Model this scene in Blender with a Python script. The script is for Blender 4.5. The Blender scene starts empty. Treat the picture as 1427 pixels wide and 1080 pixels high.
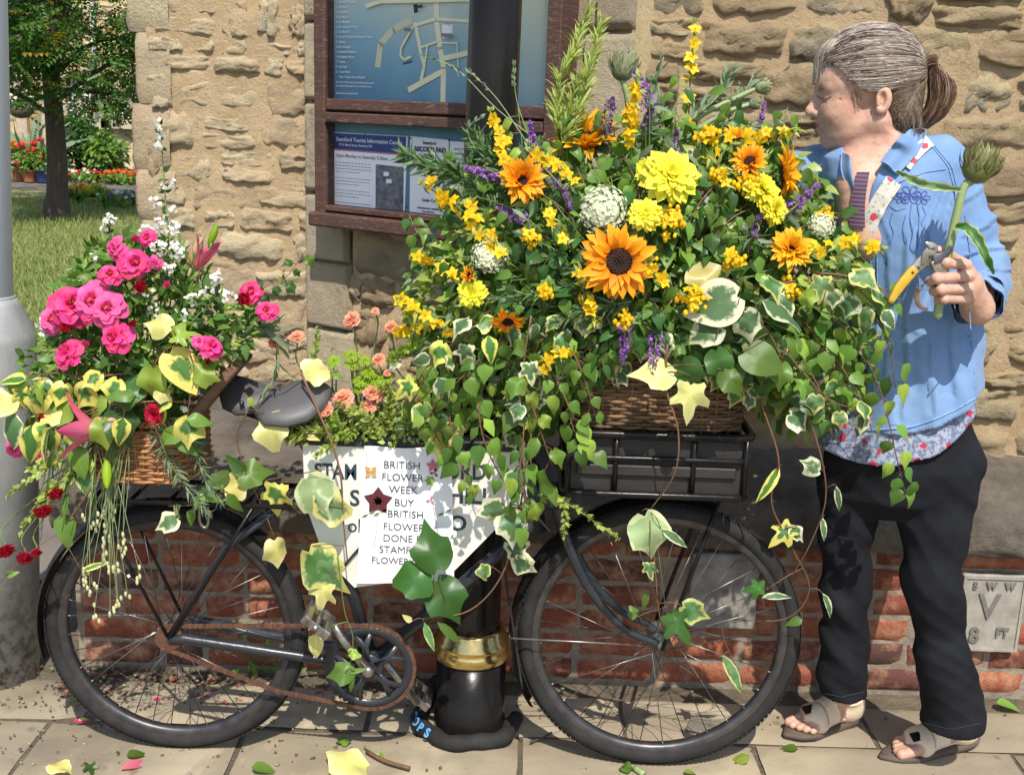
import bpy, math, random
import numpy as np
from mathutils import Vector as V, Matrix, Euler, noise as mn
random.seed(7); np.random.seed(7)
R = math.radians
sc = bpy.context.scene
C = sc.collection
# ------------------------------------------------------------------ camera, sky, sun, exposure
PITCH, ROLL, FPX, CAMZ = R(14.0), R(2.0), 1600.0, 1.5
cd = bpy.data.cameras.new('camera'); cam = bpy.data.objects.new('camera', cd); C.objects.link(cam)
cd.sensor_width = 36.0; cd.lens = 36.0 * FPX / 1427.0; cd.clip_start = .05; cd.clip_end = 500
CM = (Matrix.Rotation(math.pi/2 - PITCH, 3, 'X') @ Matrix.Rotation(ROLL, 3, 'Z'))
cam.matrix_world = Matrix.Translation((0, 0, CAMZ)) @ CM.to_4x4()
sc.camera = cam
SUN_EL, SUN_AZ = R(53), R(9)          # elevation; angle to the right of straight behind the camera
w = bpy.data.worlds.new('World'); sc.world = w; w.use_nodes = True
nt = w.node_tree; nt.nodes.clear()
sky = nt.nodes.new('ShaderNodeTexSky'); sky.sky_type = 'NISHITA'; sky.sun_disc = False
sky.sun_elevation = SUN_EL; sky.sun_rotation = math.pi - SUN_AZ
bg = nt.nodes.new('ShaderNodeBackground'); bg.inputs[1].default_value = .15
wo = nt.nodes.new('ShaderNodeOutputWorld')
nt.links.new(sky.outputs[0], bg.inputs[0]); nt.links.new(bg.outputs[0], wo.inputs[0])
sd = bpy.data.lights.new('sun', 'SUN'); sd.energy = 4.2; sd.angle = R(.53); sd.color = (1, .945, .85)
sun = bpy.data.objects.new('sun', sd); C.objects.link(sun)
sdir = V((-math.sin(SUN_AZ)*math.cos(SUN_EL), math.cos(SUN_AZ)*math.cos(SUN_EL), -math.sin(SUN_EL)))
sun.rotation_euler = sdir.to_track_quat('-Z', 'Y').to_euler(); sun.location = (1, -3, 6)
sc.view_settings.view_transform = 'Standard'; sc.view_settings.look = 'None'
sc.view_settings.exposure = 0.42; sc.view_settings.gamma = 1.0; sc.view_settings.use_curve_mapping = False
try:
    sc.cycles.use_denoising = True; sc.cycles.max_bounces = 8; sc.cycles.transparent_max_bounces = 8
except Exception: pass

# ------------------------------------------------------------------ geometry helpers
def ray(px, py): return CM @ V(((px-713.5)/FPX, (540-py)/FPX, -1))
def W(px, py, Y):                      # world point seen at a pixel of the photograph, at distance Y
    d = ray(px, py); t = Y/d.y
    return V((d.x*t, Y, CAMZ + d.z*t))
def G(px, py, z=0.0):                  # the same on the ground
    d = ray(px, py); t = (z-CAMZ)/d.z
    return V((d.x*t, d.y*t, z))
def px2m(Y, n): return n*Y*.985/FPX
def rnd(a, b): return a + (b-a)*random.random()
def nz(x, y=0, z=0): return mn.noise(V((x, y, z)))

class MB:
    def __init__(s): s.v = []; s.f = []; s.uv = []; s.m = []; s.r = []; s.flat = []
    def add(s, vs, fs, uv=None, mi=0, r=None):
        b = len(s.v); s.v += [tuple(p) for p in vs]
        if r is None: r = random.random()
        for f in fs: s.f.append(tuple(b+i for i in f)); s.m.append(mi); s.r.append(r)
        s.uv += list(uv) if uv is not None else [(0., 0.)]*len(vs)
    def box(s, c, h, M=None, mi=0, bev=0.0):
        c = V(c); hx, hy, hz = h; vs = []; M = M or Matrix.Identity(3)
        if bev <= 0:
            for x in (-1, 1):
                for y in (-1, 1):
                    for z in (-1, 1): vs.append(c + M @ V((x*hx, y*hy, z*hz)))
            s.flat.append((len(s.f), len(s.f)+6)); s.add(vs, [(0,1,3,2),(4,6,7,5),(0,4,5,1),(2,3,7,6),(0,2,6,4),(1,5,7,3)], mi=mi); return
        idx = {}
        for x in (-1, 1):
            for y in (-1, 1):
                for z in (-1, 1):
                    for a in range(3):
                        p = [x*(hx-bev), y*(hy-bev), z*(hz-bev)]
                        p[a] = (x*hx, y*hy, z*hz)[a]; idx[(x,y,z,a)] = len(vs); vs.append(c + M @ V(p))
        F = []
        def q(*k): F.append(tuple(idx[i] for i in k))
        for sg in (-1, 1):
            for a in range(3):
                b_, c_ = [(1,2),(2,0),(0,1)][a]
                def key(i, j):
                    t = [0,0,0]; t[a] = sg; t[b_] = i; t[c_] = j; return (t[0],t[1],t[2],a)
                o = [key(-1,-1), key(1,-1), key(1,1), key(-1,1)]
                if sg < 0: o.reverse()
                q(*o)
        for a in range(3):
            b_, c_ = [(1,2),(2,0),(0,1)][a]
            for i in (-1, 1):
                for j in (-1, 1):
                    def key(l, ax):
                        t = [0,0,0]; t[a] = l; t[b_] = i; t[c_] = j; return (t[0],t[1],t[2],ax)
                    o = [key(-1,b_), key(1,b_), key(1,c_), key(-1,c_)]
                    if i*j < 0: o.reverse()
                    q(*o)
        for x in (-1, 1):
            for y in (-1, 1):
                for z in (-1, 1):
                    o = [(x,y,z,0),(x,y,z,1),(x,y,z,2)]
                    if x*y*z < 0: o.reverse()
                    q(*o)
        s.flat.append((len(s.f), len(s.f)+len(F))); s.add(vs, F, mi=mi)
    def tube(s, pts, rad, n=8, closed=False, mi=0, cap=True, flat=1.0, r=None):
        pts = [V(p) for p in pts]; k = len(pts)
        if not hasattr(rad, '__len__'): rad = [rad]*k
        T = []
        for i in range(k):
            a = pts[(i-1) % k] if (closed or i > 0) else pts[i]; b = pts[(i+1) % k] if (closed or i < k-1) else pts[i]
            t = b-a; T.append(t.normalized() if t.length > 1e-9 else V((0,0,1)))
        up = V((0,0,1)) if abs(T[0].z) < .9 else V((1,0,0))
        N = (up - T[0]*up.dot(T[0])).normalized(); vs = []; uv = []
        for i in range(k):
            N = (N - T[i]*N.dot(T[i]))
            N = N.normalized() if N.length > 1e-6 else T[i].orthogonal().normalized()
            B = T[i].cross(N)
            for j in range(n):
                a = 2*math.pi*j/n
                vs.append(pts[i] + (N*math.cos(a) + B*math.sin(a)*flat)*rad[i]); uv.append((j/n, i/max(1, k-1)))
        F = []
        for i in range(k if closed else k-1):
            for j in range(n):
                F.append((i*n+j, i*n+(j+1) % n, ((i+1) % k)*n+(j+1) % n, ((i+1) % k)*n+j))
        if cap and not closed: F.append(tuple(range(n))[::-1]); F.append(tuple((k-1)*n+j for j in range(n)))
        s.add(vs, F, uv, mi, r)
    def lathe(s, prof, c=(0,0,0), M=None, n=24, mi=0, cap=True):
        M = M or Matrix.Identity(3); c = V(c); vs = []; F = []
        for (r_, z) in prof:
            for j in range(n):
                a = 2*math.pi*j/n; vs.append(c + M @ V((r_*math.cos(a), r_*math.sin(a), z)))
        for i in range(len(prof)-1):
            for j in range(n): F.append((i*n+j, i*n+(j+1) % n, (i+1)*n+(j+1) % n, (i+1)*n+j))
        if cap:
            F.append(tuple(range(n))[::-1]); F.append(tuple((len(prof)-1)*n+j for j in range(n)))
        s.add(vs, F, mi=mi)
    def prism(s, poly, o, ux, uy, th, mi=0):      # polygon in the plane (o, ux, uy), thickness th along the normal
        o = V(o); ux = V(ux); uy = V(uy); nn = ux.cross(uy).normalized(); k = len(poly)
        vs = [o + ux*a + uy*b + nn*th for a, b in poly] + [o + ux*a + uy*b for a, b in poly]
        F = [tuple(range(k)), tuple(range(k, 2*k))[::-1]] + [(i, i+k, (i+1) % k + k, (i+1) % k) for i in range(k)]
        s.add(vs, F, mi=mi)
    def grid(s, fn, nx, ny, mi=0, r=None):        # fn(u,v)->point, u,v in 0..1
        vs = [fn(i/nx, j/ny) for j in range(ny+1) for i in range(nx+1)]
        uv = [(i/nx, j/ny) for j in range(ny+1) for i in range(nx+1)]
        F = [(j*(nx+1)+i, j*(nx+1)+i+1, (j+1)*(nx+1)+i+1, (j+1)*(nx+1)+i) for j in range(ny) for i in range(nx)]
        s.add(vs, F, uv, mi, r)
    def sphere(s, c, r, nu=10, nv=7, mi=0, sc3=(1,1,1), M=None, rr=None):
        c = V(c); M = M or Matrix.Identity(3)
        s.grid(lambda u, v: c + M @ V((math.cos(2*math.pi*u)*math.sin(math.pi*v)*sc3[0]*r, math.sin(2*math.pi*u)*math.sin(math.pi*v)*sc3[1]*r, -math.cos(math.pi*v)*sc3[2]*r)), nu, nv, mi, rr)
    def inst(s, T, M, r=None, mi=None):           # copy of a template MB through a matrix
        b = len(s.v); s.v += [tuple(M @ V(p)) for p in T.v]; s.uv += T.uv
        if r is None: r = random.random()
        for f, m_ in zip(T.f, T.m): s.f.append(tuple(b+i for i in f)); s.m.append(m_ if mi is None else mi); s.r.append(r)
    def mesh(s, name, mats, smooth=True, inv=None):
        me = bpy.data.meshes.new(name)
        vs = [tuple(inv @ V(p)) for p in s.v] if inv is not None else s.v
        me.from_pydata(vs, [], s.f)
        for m_ in (mats if isinstance(mats, (list, tuple)) else [mats]): me.materials.append(m_)
        n = len(me.polygons)
        if any(s.m): me.polygons.foreach_set('material_index', s.m)
        if smooth:
            sm = [True]*n
            for a, b in s.flat: sm[a:b] = [False]*(b-a)
            me.polygons.foreach_set('use_smooth', sm)
        L = np.empty(len(me.loops), dtype=np.int32); me.loops.foreach_get('vertex_index', L)
        uvl = me.uv_layers.new(name='L'); a = np.array(s.uv, dtype=np.float32)[L]; uvl.data.foreach_set('uv', a.ravel())
        cnt = np.array([len(f) for f in s.f]); rr = np.repeat(np.array(s.r, dtype=np.float32), cnt)
        uv2 = me.uv_layers.new(name='R'); uv2.data.foreach_set('uv', np.stack([rr, rr], 1).ravel())
        me.update(); return me

def tag(o, label=None, cat=None, group=None, kind=None):
    if label: o['label'] = label
    if cat: o['category'] = cat
    if group: o['group'] = group
    if kind: o['kind'] = kind
    return o
def thing(name, label, cat, loc=(0,0,0), group=None, M=None):
    o = bpy.data.objects.new(name, None); C.objects.link(o)
    o.empty_display_size = .05
    m = Matrix.Translation(V(loc))
    if M is not None: m = m @ M.to_4x4()
    o.matrix_basis = m
    o['_w'] = [x for r_ in m for x in r_]
    return tag(o, label, cat, group)
def wm(o): a = list(o['_w']); return Matrix([a[0:4], a[4:8], a[8:12], a[12:16]])
def part(name, mb, mats, parent=None, smooth=True, world=True):   # one mesh object; mb in world coordinates
    inv = wm(parent).inverted() if (parent is not None and world and '_w' in parent) else None
    if isinstance(mb, MB): me = mb.mesh(name, mats, smooth, inv)
    else: me = mb
    o = bpy.data.objects.new(name, me); C.objects.link(o)
    if parent is not None: o.parent = parent
    if parent is not None and '_w' in parent: o['_w0'] = 1
    return o
def sub(name, mb, mats, p, root, smooth=True):    # sub-part of part p, coordinates in the world, root = the thing
    me = mb.mesh(name, mats, smooth, wm(root).inverted()) if isinstance(mb, MB) else mb
    o = bpy.data.objects.new(name, me); C.objects.link(o); o.parent = p; return o
def place(name, me, parent, Mw):                  # a shared mesh under a thing, world matrix Mw
    o = bpy.data.objects.new(name, me); C.objects.link(o); o.parent = parent
    o.matrix_basis = (wm(parent).inverted() @ Mw) if '_w' in parent else Mw
    return o
def basis(y, n, s=1.0, p=None):                   # matrix with local Y along y and Z close to n
    y = V(y).normalized(); n = V(n); z = (n - y*n.dot(y))
    z = z.normalized() if z.length > 1e-5 else y.orthogonal().normalized()
    x = y.cross(z); m = Matrix((x, y, z)).transposed()
    if not hasattr(s, '__len__'): s = (s, s, s)
    m = (m @ Matrix.Diagonal(s)).to_4x4()
    if p is not None: m.translation = V(p)
    return m
def spline(P, n=8):
    P = [V(p) for p in P]
    if len(P) < 3:
        return [P[0].lerp(P[-1], i/n) for i in range(n+1)]
    out = []
    for i in range(len(P)-1):
        p0 = P[i-1] if i > 0 else P[0]*2-P[1]; p3 = P[i+2] if i+2 < len(P) else P[-1]*2-P[-2]
        a, b = P[i], P[i+1]
        for k in range(n):
            t = k/n; out.append(.5*((2*a) + (b-p0)*t + (2*p0-5*a+4*b-p3)*t*t + (3*a-p0-3*b+p3)*t**3))
    out.append(P[-1]); return out

# ------------------------------------------------------------------ materials
class NT:
    def __init__(s, name):
        s.m = bpy.data.materials.new(name); s.m.use_nodes = True; s.t = s.m.node_tree; s.t.nodes.clear()
        s.out = s.n('OutputMaterial'); s.b = s.n('BsdfPrincipled'); s.l(s.b.outputs[0], s.out.inputs[0])
    def n(s, k, **kw):
        x = s.t.nodes.new('ShaderNode'+k)
        for a, b in kw.items(): setattr(x, a, b)
        return x
    def l(s, a, b): s.t.links.new(a, b)
    def co(s, kind='Object', scale=(1,1,1)):
        c = s.n('TexCoord'); m = s.n('Mapping'); m.inputs['Scale'].default_value = scale
        s.l(c.outputs[kind], m.inputs[0]); return m.outputs[0]
    def noise(s, scale=5, detail=4, rough=.55, vec=None, dist=0):
        x = s.n('TexNoise'); x.inputs['Scale'].default_value = scale; x.inputs['Detail'].default_value = detail
        x.inputs['Roughness'].default_value = rough; x.inputs['Distortion'].default_value = dist
        s.l(vec if vec is not None else s.co(), x.inputs['Vector']); return x.outputs['Fac']
    def ramp(s, fac, stops, interp='LINEAR'):
        x = s.n('ValToRGB'); x.color_ramp.interpolation = interp
        e = x.color_ramp.elements
        while len(e) < len(stops): e.new(.5)
        for q, (p, c) in zip(e, stops):
            q.position = p; q.color = (c[0], c[1], c[2], 1) if hasattr(c, '__len__') else (c, c, c, 1)
        s.l(fac, x.inputs[0]); return x.outputs[0]
    def mix(s, fac, a, b, mode='MIX'):
        x = s.n('Mix', data_type='RGBA', blend_type=mode)
        for v_, i in ((fac, 0), (a, 6), (b, 7)):
            if hasattr(v_, 'is_output'): s.l(v_, x.inputs[i])
            elif hasattr(v_, '__len__'): x.inputs[i].default_value = (v_[0], v_[1], v_[2], 1)
            else: x.inputs[i].default_value = v_
        return x.outputs[2]
    def math(s, op, a, b=0.0, c=None):
        x = s.n('Math', operation=op)
        for v_, i in ((a, 0), (b, 1), (c, 2)):
            if v_ is None: continue
            if hasattr(v_, 'is_output'): s.l(v_, x.inputs[i])
            else: x.inputs[i].default_value = v_
        return x.outputs[0]
    def rand(s):                                  # per object + per piece random
        o = s.n('ObjectInfo'); u = s.n('UVMap', uv_map='R'); q = s.n('SeparateXYZ'); s.l(u.outputs[0], q.inputs[0])
        return s.math('FRACT', s.math('ADD', o.outputs['Random'], q.outputs[0]))
    def L(s):
        u = s.n('UVMap', uv_map='L'); q = s.n('SeparateXYZ'); s.l(u.outputs[0], q.inputs[0]); return q.outputs[0], q.outputs[1]
    def hsv(s, col, h=None, sa=None, v=None):
        x = s.n('HueSaturation')
        for a, i in ((h, 'Hue'), (sa, 'Saturation'), (v, 'Value')):
            if a is None: continue
            if hasattr(a, 'is_output'): s.l(a, x.inputs[i])
            else: x.inputs[i].default_value = a
        if hasattr(col, 'is_output'): s.l(col, x.inputs['Color'])
        else: x.inputs['Color'].default_value = (*col, 1)
        return x.outputs[0]
    def rng(s, x, a, b): return s.math('MULTIPLY_ADD', x, b-a, a)
    def color(s, c):
        if hasattr(c, 'is_output'): s.l(c, s.b.inputs['Base Color'])
        else: s.b.inputs['Base Color'].default_value = (*c, 1)
    def bump(s, h, dist=.002, strength=1.0):
        x = s.n('Bump'); x.inputs['Distance'].default_value = dist; x.inputs['Strength'].default_value = strength
        s.l(h, x.inputs['Height']); s.l(x.outputs[0], s.b.inputs['Normal']); return x.outputs[0]
    def set(s, **k):
        for a, v_ in k.items():
            i = s.b.inputs[{'rough':'Roughness','metal':'Metallic','spec':'Specular IOR Level','coat':'Coat Weight','sss':'Subsurface Weight','sheen':'Sheen Weight','trans':'Transmission Weight','aniso':'Anisotropic'}[a]]
            if hasattr(v_, 'is_output'): s.l(v_, i)
            else: i.default_value = v_
    def translucent(s, col, w_, nrm=None):
        t = s.n('BsdfTranslucent'); x = s.n('MixShader'); x.inputs[0].default_value = w_
        if hasattr(col, 'is_output'): s.l(col, t.inputs[0])
        else: t.inputs[0].default_value = (*col, 1)
        s.l(s.b.outputs[0], x.inputs[1]); s.l(t.outputs[0], x.inputs[2]); s.l(x.outputs[0], s.out.inputs[0])

def PIXS(P):                                     # world points -> photograph pixels (numpy)
    q = (P-np.array((0, 0, CAMZ))) @ np.array(CM); return 713.5-q[:, 0]/q[:, 2]*FPX, 540+q[:, 1]/q[:, 2]*FPX
def polysd(px, py, poly):                         # signed distance to a polygon, negative inside
    d = np.full(len(px), 1e9); ins = np.zeros(len(px), bool); n = len(poly)
    for i in range(n):
        (x0, y0), (x1, y1) = poly[i], poly[(i+1) % n]; ex, ey = x1-x0, y1-y0; t = np.clip(((px-x0)*ex+(py-y0)*ey)/(ex*ex+ey*ey), 0, 1)
        d = np.minimum(d, np.hypot(px-x0-t*ex, py-y0-t*ey)); c = (y0 > py) != (y1 > py); ins ^= c & (px < ex*(py-y0)/(ey if ey else 1e-9)+x0)
    return np.where(ins, -d, d)
def simple(name, c1, c2=None, scale=8, rough=.6, bump=0, bscale=60, var=.15, metal=0, spec=.5, stretch=(1,1,1), coat=0):
    m = NT(name); c2 = c2 or tuple(x*.7 for x in c1)
    n_ = m.noise(scale, 5, .6, m.co('Object', stretch)); c = m.mix(m.ramp(n_, [(.3, 0.), (.7, 1.)]), c1, c2)
    if var: c = m.hsv(c, v=m.rng(m.rand(), 1-var, 1+var))
    m.color(c); m.set(rough=rough, metal=metal, spec=spec, coat=coat)
    if bump: m.bump(m.noise(bscale, 4, .6, m.co('Object', stretch)), bump)
    return m.m

def stone_mat(name, a, b, g, scale=1.0):
    m = NT(name); n1 = m.noise(7*scale, 6, .65); n2 = m.noise(30*scale, 6, .7); n3 = m.noise(2.2*scale, 3, .5)
    c = m.mix(m.ramp(n1, [(.35, 0.), (.65, 1.)]), a, b)
    r_ = m.rand()
    gf = m.math('MULTIPLY', m.ramp(n3, [(.42, 0.), (.62, 1.)]), m.ramp(r_, [(.35, 0.1), (.8, 1.)]))
    c = m.mix(gf, c, g)
    c = m.mix(m.ramp(n2, [(.28, .65), (.42, 0.)]), c, tuple(x*.35 for x in g))  # dark pits: crevice shadow painted into the stone colour
    c = m.hsv(c, v=m.rng(r_, .78, 1.18), h=m.rng(r_, .49, .51))
    m.color(c); m.set(rough=.95, spec=.15)
    mu = m.n('TexVoronoi', feature='DISTANCE_TO_EDGE'); mu.inputs['Scale'].default_value = 26*scale; mp_ = m.co('Object', (1, 1, 2.2)); m.l(mp_, mu.inputs['Vector'])
    h = m.math('ADD', m.math('MULTIPLY', n1, 1.2), m.math('MULTIPLY', m.noise(70*scale, 8, .8), .75)); h = m.math('ADD', h, m.math('MULTIPLY', m.ramp(mu.outputs['Distance'], [(.0, 0.), (.07, 1.)]), .035))
    m.bump(h, .020/scale, 1.0); return m.m
M_ = {}
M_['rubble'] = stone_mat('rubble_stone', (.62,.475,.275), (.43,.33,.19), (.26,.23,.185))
M_['rubblelit'] = stone_mat('rubble_stone_sunlit', (.72,.58,.38), (.60,.465,.275), (.36,.31,.24))  # lighter copy of the rubble for the sunlit wall, sunlight put into its colour
M_['mortar'] = stone_mat('sandy_mortar', (.69,.53,.31), (.58,.44,.245), (.46,.37,.24), 1.6)
M_['ashlar'] = stone_mat('dressed_stone', (.58,.48,.34), (.48,.39,.265), (.36,.31,.24), .8)
M_['coping'] = stone_mat('weathered_coping', (.30,.26,.20), (.13,.11,.085), (.42,.37,.30), 1.0)
M_['plate'] = simple('cast_plate', (.36,.335,.28), (.22,.20,.165), 25, .8, .0006, 200, .05); M_['platelet'] = simple('cast_letters', (.17,.16,.14), (.12,.11,.10), 40, .8, 0, 60, 0)
M_['slate'] = simple('worn_panel', (.33,.31,.28), (.13,.12,.11), 22, .85, .0012, 120, .05)
def brick_mat():
    m = NT('old_brick'); r_ = m.rand(); n1 = m.noise(14, 6, .65); n2 = m.noise(60, 5, .7)
    base = m.ramp(r_, [(0, (.21,.062,.036)), (.35, (.29,.092,.05)), (.7, (.16,.05,.034)), (1, (.09,.045,.038))])
    c = m.mix(m.ramp(n1, [(.45, 0.), (.68, .85)]), base, (.46,.25,.15))
    c = m.mix(m.ramp(n2, [(.3, .7), (.45, 0.)]), c, (.06,.03,.025))
    m.color(c); m.set(rough=.9, spec=.2); m.bump(m.math('ADD', n1, m.math('MULTIPLY', n2, .5)), .008); return m.m
M_['brick'] = brick_mat()
M_['limemortar'] = simple('lime_mortar', (.33,.27,.20), (.16,.13,.10), 18, .95, .006, 60, .1)
def paving():
    m = NT('york_stone'); r_ = m.rand(); n1 = m.noise(3.5, 6, .6); n2 = m.noise(45, 5, .7); n3 = m.noise(1.3, 3, .5)
    c = m.mix(m.ramp(n1, [(.35, 0.), (.7, 1.)]), (.46,.385,.265), (.33,.27,.18))
    c = m.mix(m.ramp(n3, [(.42, 0.), (.58, .75)]), c, (.22,.18,.13)); c = m.mix(m.ramp(m.noise(.9, 5, .65, dist=1.2), [(.5, 0.), (.56, .45)]), c, (.17,.14,.10))
    c = m.mix(m.ramp(n2, [(.27, .8), (.36, 0.)]), c, (.10,.08,.06))
    v = m.n('TexVoronoi'); v.inputs['Scale'].default_value = 9; m.l(m.co(), v.inputs['Vector'])
    c = m.mix(m.ramp(v.outputs['Distance'], [(.06, .6), (.13, 0.)]), c, (.13,.11,.08))
    c = m.hsv(c, v=m.rng(r_, .85, 1.12)); m.color(c); m.set(rough=.85, spec=.25)
    m.bump(m.math('ADD', n1, m.math('MULTIPLY', n2, .3)), .006); return m.m
M_['paving'] = paving()
M_['soil'] = simple('soil_joint', (.17,.135,.09), (.08,.062,.042), 20, .95, .01, 80, .1)
M_['grass'] = simple('dry_lawn', (.11,.16,.035), (.28,.26,.09), 1.1, .95, .03, 40, .1)
M_['tarmac'] = simple('tarmac_path', (.19,.155,.12), (.13,.11,.09), 6, .9, .004, 120, .1)
M_['galv'] = simple('galvanised_steel', (.35,.38,.40), (.27,.295,.315), 6, .5, .0006, 30, .03, .55, stretch=(1,1,.25))
def grime_galv():
    m = NT('galvanised_base'); n1 = m.noise(9, 6, .7, m.co('Object', (1,1,.5))); n2 = m.noise(40, 5, .7)
    c = m.mix(m.ramp(n1, [(.35, 0.), (.65, 1.)]), (.42,.43,.42), (.30,.31,.31))
    z = m.n('SeparateXYZ'); m.l(m.co(), z.inputs[0])
    f = m.math('MULTIPLY', m.ramp(n2, [(.40, 1.), (.55, 0.)]), m.ramp(z.outputs[2], [(.0, 1.), (.38, 0.)]))
    c = m.mix(f, c, (.06,.055,.045)); m.color(c); m.set(rough=.6, metal=.3); m.bump(n2, .001); return m.m
M_['galvbase'] = grime_galv()
M_['blackpaint'] = simple('black_gloss_paint', (.008,.0075,.0075), (.014,.012,.011), 10, .24, .0009, 25, .1, 0, .18)
M_['brass'] = simple('polished_brass', (.72,.55,.24), (.52,.37,.14), 18, .22, .0008, 30, .03, 1.0)
M_['rubber'] = simple('tyre_rubber', (.013,.0125,.0125), (.03,.028,.026), 22, .8, .001, 90, .1, 0, .3)
M_['steel'] = simple('dull_steel', (.42,.41,.39), (.2,.17,.14), 40, .35, 0, 40, .05, .9)
M_['darksteel'] = simple('dark_steel', (.05,.05,.055), (.11,.10,.10), 30, .4, 0, 40, .1, .7)
M_['rust'] = simple('rusty_chain', (.17,.07,.035), (.07,.035,.025), 60, .85, .001, 150, .2, .2)
M_['bikepaint'] = simple('dark_blue_black_enamel', (.014,.018,.026), (.03,.032,.038), 18, .3, .0008, 60, .1, 0, .5)
M_['saddle'] = simple('grey_vinyl', (.055,.052,.058), (.07,.066,.07), 5, .48, .0006, 200, .05)
def wood():
    m = NT('stained_wood'); v = m.co('Object', (1, 1, 1))
    n1 = m.noise(6, 6, .6, m.co('Object', (1.5, 1.5, 14))); n2 = m.noise(20, 6, .75, m.co('Object', (2, 2, 9)))
    c = m.mix(m.ramp(n1, [(.3, 0.), (.7, 1.)]), (.105,.048,.034), (.058,.029,.022))
    c = m.mix(m.ramp(n2, [(.55, 0.), (.68, .75)]), c, (.25,.185,.145))
    m.color(c); m.set(rough=.55, spec=.4); m.bump(n2, .003); return m.m
M_['wood'] = wood()
def wicker(name, a, b):
    m = NT(name); r_ = m.rand(); c = m.mix(m.noise(30, 3), a, b); c = m.hsv(c, v=m.rng(r_, .6, 1.35)); m.color(c); m.set(rough=.6, spec=.35); return m.m
M_['wickerdark'] = wicker('brown_willow', (.20,.115,.06), (.11,.06,.03))
M_['wickerlight'] = wicker('tan_willow', (.42,.20,.085), (.27,.12,.05))
M_['white'] = simple('white_paint', (.74,.73,.68), (.66,.64,.57), 14, .5, 0, 50, .03)
M_['paper'] = simple('white_paper', (.80,.80,.84), (.76,.76,.80), 3, .7, 0, 50, .0)
M_['ink'] = simple('black_ink', (.02,.02,.025), None, 8, .6, var=0)
M_['greyink'] = simple('grey_ink', (.2,.2,.21), None, 8, .6, var=0)
M_['navy'] = simple('navy_ink', (.025,.04,.13), None, 8, .5, var=0)
M_['lettering'] = simple('dark_teal_lettering', (.02,.03,.045), (.03,.06,.08), 8, .5, var=0)
def flat(name, c, rough=.6, **k): return simple(name, c, c, 8, rough, var=0, **k)

TEXT = []
def text_mesh(s, size, ext=.0006, bold=0.0, align='CENTER'):
    cu = bpy.data.curves.new('t', 'FONT'); cu.body = s; cu.size = size; cu.extrude = ext; cu.align_x = align; cu.align_y = 'CENTER'
    cu.offset = bold; cu.resolution_u = 3
    o = bpy.data.objects.new('t', cu); me = bpy.data.meshes.new_from_object(o)
    bpy.data.objects.remove(o); bpy.data.curves.remove(cu); return me
def text(name, s, size, mat_, parent, o, ux, uy, ext=.0006, bold=0.0, align='CENTER', sx=1.0):
    me = text_mesh(s, size, ext, bold, align); me.materials.clear(); me.materials.append(mat_); me.name = name
    ux = V(ux).normalized(); uy = V(uy); uy = (uy-ux*uy.dot(ux)).normalized(); n_ = ux.cross(uy)
    m = Matrix((ux*sx, uy, n_)).transposed().to_4x4(); m.translation = V(o)
    root = parent
    while root.parent is not None: root = root.parent
    ob = bpy.data.objects.new(name, me); C.objects.link(ob); ob.parent = parent
    ob.matrix_basis = wm(root).inverted() @ m
    return ob

# ------------------------------------------------------------------ surface nets (signed distance -> mesh) for the figure
def surface_nets(f, lo, hi, h):
    lo = np.array(lo, float); hi = np.array(hi, float); n = np.ceil((hi-lo)/h).astype(int)+1
    ax = [lo[i]+h*np.arange(n[i]) for i in range(3)]
    vals = np.empty(n, dtype=np.float32)
    Yg, Zg = np.meshgrid(ax[1], ax[2], indexing='ij')
    B = 12
    for i0 in range(0, n[0], B):
        xs = ax[0][i0:i0+B]; P = np.empty((len(xs), n[1], n[2], 3))
        P[..., 0] = xs[:, None, None]; P[..., 1] = Yg; P[..., 2] = Zg
        vals[i0:i0+B] = f(P.reshape(-1, 3)).reshape(len(xs), n[1], n[2])
    s = vals < 0
    cs = np.zeros(tuple(n-1), dtype=np.int8)
    for a in (0, 1):
        for b in (0, 1):
            for c in (0, 1): cs += s[a:n[0]-1+a, b:n[1]-1+b, c:n[2]-1+c]
    act = (cs > 0) & (cs < 8); idx = -np.ones(tuple(n-1), dtype=np.int64); I = np.argwhere(act); idx[act] = np.arange(len(I))
    acc = np.zeros((len(I), 3)); cnt = np.zeros(len(I))
    E = []
    for a in (0, 1):
        for b in (0, 1): E += [((0,a,b),(1,a,b)), ((a,0,b),(a,1,b)), ((a,b,0),(a,b,1))]
    for p, q in E:
        A = vals[I[:,0]+p[0], I[:,1]+p[1], I[:,2]+p[2]].astype(float); Bv = vals[I[:,0]+q[0], I[:,1]+q[1], I[:,2]+q[2]].astype(float)
        k = (A < 0) != (Bv < 0); t = np.where(k, A/np.where(np.abs(A-Bv) < 1e-12, 1, A-Bv), 0)
        pt = np.array(p)[None]+(np.array(q)-np.array(p))[None]*t[:, None]
        acc += pt*k[:, None]; cnt += k
    verts = lo + (I + acc/cnt[:, None])*h
    faces = []
    for a in range(3):
        b, c = (a+1) % 3, (a+2) % 3
        sl0 = [slice(None)]*3; sl1 = [slice(None)]*3; sl0[a] = slice(0, -1); sl1[a] = slice(1, None)
        s0, s1 = s[tuple(sl0)], s[tuple(sl1)]
        for flip, msk in ((False, s0 & ~s1), (True, ~s0 & s1)):
            Q = np.argwhere(msk); ok = (Q[:, b] > 0) & (Q[:, c] > 0) & (Q[:, b] < n[b]-1) & (Q[:, c] < n[c]-1); Q = Q[ok]
            def g(db, dc):
                X = Q.copy(); X[:, b] -= db; X[:, c] -= dc; return idx[X[:,0], X[:,1], X[:,2]]
            q4 = np.stack([g(1,1), g(0,1), g(0,0), g(1,0)], 1)
            if flip: q4 = q4[:, ::-1]
            faces.append(q4)
    return verts, np.concatenate(faces)
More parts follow.
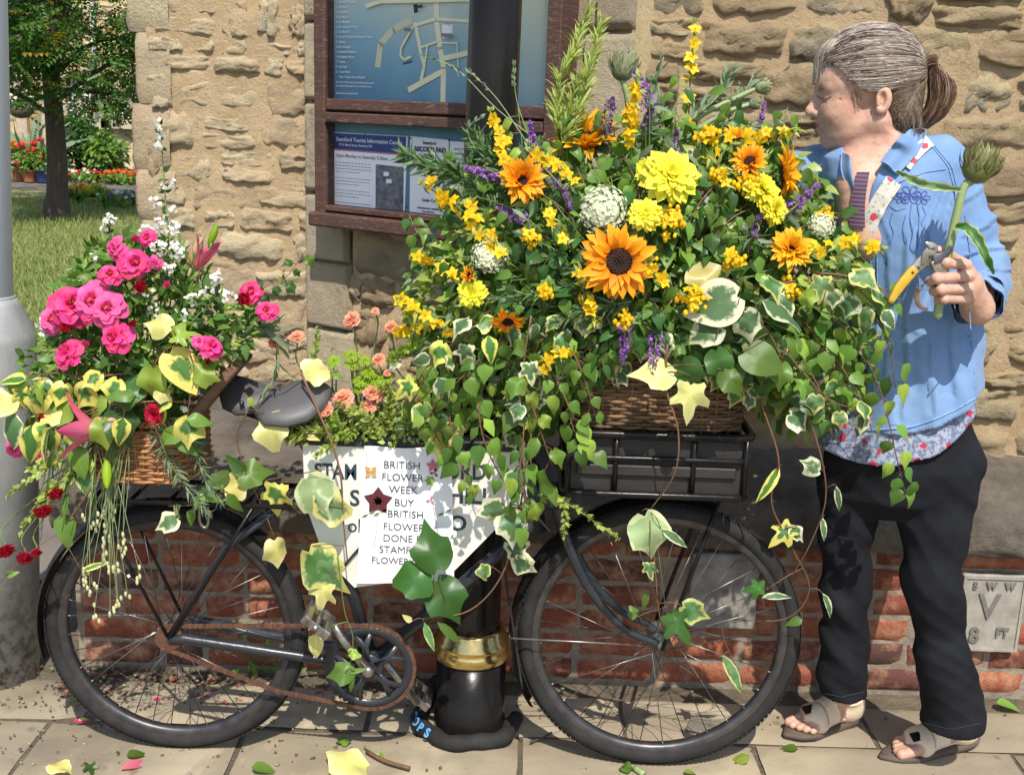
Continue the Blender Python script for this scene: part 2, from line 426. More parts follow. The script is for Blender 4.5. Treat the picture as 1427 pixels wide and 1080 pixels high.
def np_part(name, vf, mats, parent, mi=None):
    inv = np.array(wm(parent).inverted())
    vs, fs = vf; vs = vs @ inv[:3, :3].T + inv[:3, 3]
    me = bpy.data.meshes.new(name); me.from_pydata(vs.tolist(), [], fs.tolist())
    for m_ in (mats if isinstance(mats, (list, tuple)) else [mats]): me.materials.append(m_)
    me.polygons.foreach_set('use_smooth', [True]*len(me.polygons))
    if mi is not None: me.polygons.foreach_set('material_index', mi)
    o = bpy.data.objects.new(name, me); C.objects.link(o); o.parent = parent; return o
def sph(P, c, r): return np.linalg.norm(P-np.array(c), axis=1)-r
def ell(P, c, r, M=None):
    q = P-np.array(c)
    if M is not None: q = q @ np.array(M)
    r = np.array(r); k0 = np.linalg.norm(q/r, axis=1); k1 = np.linalg.norm(q/(r*r), axis=1)
    return k0*(k0-1)/np.maximum(k1, 1e-9)
def cap(P, a, b, ra, rb):
    a = np.array(a, float); b = np.array(b, float); ab = b-a; t = np.clip((P-a) @ ab/(ab @ ab), 0, 1)
    return np.linalg.norm(P-(a+t[:, None]*ab), axis=1)-(ra+(rb-ra)*t)
def su(a, b, k): h = np.clip(.5+.5*(b-a)/k, 0, 1); return b+(a-b)*h-k*h*(1-h)
def ss(a, b, k): return -su(-a, b, k)            # a minus b
def loft(P, zs, cx, cy, rx, ry, ang=0.0):
    z = P[:, 2]; zs = np.array(zs)
    f = lambda q: np.interp(z, zs, q)
    x = P[:, 0]-f(cx); y = P[:, 1]-f(cy); ca, sa = math.cos(ang), math.sin(ang)
    u = x*ca+y*sa; v = -x*sa+y*ca; a = f(rx); b = f(ry)
    k0 = np.sqrt((u/a)**2+(v/b)**2); k1 = np.sqrt((u/a**2)**2+(v/b**2)**2)
    d = k0*(k0-1)/np.maximum(k1, 1e-6); dz = np.maximum(zs[0]-z, z-zs[-1])
    return np.maximum(d, dz)
def vnoise(P, s, seed=0):                        # cheap smooth noise from sines
    r_ = np.random.RandomState(seed); o = np.zeros(len(P))
    for i in range(6):
        k = r_.normal(size=3); k /= np.linalg.norm(k); k *= s*(.6+1.2*r_.rand()); o += np.sin(P @ k + r_.rand()*6.28)
    return o/6
# ================================================================== THE SETTING
mb = MB(); mb.grid(lambda u, v: V((-60+120*u, -6+90*v, -.05)), 4, 4); tag(part('ground', mb, M_['soil'], smooth=False), kind='structure')
# lawn, path, pavement sub-base
mb = MB(); mb.grid(lambda u, v: V((-9+18*u, 6.6+(17.2-6.6)*v, -.03+.02*nz(u*9, v*7))), 50, 40); tag(part('lawn', mb, M_['grass']), 'mown lawn with dry yellow patches and tree shade', kind='structure')
mb = MB(); mb.grid(lambda u, v: V((-9+18*u, 17.2+4.6*v, -.022)), 20, 6); tag(part('path', mb, M_['tarmac']), kind='structure')
mb = MB(); mb.grid(lambda u, v: V((-9+18*u, 3.4+3.25*v, -.035)), 20, 6); tag(part('footpath', mb, M_['tarmac']), kind='structure')
mb = MB(); mb.grid(lambda u, v: V((-2.5+5*u, .4+2.6*v, -.012+.006*nz(u*60, v*60))), 60, 60)
pv = tag(part('pavement', mb, M_['soil']), 'pale stone pavement with worn slabs', kind='structure')
def slab(x0, x1, y0, y1):
    m_ = MB(); nx, ny = 10, 8; th = .0; sd_ = random.random()*50; dz = rnd(-.003, .003); ta, tb = rnd(-.004, .004), rnd(-.004, .004)
    def fn(u, v):
        e = min(u, 1-u, v, 1-v); x = x0+(x1-x0)*u; y = y0+(y1-y0)*v
        jx = .004*nz(x*12, y*12, sd_) if e == 0 else 0
        return V((x+jx, y+jx, dz+ta*(u-.5)+tb*(v-.5)+.0018*nz(x*9, y*9, sd_)-(.010 if e == 0 else 0)))
    m_.grid(fn, nx, ny); o = part('slab', m_, M_['paving'], pv); return o
rowy = [.9, 1.55, 2.07, 2.275, 2.52, 2.73]
random.seed(3)
xj = {0: [-1.5,-.5,.6,1.6], 1: [-1.6,-.9,-.1,.75,1.5], 2: [-1.9,-.98,-.42,.18,.86,1.6], 3: [-1.9,-1.1,-.62,.05,.62,1.25,1.8], 4: [-1.9,-1.0,-.33,.31,.93,1.8]}
for i in range(5):
    xs = xj[i]
    for a, b in zip(xs[:-1], xs[1:]): slab(a+.006, b-.006, rowy[i]+.006, rowy[i+1]-.006)

# ---------------------------------------------------------------- rubble walls
def wall_frame(P0, P1):
    U = (P1-P0); L_ = U.length; U.normalize(); N = V((U.y, -U.x, 0)); return U, N, L_
def stone_mesh(w_, h_, depth, mat_, seed, nx=13, ny=9, rough=1.0, round_=.85):
    m_ = MB(); vs = []
    c = [(rnd(-.10, .10)*h_*1.6, rnd(-.16, .16)*h_) for _ in range(4)]; tz, tx = rnd(-.35, .55), rnd(-.3, .3); pw = rnd(4, 10)
    def fn(u, v):
        s, t = 2*u-1, 2*v-1
        e = max(abs(s), abs(t)); k = 1-round_*.15*(abs(s)*abs(t))**2.2
        jx = c[0][0]*(1-u)*(1-v)+c[1][0]*u*(1-v)+c[2][0]*(1-u)*v+c[3][0]*u*v
        jz = c[0][1]*(1-u)*(1-v)+c[1][1]*u*(1-v)+c[2][1]*(1-u)*v+c[3][1]*u*v
        x = s*w_/2*k+jx+.16*h_*nz(t*2.1, seed, s*.6); z = t*h_/2*k+jz+.16*h_*nz(s*2.9, seed+9, t*.6)
        hgt = depth*(1-e**pw)*(1-tz*t*.8-tx*s*.6) - .012*(e > .99)
        hgt += (rough*.017*nz(x*15+seed, z*34, seed) + rough*.010*(.5-abs(nz(x*30+seed, z*62, seed+5))*2) + rough*.006*nz(x*70, z*120, seed+5))*(e < .99)
        return V((x, -hgt, z))
    m_.grid(fn, nx, ny); return m_.mesh('stone', mat_)
def rubble(root, P0, P1, z0, z1, rowh, lenr, mat_, mort, depth=(.006, .03), skip=None, zoff=0, quoins=None, nx=13, ny=9, gh=.022, mortd=.0, rough=1.0, cap_n=300):
    U, N, L_ = wall_frame(P0, P1); Mz = Matrix((U, -N, V((0,0,1)))).transposed()
    n1, n2 = max(2, int(L_/gh)), max(2, int((z1-z0)/gh)); m_ = MB()
    sd_ = random.random()*90
    m_.grid(lambda u, v: P0+U*(L_*u)+V((0,0,z0+(z1-z0)*v))+N*(mortd+.008*nz(u*L_*9, v*9*(z1-z0), sd_)+.007*nz(u*L_*26, v*30*(z1-z0), sd_)), n1, n2)
    part('mortar', m_, mort, root)
    z = z0; cnt = 0
    while z < z1-.01:
        h_ = min(rnd(*rowh), z1-z)
        if z1-z-h_ < rowh[0]*.6: h_ = z1-z
        x = -rnd(0, lenr[1]*.6)
        while x < L_:
            w_ = rnd(*lenr)*(.6+.5*h_/rowh[1]); a, b = max(0, x), min(L_, x+w_)
            if b-a > .03:
                lst = [(a, b, z, z+h_)]
                if h_ > rowh[1]*.62 and random.random() < .35 and b-a < lenr[1]: lst = [(a, b, z, z+h_*.5), (a, b, z+h_*.5, z+h_)]
                for (a_, b_, c_, d_) in lst:
                    if skip and skip((a_+b_)/2, (c_+d_)/2): continue
                    gap = rnd(.0, .014)
                    me = stone_mesh(b_-a_-gap, d_-c_-gap*.8, rnd(*depth), mat_, random.random()*80, nx, ny, rough)
                    p = P0+U*((a_+b_)/2)+V((0,0,(c_+d_)/2))+N*mortd
                    Mw = Mz.to_4x4() @ Matrix.Rotation(rnd(-.035, .035), 4, 'Y'); Mw.translation = p
                    place('stone', me, root, Mw); cnt += 1
            x += w_
        z += h_
    return U, N, L_
random.seed(11)
WB0, WB1 = W(436, 500, 3.42), W(868, 300, 2.86)
WB0.z = WB1.z = 0
WA0 = W(186, 300, 3.43); WA0.z = 0
# left, sunlit wall (A)
wa = thing('stone_wall', 'sunlit pale rubble stone wall end left of the notice board', 'wall', WA0)
WA1 = V((WB0.x, 3.44, 0))
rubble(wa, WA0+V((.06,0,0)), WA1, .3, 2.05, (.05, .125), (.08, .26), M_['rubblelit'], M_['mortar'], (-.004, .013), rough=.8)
m_ = MB(); m_.box(((WA0.x+WA1.x)/2+.02, 3.70, 1.0), ((WA1.x-WA0.x)/2-.02, .21, 1.05)); part('core', m_, M_['mortar'], wa)
zz = .3
while zz < 1.98:                                   # irregular quoin stones at the free end
    h_ = rnd(.1, .2); w_ = rnd(.1, .2)
    m_ = MB(); x0 = WA0.x+rnd(-.012, .012)
    sd_ = random.random()*40
    cx, cz = x0+w_/2, zz+h_/2
    def fn(u, v, x0=x0, w_=w_, h_=h_, zz=zz, sd_=sd_):
        a = u*2                                    # front then side
        e = min(v, 1-v); ins = .012 if e < .01 else 0
        z = zz+h_*v
        if a <= 1: x = x0+w_*(1-a); y = 3.418+ins*1.3
        else: x = x0+ins; y = 3.418+(a-1)*.42
        k = nz(x*14, z*14, y*9+sd_)*.014
        cr = .018*max(0, 1-abs(a-1)*6)
        return V((x+k*(a > .9)+cr, y-k*.7+cr, z))
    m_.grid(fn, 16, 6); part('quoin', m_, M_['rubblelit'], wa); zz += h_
# board wall (B)
wb = thing('stone_wall', 'rubble stone wall with dressed corner blocks behind the wooden notice board', 'wall', WB0)
Ub, Nb, Lb = wall_frame(WB0, WB1)
rubble(wb, WB0+Ub*.16, WB0+Ub*(Lb-.26), .5, 2.1, (.07, .15), (.12, .3), M_['rubble'], M_['mortar'], (.0, .022))
def ashlar(root, P, U, N, w_, z0, z1, th=.02, mat_=None):
    m_ = MB(); sd_ = random.random()*50
    def fn(u, v):
        e = min(u, 1-u, v, 1-v)
        x = w_*u; z = z0+(z1-z0)*v
        return P+U*x+V((0,0,z))+N*(th+.003*nz(x*20, z*20, sd_)-(.022 if e == 0 else 0))
    m_.grid(fn, 26, 26); return part('dressed_block', m_, mat_ or M_['ashlar'], root)
z = .5; k = 0
for h_ in (.10, .22, .20, .2, .26, .22, .3, .3):
    w_ = (.15, .17, .16, .15)[k % 4] if k else .1
    ashlar(wb, WB0-Ub*.012, Ub, Nb, w_+.01, z+.003, z+h_-.003); z += h_; k += 1
z = .5
for i, h_ in enumerate((.3, .25, .34, .28, .36, .32)):
    a = (.14, .17, .15)[i % 3]
    ashlar(wb, WB0+Ub*(Lb-.265), Ub, Nb, a-.004, z+.003, z+h_-.003); ashlar(wb, WB0+Ub*(Lb-.265+a), Ub, Nb, .27-a, z+.003, z+h_-.003); z += h_
m_ = MB(); Mw_ = Matrix((Ub, -Nb, V((0,0,1)))).transposed(); m_.box(WB0+Ub*(Lb/2)-Nb*.17+V((0,0,1.1)), (Lb/2-.01, .14, 1.1), Mw_); part('core', m_, M_['mortar'], wb)
# right wall (C)
wc = thing('stone_wall', 'rough yellow rubble stone wall behind the woman', 'wall', (WB1.x, 2.97, 0))
random.seed(23)
rubble(wc, V((WB1.x+.01, 2.97, 0)), V((1.75, 2.95, 0)), .58, 2.1, (.055, .145), (.10, .34), M_['rubble'], M_['mortar'], (.0, .026))
m_ = MB(); m_.box(((WB1.x+1.75)/2, 3.18, 1.1), ((1.75-WB1.x)/2-.01, .2, 1.1)); part('core', m_, M_['mortar'], wc)
# coping and brick plinth
wp = thing('brick_wall', 'low red brick plinth wall under a weathered stone coping', 'wall', (-1.2, 2.8, 0))
CT, CB = .63, .415
x = -1.16; random.seed(5)
while x < 1.8:
    w_ = rnd(.7, 1.1); m_ = MB(); sd_ = random.random()*60; x1 = x+w_-.008; yb = 3.46 if x < -.2 else 3.02
    prof = [(2.80, CB), (2.735, CB+.003), (2.722, CB+.03), (2.724, .50), (2.735, .522), (2.80, .56), (2.88, .595), (2.98, CT), (yb, CT+.01)]
    def fn(u, v, x=x, x1=x1, prof=prof, sd_=sd_):
        t = v*(len(prof)-1); i = min(int(t), len(prof)-2); f = t-i; a, b = prof[i], prof[i+1]
        y = a[0]+(b[0]-a[0])*f; z = a[1]+(b[1]-a[1])*f; X = x+(x1-x)*u; e = .012 if u in (0, 1) else 0
        d = .009*nz(X*5, z*12, sd_+y*8)+.007*nz(X*18, z*30, y*30+sd_)
        return V((X, y+d+e, z-e+d*.6))
    m_.grid(fn, 60, 32); part('coping_stone', m_, M_['coping'], wp); x += w_
m_ = MB(); m_.grid(lambda u, v: V((-1.12+2.95*u, 2.803+.003*nz(u*80, v*12), -.05+.5*v)), 160, 24)
part('mortar', m_, M_['limemortar'], wp)
m_ = MB(); m_.box((-.72, 3.1, .2), (.42, .28, .2)); part('core', m_, M_['limemortar'], wp)
random.seed(9)
for c_ in range(6):
    x = -1.12 - (.11 if c_ % 2 else 0); z = .004+c_*.071
    while x < 1.8:
        w_ = .208 if random.random() > .18 else .10
        a, b = max(x, -1.12), x+w_
        skipped = any(abs((a+b)/2-q.x) < hw_ and abs(z+.03-q.z) < hh_ for q, hw_, hh_ in ((W(1008, 822, 2.785), .09, .095), (W(1378, 853, 2.782), .085, .10)))
        if b-a > .03 and not skipped:
            m_ = MB(); sd_ = random.random()*90; dd = rnd(-.004, .004)
            def fn(u, v, a=a, b=b, z=z, sd_=sd_, dd=dd):
                e = min(u, 1-u)*4 if min(u, 1-u) < .12 else 1; e2 = 0 if (u in (0, 1) or v in (0, 1)) else 1
                k = max(0, nz(u*3+sd_, v*2, sd_))*.006
                return V((a+(b-a)*u+.003*nz(v*3, sd_), 2.80-(.010+dd-k)*e2+.004*(1-e2), z+.061*v+.002*nz(u*4, sd_)))
            m_.grid(fn, 7, 4); part('brick', m_, M_['brick'], wp)
        x += w_+.011
# inset worn panel behind the front wheel, and cast water plate
c0 = G(1000, 935); 
m_ = MB(); p = W(1008, 822, 2.785); m_.box(p, (.088, .012, .105), bev=.004); o = part('worn_tablet', m_, M_['slate'], wp)
sp = W(1378, 853, 2.782); wpl = thing('wall_plate', 'grey cast hydrant plate marked S W W, V and 8 FT', 'sign', sp)
m_ = MB(); m_.box(sp, (.082, .010, .108), bev=.004); part('plate', m_, M_['plate'], wpl)
m_ = MB()
for s_ in (-1, 1): m_.box(sp+V((s_*.078, -.011, 0)), (.0035, .003, .104)); m_.box(sp+V((0, -.011, s_*.101)), (.0745, .003, .0035))
part('rim', m_, M_['plate'], wpl)
ux, uy = V((1,0,0)), V((0,0,1))
for s_, size, dx, dz in (('S', .026, -.05, .078), ('W', .026, -.008, .078), ('W', .026, .040, .078), ('V', .098, -.008, .018), ('8', .06, -.036, -.062), ('FT', .034, .036, -.052)):
    text('letter', s_, size, M_['platelet'], wpl, sp+V((dx, -.012, dz)), ux, uy, .003, .0015, sx=.92)
# ================================================================== leaf templates (used from here on)
def leaf_simple(wf, nl=6, nw=2, fold=.25, curl=.3, wave=0.0, seed=0):
    """leaf of length 1 along +Y, normal +Z; UV x = 0 at the margin, 1 at the midrib, y along the leaf"""
    m_ = MB(); vs = []; uv = []; F = []; k = 2*nw+1
    for i in range(nl+1):
        t = i/nl; w_ = wf(t)
        for j in range(-nw, nw+1):
            s = j/nw; x = s*w_
            z = fold*abs(x) - curl*t*t + wave*math.sin(t*9+seed+s*1.5)*abs(s)
            vs.append((x, t*(1-.15*curl*t), z)); uv.append((1-abs(s), t))
    for i in range(nl):
        for j in range(2*nw): F.append((i*k+j, i*k+j+1, (i+1)*k+j+1, (i+1)*k+j))
    m_.add(vs, F, uv, r=0); return m_
def leaf_polar(rf, n=20, fold=.15, curl=.35, wave=.05, seed=0, cy=.38):
    """lobed leaf: radius rf(angle) round a centre; rings so that the margin can carry its own colour"""
    m_ = MB(); vs = [(0, cy, 0)]; uv = [(1, .5)]; F = []
    rings = (.45, .78, 1.0)
    for ri, q in enumerate(rings):
        for j in range(n):
            a = -math.pi/2 + 2*math.pi*j/n; rr = rf(a)*q; x = rr*math.cos(a); y = cy+rr*math.sin(a)
            z = fold*abs(x) - curl*(x*x*.7+(y-.2)**2*(y > .2)) + wave*math.sin(a*3+seed)*q*q
            vs.append((x, y, z)); uv.append((1-q, abs(math.cos(a))))
    for j in range(n): F.append((0, 1+j, 1+(j+1) % n))
    for ri in range(len(rings)-1):
        for j in range(n):
            a, b = 1+ri*n+j, 1+ri*n+(j+1) % n; F.append((a, a+n, b+n, b))
    m_.add(vs, F, uv, r=0); return m_
def ivy_r(a, deep=.25):
    t = (math.pi/2-a+math.pi) % (2*math.pi)-math.pi           # 0 at the tip
    lobes = [(0, .62, .42), (1.15, .50, .40), (-1.15, .50, .40), (2.25, .40, .45), (-2.25, .40, .45)]
    r_ = max(h*math.exp(-((t-c)/s)**2*.9) for c, h, s in lobes)
    r_ = max(r_, .34*(1-deep)+.14)
    if abs(t) > 2.9: r_ *= .72
    return r_
ovate = lambda w_: (lambda t: w_*math.sin(math.pi*min(1, t**.62))**.85*(1-.15*t)+.002)
lance = lambda w_: (lambda t: w_*math.sin(math.pi*t**.8)**.9+.002)
def birch(t): return max(.003, .36*math.sin(math.pi*min(1, t**.55))**1.0+(.02 if int(t*14) % 2 else -.01))
T_ = dict(
    ivy1=leaf_polar(ivy_r, 24, .22, .65, .09, 0), ivy2=leaf_polar(ivy_r, 24, -.3, .4, .11, 2),
    birch2=leaf_simple(lambda t: birch(t)*.78, 8, 2, .4, .65, .04, 2), birch3=leaf_simple(lambda t: birch(t)*1.08, 8, 2, -.2, .5, .06, 5),
    ivy3=leaf_polar(lambda a: ivy_r(a, .6)*1.0, 24, .35, .75, .09, 4),
    heart=leaf_polar(lambda a: (.44+.22*math.exp(-abs((math.pi/2-a)/.38)**1.4))*(.72 if abs(a+math.pi/2) < .14 else 1), 22, .22, .35, .03, 1),
    round=leaf_polar(lambda a: .44+.05*math.sin(a*2)+.05*math.sin(a*5+1)+.08*math.exp(-((math.pi/2-a)/.4)**2), 20, .3, .6, .10, 1),
    ovate=leaf_simple(ovate(.27), 6, 2, .28, .35), ovate2=leaf_simple(ovate(.30), 6, 2, -.15, .5, .04), 
    birch=leaf_simple(birch, 8, 2, .18, .3, .02), lance=leaf_simple(lance(.13), 5, 1, .4, .35), narrow=leaf_simple(lance(.055), 4, 1, .3, .45),
    small=leaf_simple(ovate(.3), 3, 1, .3, .3), quad=leaf_simple(lance(.32), 2, 1, .3, .3))
def leaf_mat(name, a, b, edge=None, ew=(.18, .30), trans=.28, rough=.42, var=.22, hue=.02, vein=None, patch=None):
    m = NT(name); u, v_ = m.L(); r_ = m.rand(); cx_ = m.n('CombineXYZ'); m.l(m.math('MULTIPLY', u, 2.2), cx_.inputs[0]); m.l(m.math('MULTIPLY', v_, 3.0), cx_.inputs[1]); m.l(m.math('MULTIPLY', r_, 37.0), cx_.inputs[2]); n1 = m.noise(1.6, 3, .55, cx_.outputs[0])
    if edge:
        ob = m.n('TexCoord'); va = m.n('VectorMath', operation='ADD'); cb = m.n('CombineXYZ'); m.l(m.math('MULTIPLY', r_, 23.0), cb.inputs[2]); m.l(ob.outputs['Object'], va.inputs[0]); m.l(cb.outputs[0], va.inputs[1]); n1 = m.noise(3.6, 3, .6, va.outputs[0])
    c = m.mix(r_, a, b)
    if patch:                                     # grey-green splashes inside
        c = m.mix(m.ramp(m.noise(2.4, 3, .6, va.outputs[0]), [(.46, 0.), (.52, 1.)]), c, patch)
    vein = vein or tuple(min(1, x*1.5+.01) for x in a)
    c = m.mix(m.math('MULTIPLY', m.ramp(u, [(.90, 0.), (.97, 1.)]), .55), c, vein)
    if edge:
        w_ = m.math('ADD', u, m.math('MULTIPLY', m.math('SUBTRACT', n1, .5), 1.1))
        c = m.mix(m.ramp(w_, [(ew[0], 1.), (ew[1], 0.)]), c, edge)
    c = m.hsv(c, h=m.rng(r_, .5-hue, .5+hue), v=m.rng(m.math('FRACT', m.math('MULTIPLY', r_, 7.3)), 1-var, 1+var))
    m.color(c); m.set(rough=rough, spec=.45)
    m.bump(m.math('ADD', m.math('MULTIPLY', n1, .5), m.math('MULTIPLY', u, .8)), .0007)
    tc = m.hsv(c, sa=1.15, v=1.5); m.translucent(tc, trans); return m.m
LM = dict(
    green=leaf_mat('green_leaf', (.085,.18,.025), (.19,.31,.05), trans=.36, var=.28),
    deep=leaf_mat('deep_green_leaf', (.03,.088,.016), (.06,.14,.025), rough=.38),
    lime=leaf_mat('lime_leaf', (.20,.31,.04), (.30,.40,.06)),
    var=leaf_mat('variegated_leaf', (.06,.16,.035), (.10,.22,.055), (.62,.60,.20), (.14, .30), patch=(.15,.27,.11)),
    var2=leaf_mat('yellow_margined_leaf', (.05,.14,.03), (.09,.20,.04), (.66,.62,.14), (.36, .56)),
    yellow=leaf_mat('yellow_leaf', (.62,.56,.16), (.66,.62,.22), (.70,.66,.30), hue=.01),
    cream=leaf_mat('cream_margined_leaf', (.07,.15,.06), (.12,.2,.08), (.68,.68,.44), (.2, .36)),
    grey=leaf_mat('silver_green_leaf', (.16,.22,.12), (.22,.28,.17), rough=.7),
    rosemary=leaf_mat('needle_leaf', (.06,.13,.04), (.13,.22,.07), rough=.5),
    spray=leaf_mat('yellow_green_leaf', (.24,.32,.05), (.42,.46,.12)),
    pale=leaf_mat('pale_grey_green_leaf', (.26,.36,.16), (.32,.42,.2), (.5,.55,.3), (.1,.2)),
    drygrass=leaf_mat('dry_grass_blade', (.12,.19,.04), (.30,.29,.10), var=.3),
    brown=leaf_mat('dry_leaf', (.33,.2,.1), (.25,.14,.07)),
    tree=leaf_mat('tree_leaf', (.05,.12,.022), (.10,.19,.035), trans=.35, hue=.03),
    treegold=leaf_mat('tree_leaf_turning', (.22,.20,.03), (.30,.17,.03), trans=.35))
M_['stem'] = simple('green_stem', (.09,.16,.035), (.15,.2,.06), 20, .5, var=.2)
M_['redstem'] = simple('reddish_stem', (.20,.085,.045), (.11,.07,.035), 20, .55, var=.2)
M_['palestem'] = simple('pale_stem', (.30,.36,.18), (.22,.3,.12), 20, .5, var=.1)
M_['bark'] = simple('tree_bark', (.085,.06,.045), (.045,.034,.028), 9, .9, .02, 14, 0, stretch=(3,3,.7))
LEAF = {}
def leafmesh(t, m):
    k = (t, m)
    if k not in LEAF: LEAF[k] = T_[t].mesh('leaf', LM[m])
    return LEAF[k]
def rdir(bias=(0,0,0), k=1.0):
    v = V((random.gauss(0,1), random.gauss(0,1), random.gauss(0,1)))*k + V(bias); return v.normalized()
def cloud(mb, c, r, n, size, T, bias=(0,-.4,.6), shell=.35, hang=(0,0,0)):
    c = V(c)
    for _ in range(n):
        d = rdir(); q = (random.random()**.5)*(1-shell)+shell; p = c+V((d.x*r[0], d.y*r[1], d.z*r[2]))*q
        nn = rdir((d.x*.6+bias[0], d.y*.6+bias[1], d.z*.6+bias[2]), .5); yy = rdir((d.x+hang[0], d.y+hang[1], d.z*.4+hang[2]), .7)
        mb.inst(T, basis(yy, nn, size*rnd(.6, 1.3), p))

# ================================================================== FAR BACKGROUND, LEFT
HY = 21.5
ho = thing('stone_house', 'honey coloured stone house with mullioned windows across the lawn', 'house', (-10, HY, 0))
random.seed(31)
def P2(px, py, Y=HY): return W(px, py, Y)
wins = [(98, 112, 131, 165), (168, 130, 183, 166)]
def inwin(x, z, P0=V((-13.5, HY, 0))):
    X = P0.x+x
    for a, b, c_, d in wins+[(36, 92, 70, 236)]:
        A, B = P2(a-9, d+8), P2(c_+7, b-8)
        if A.x < X < B.x and A.z < z < B.z: return True
    return False
rubble(ho, V((-13.5, HY, 0)), V((-4.5, HY, 0)), 0, 5.0, (.13, .22), (.26, .62), M_['rubble'], M_['mortar'], (.01, .05), skip=inwin, nx=4, ny=3, gh=.25, rough=1.2)
m_ = MB(); m_.box((-9, HY+3.1, 2.5), (4.5, 3, 2.5)); part('wall_core', m_, M_['mortar'], ho)
M_['winglass'] = flat('dark_window_glass', (.03,.035,.045), .08)
for a, b, c_, d in wins:
    A, B = P2(a, d), P2(c_, b); cx, cz = (A.x+B.x)/2, (A.z+B.z)/2; hw, hh = (B.x-A.x)/2, (B.z-A.z)/2
    m_ = MB(); t = .13
    for s_ in (-1, 1): m_.box((cx+s_*(hw+t), HY-.05, cz), (t, .10, hh+.02), bev=.01)
    m_.box((cx, HY-.06, cz-hh-.09), (hw+2*t+.05, .13, .09), bev=.01); m_.box((cx, HY-.06, cz+hh+.09), (hw+2*t, .11, .08), bev=.01)
    if hw > .2: m_.box((cx, HY-.03, cz), (.05, .07, hh-.003))
    f = part('window', m_, M_['ashlar'], ho)
    m_ = MB(); m_.box((cx, HY+.02-.04, cz), (hw, .01, hh)); sub('pane', m_, M_['winglass'], f, ho)
    m_ = MB()
    n = 3 if hw > .2 else 2
    for i in range(1, n*2): m_.box((cx-hw+2*hw*i/(n*2), HY-.035, cz), (.012, .008, hh))
    for i in range(1, 5): m_.box((cx, HY-.037, cz-hh+2*hh*i/5), (hw, .008, .012))
    sub('glazing_bars', m_, M_['white'], f, ho)
A, B = P2(38, 236), P2(68, 96); m_ = MB(); m_.box(((A.x+B.x)/2, HY-.03, (A.z+B.z)/2), ((B.x-A.x)/2, .05, (B.z-A.z)/2), bev=.01)
M_['tandoor'] = simple('sun_bleached_door', (.40,.27,.13), (.28,.18,.09), 6, .7, 0, 30, 0)
part('door', m_, M_['tandoor'], ho)
m_ = MB(); 
for a in (36, 71): q = P2(a, 160); m_.box((q.x, HY-.09, 1.35), (.10, .14, 1.35), bev=.02)
q = P2(53, 90); m_.box((q.x, HY-.12, 2.75), (.75, .2, .08), bev=.02); part('door_surround', m_, M_['ashlar'], ho)
q = P2(142, 200); m_ = MB(); m_.tube([(q.x, HY-.16, .9), (q.x-.02, HY-.16, 5)], .05, 8)
for z in (1.4, 2.2, 3): m_.tube([(q.x, HY-.16, z), (q.x, HY-.16, z+.08)], .07, 8)
part('drainpipe', m_, M_['white'], ho)

def bush(name, label, cat, px, py, Y, r, n, size, mat_, T='small', zc=None, trunk=True, group=None, flowers=None):
    p = W(px, py, Y); t = thing(name, label, cat, (p.x, p.y, 0), group)
    m_ = MB(); cloud(m_, p, r, n, size, T_[T], (0,-.3,.7), .3)
    for _ in range(7):
        d = rdir(); cloud(m_, p+V((d.x*r[0]*.75, d.y*r[1]*.75, abs(d.z)*r[2]*.75)), [q*.4 for q in r], n//9, size, T_[T], (0,-.3,.7), .3)
    f = part('foliage', m_, LM[mat_], t); f['kind'] = 'stuff'
    m_ = MB()
    for k in range(5): d = rdir((0,0,1)); m_.tube([(p.x+d.x*.05, p.y+d.y*.05, 0), (p.x+d.x*r[0]*.5, p.y+d.y*r[1]*.5, p.z)], [.02, .006], 5)
    part('stem', m_, M_['bark'], t)
    if flowers:
        m_ = MB()
        for _ in range(flowers[1]):
            d = rdir((0,-.5,.6)); m_.sphere(p+V((d.x*r[0]*1.02, d.y*r[1]*1.02, d.z*r[2]*1.02)), flowers[2]*rnd(.6, 1.3), 5, 3, sc3=(1,1,.7))
        q = part('blossom', m_, flowers[0], t); q['kind'] = 'stuff'
    return t
def petal_mat(name, a, b, trans=.3, rough=.55, var=.12, tip=None, hue=.008, sa=1.0):
    m = NT(name); u, v_ = m.L(); r_ = m.rand(); c = m.mix(m.noise(40, 2), a, b)
    if tip: c = m.mix(m.ramp(v_, [(.1, 0.), (.75, 1.)]), c, tip)
    c = m.hsv(c, h=m.rng(r_, .5-hue, .5+hue), v=m.rng(m.math('FRACT', m.math('MULTIPLY', r_, 5.7)), 1-var, 1+var))
    m.color(c); m.set(rough=rough, spec=.3); m.translucent(m.hsv(c, v=1.15), trans); return m.m
PM = dict(red=petal_mat('red_petal', (.62,.03,.02), (.5,.02,.02)), orange=petal_mat('orange_petal', (.80,.20,.02), (.7,.12,.02)),
    white=petal_mat('white_petal', (.80,.78,.70), (.72,.72,.62)), purple=petal_mat('purple_petal', (.27,.10,.42), (.36,.15,.50)),
    violet=petal_mat('dusky_violet_petal', (.16,.09,.2), (.24,.13,.28)),
    yellow=petal_mat('golden_petal', (.80,.58,.03), (.72,.46,.02)))
bush('shrub', 'dense dark green shrub below the mullioned window', 'shrub', 108, 200, 19.6, (.42, .4, .52), 900, .10, 'deep')
bush('shrub', 'leafy bright green shrub right of the dark one by the drainpipe', 'shrub', 146, 216, 19.4, (.36, .35, .32), 600, .13, 'green')
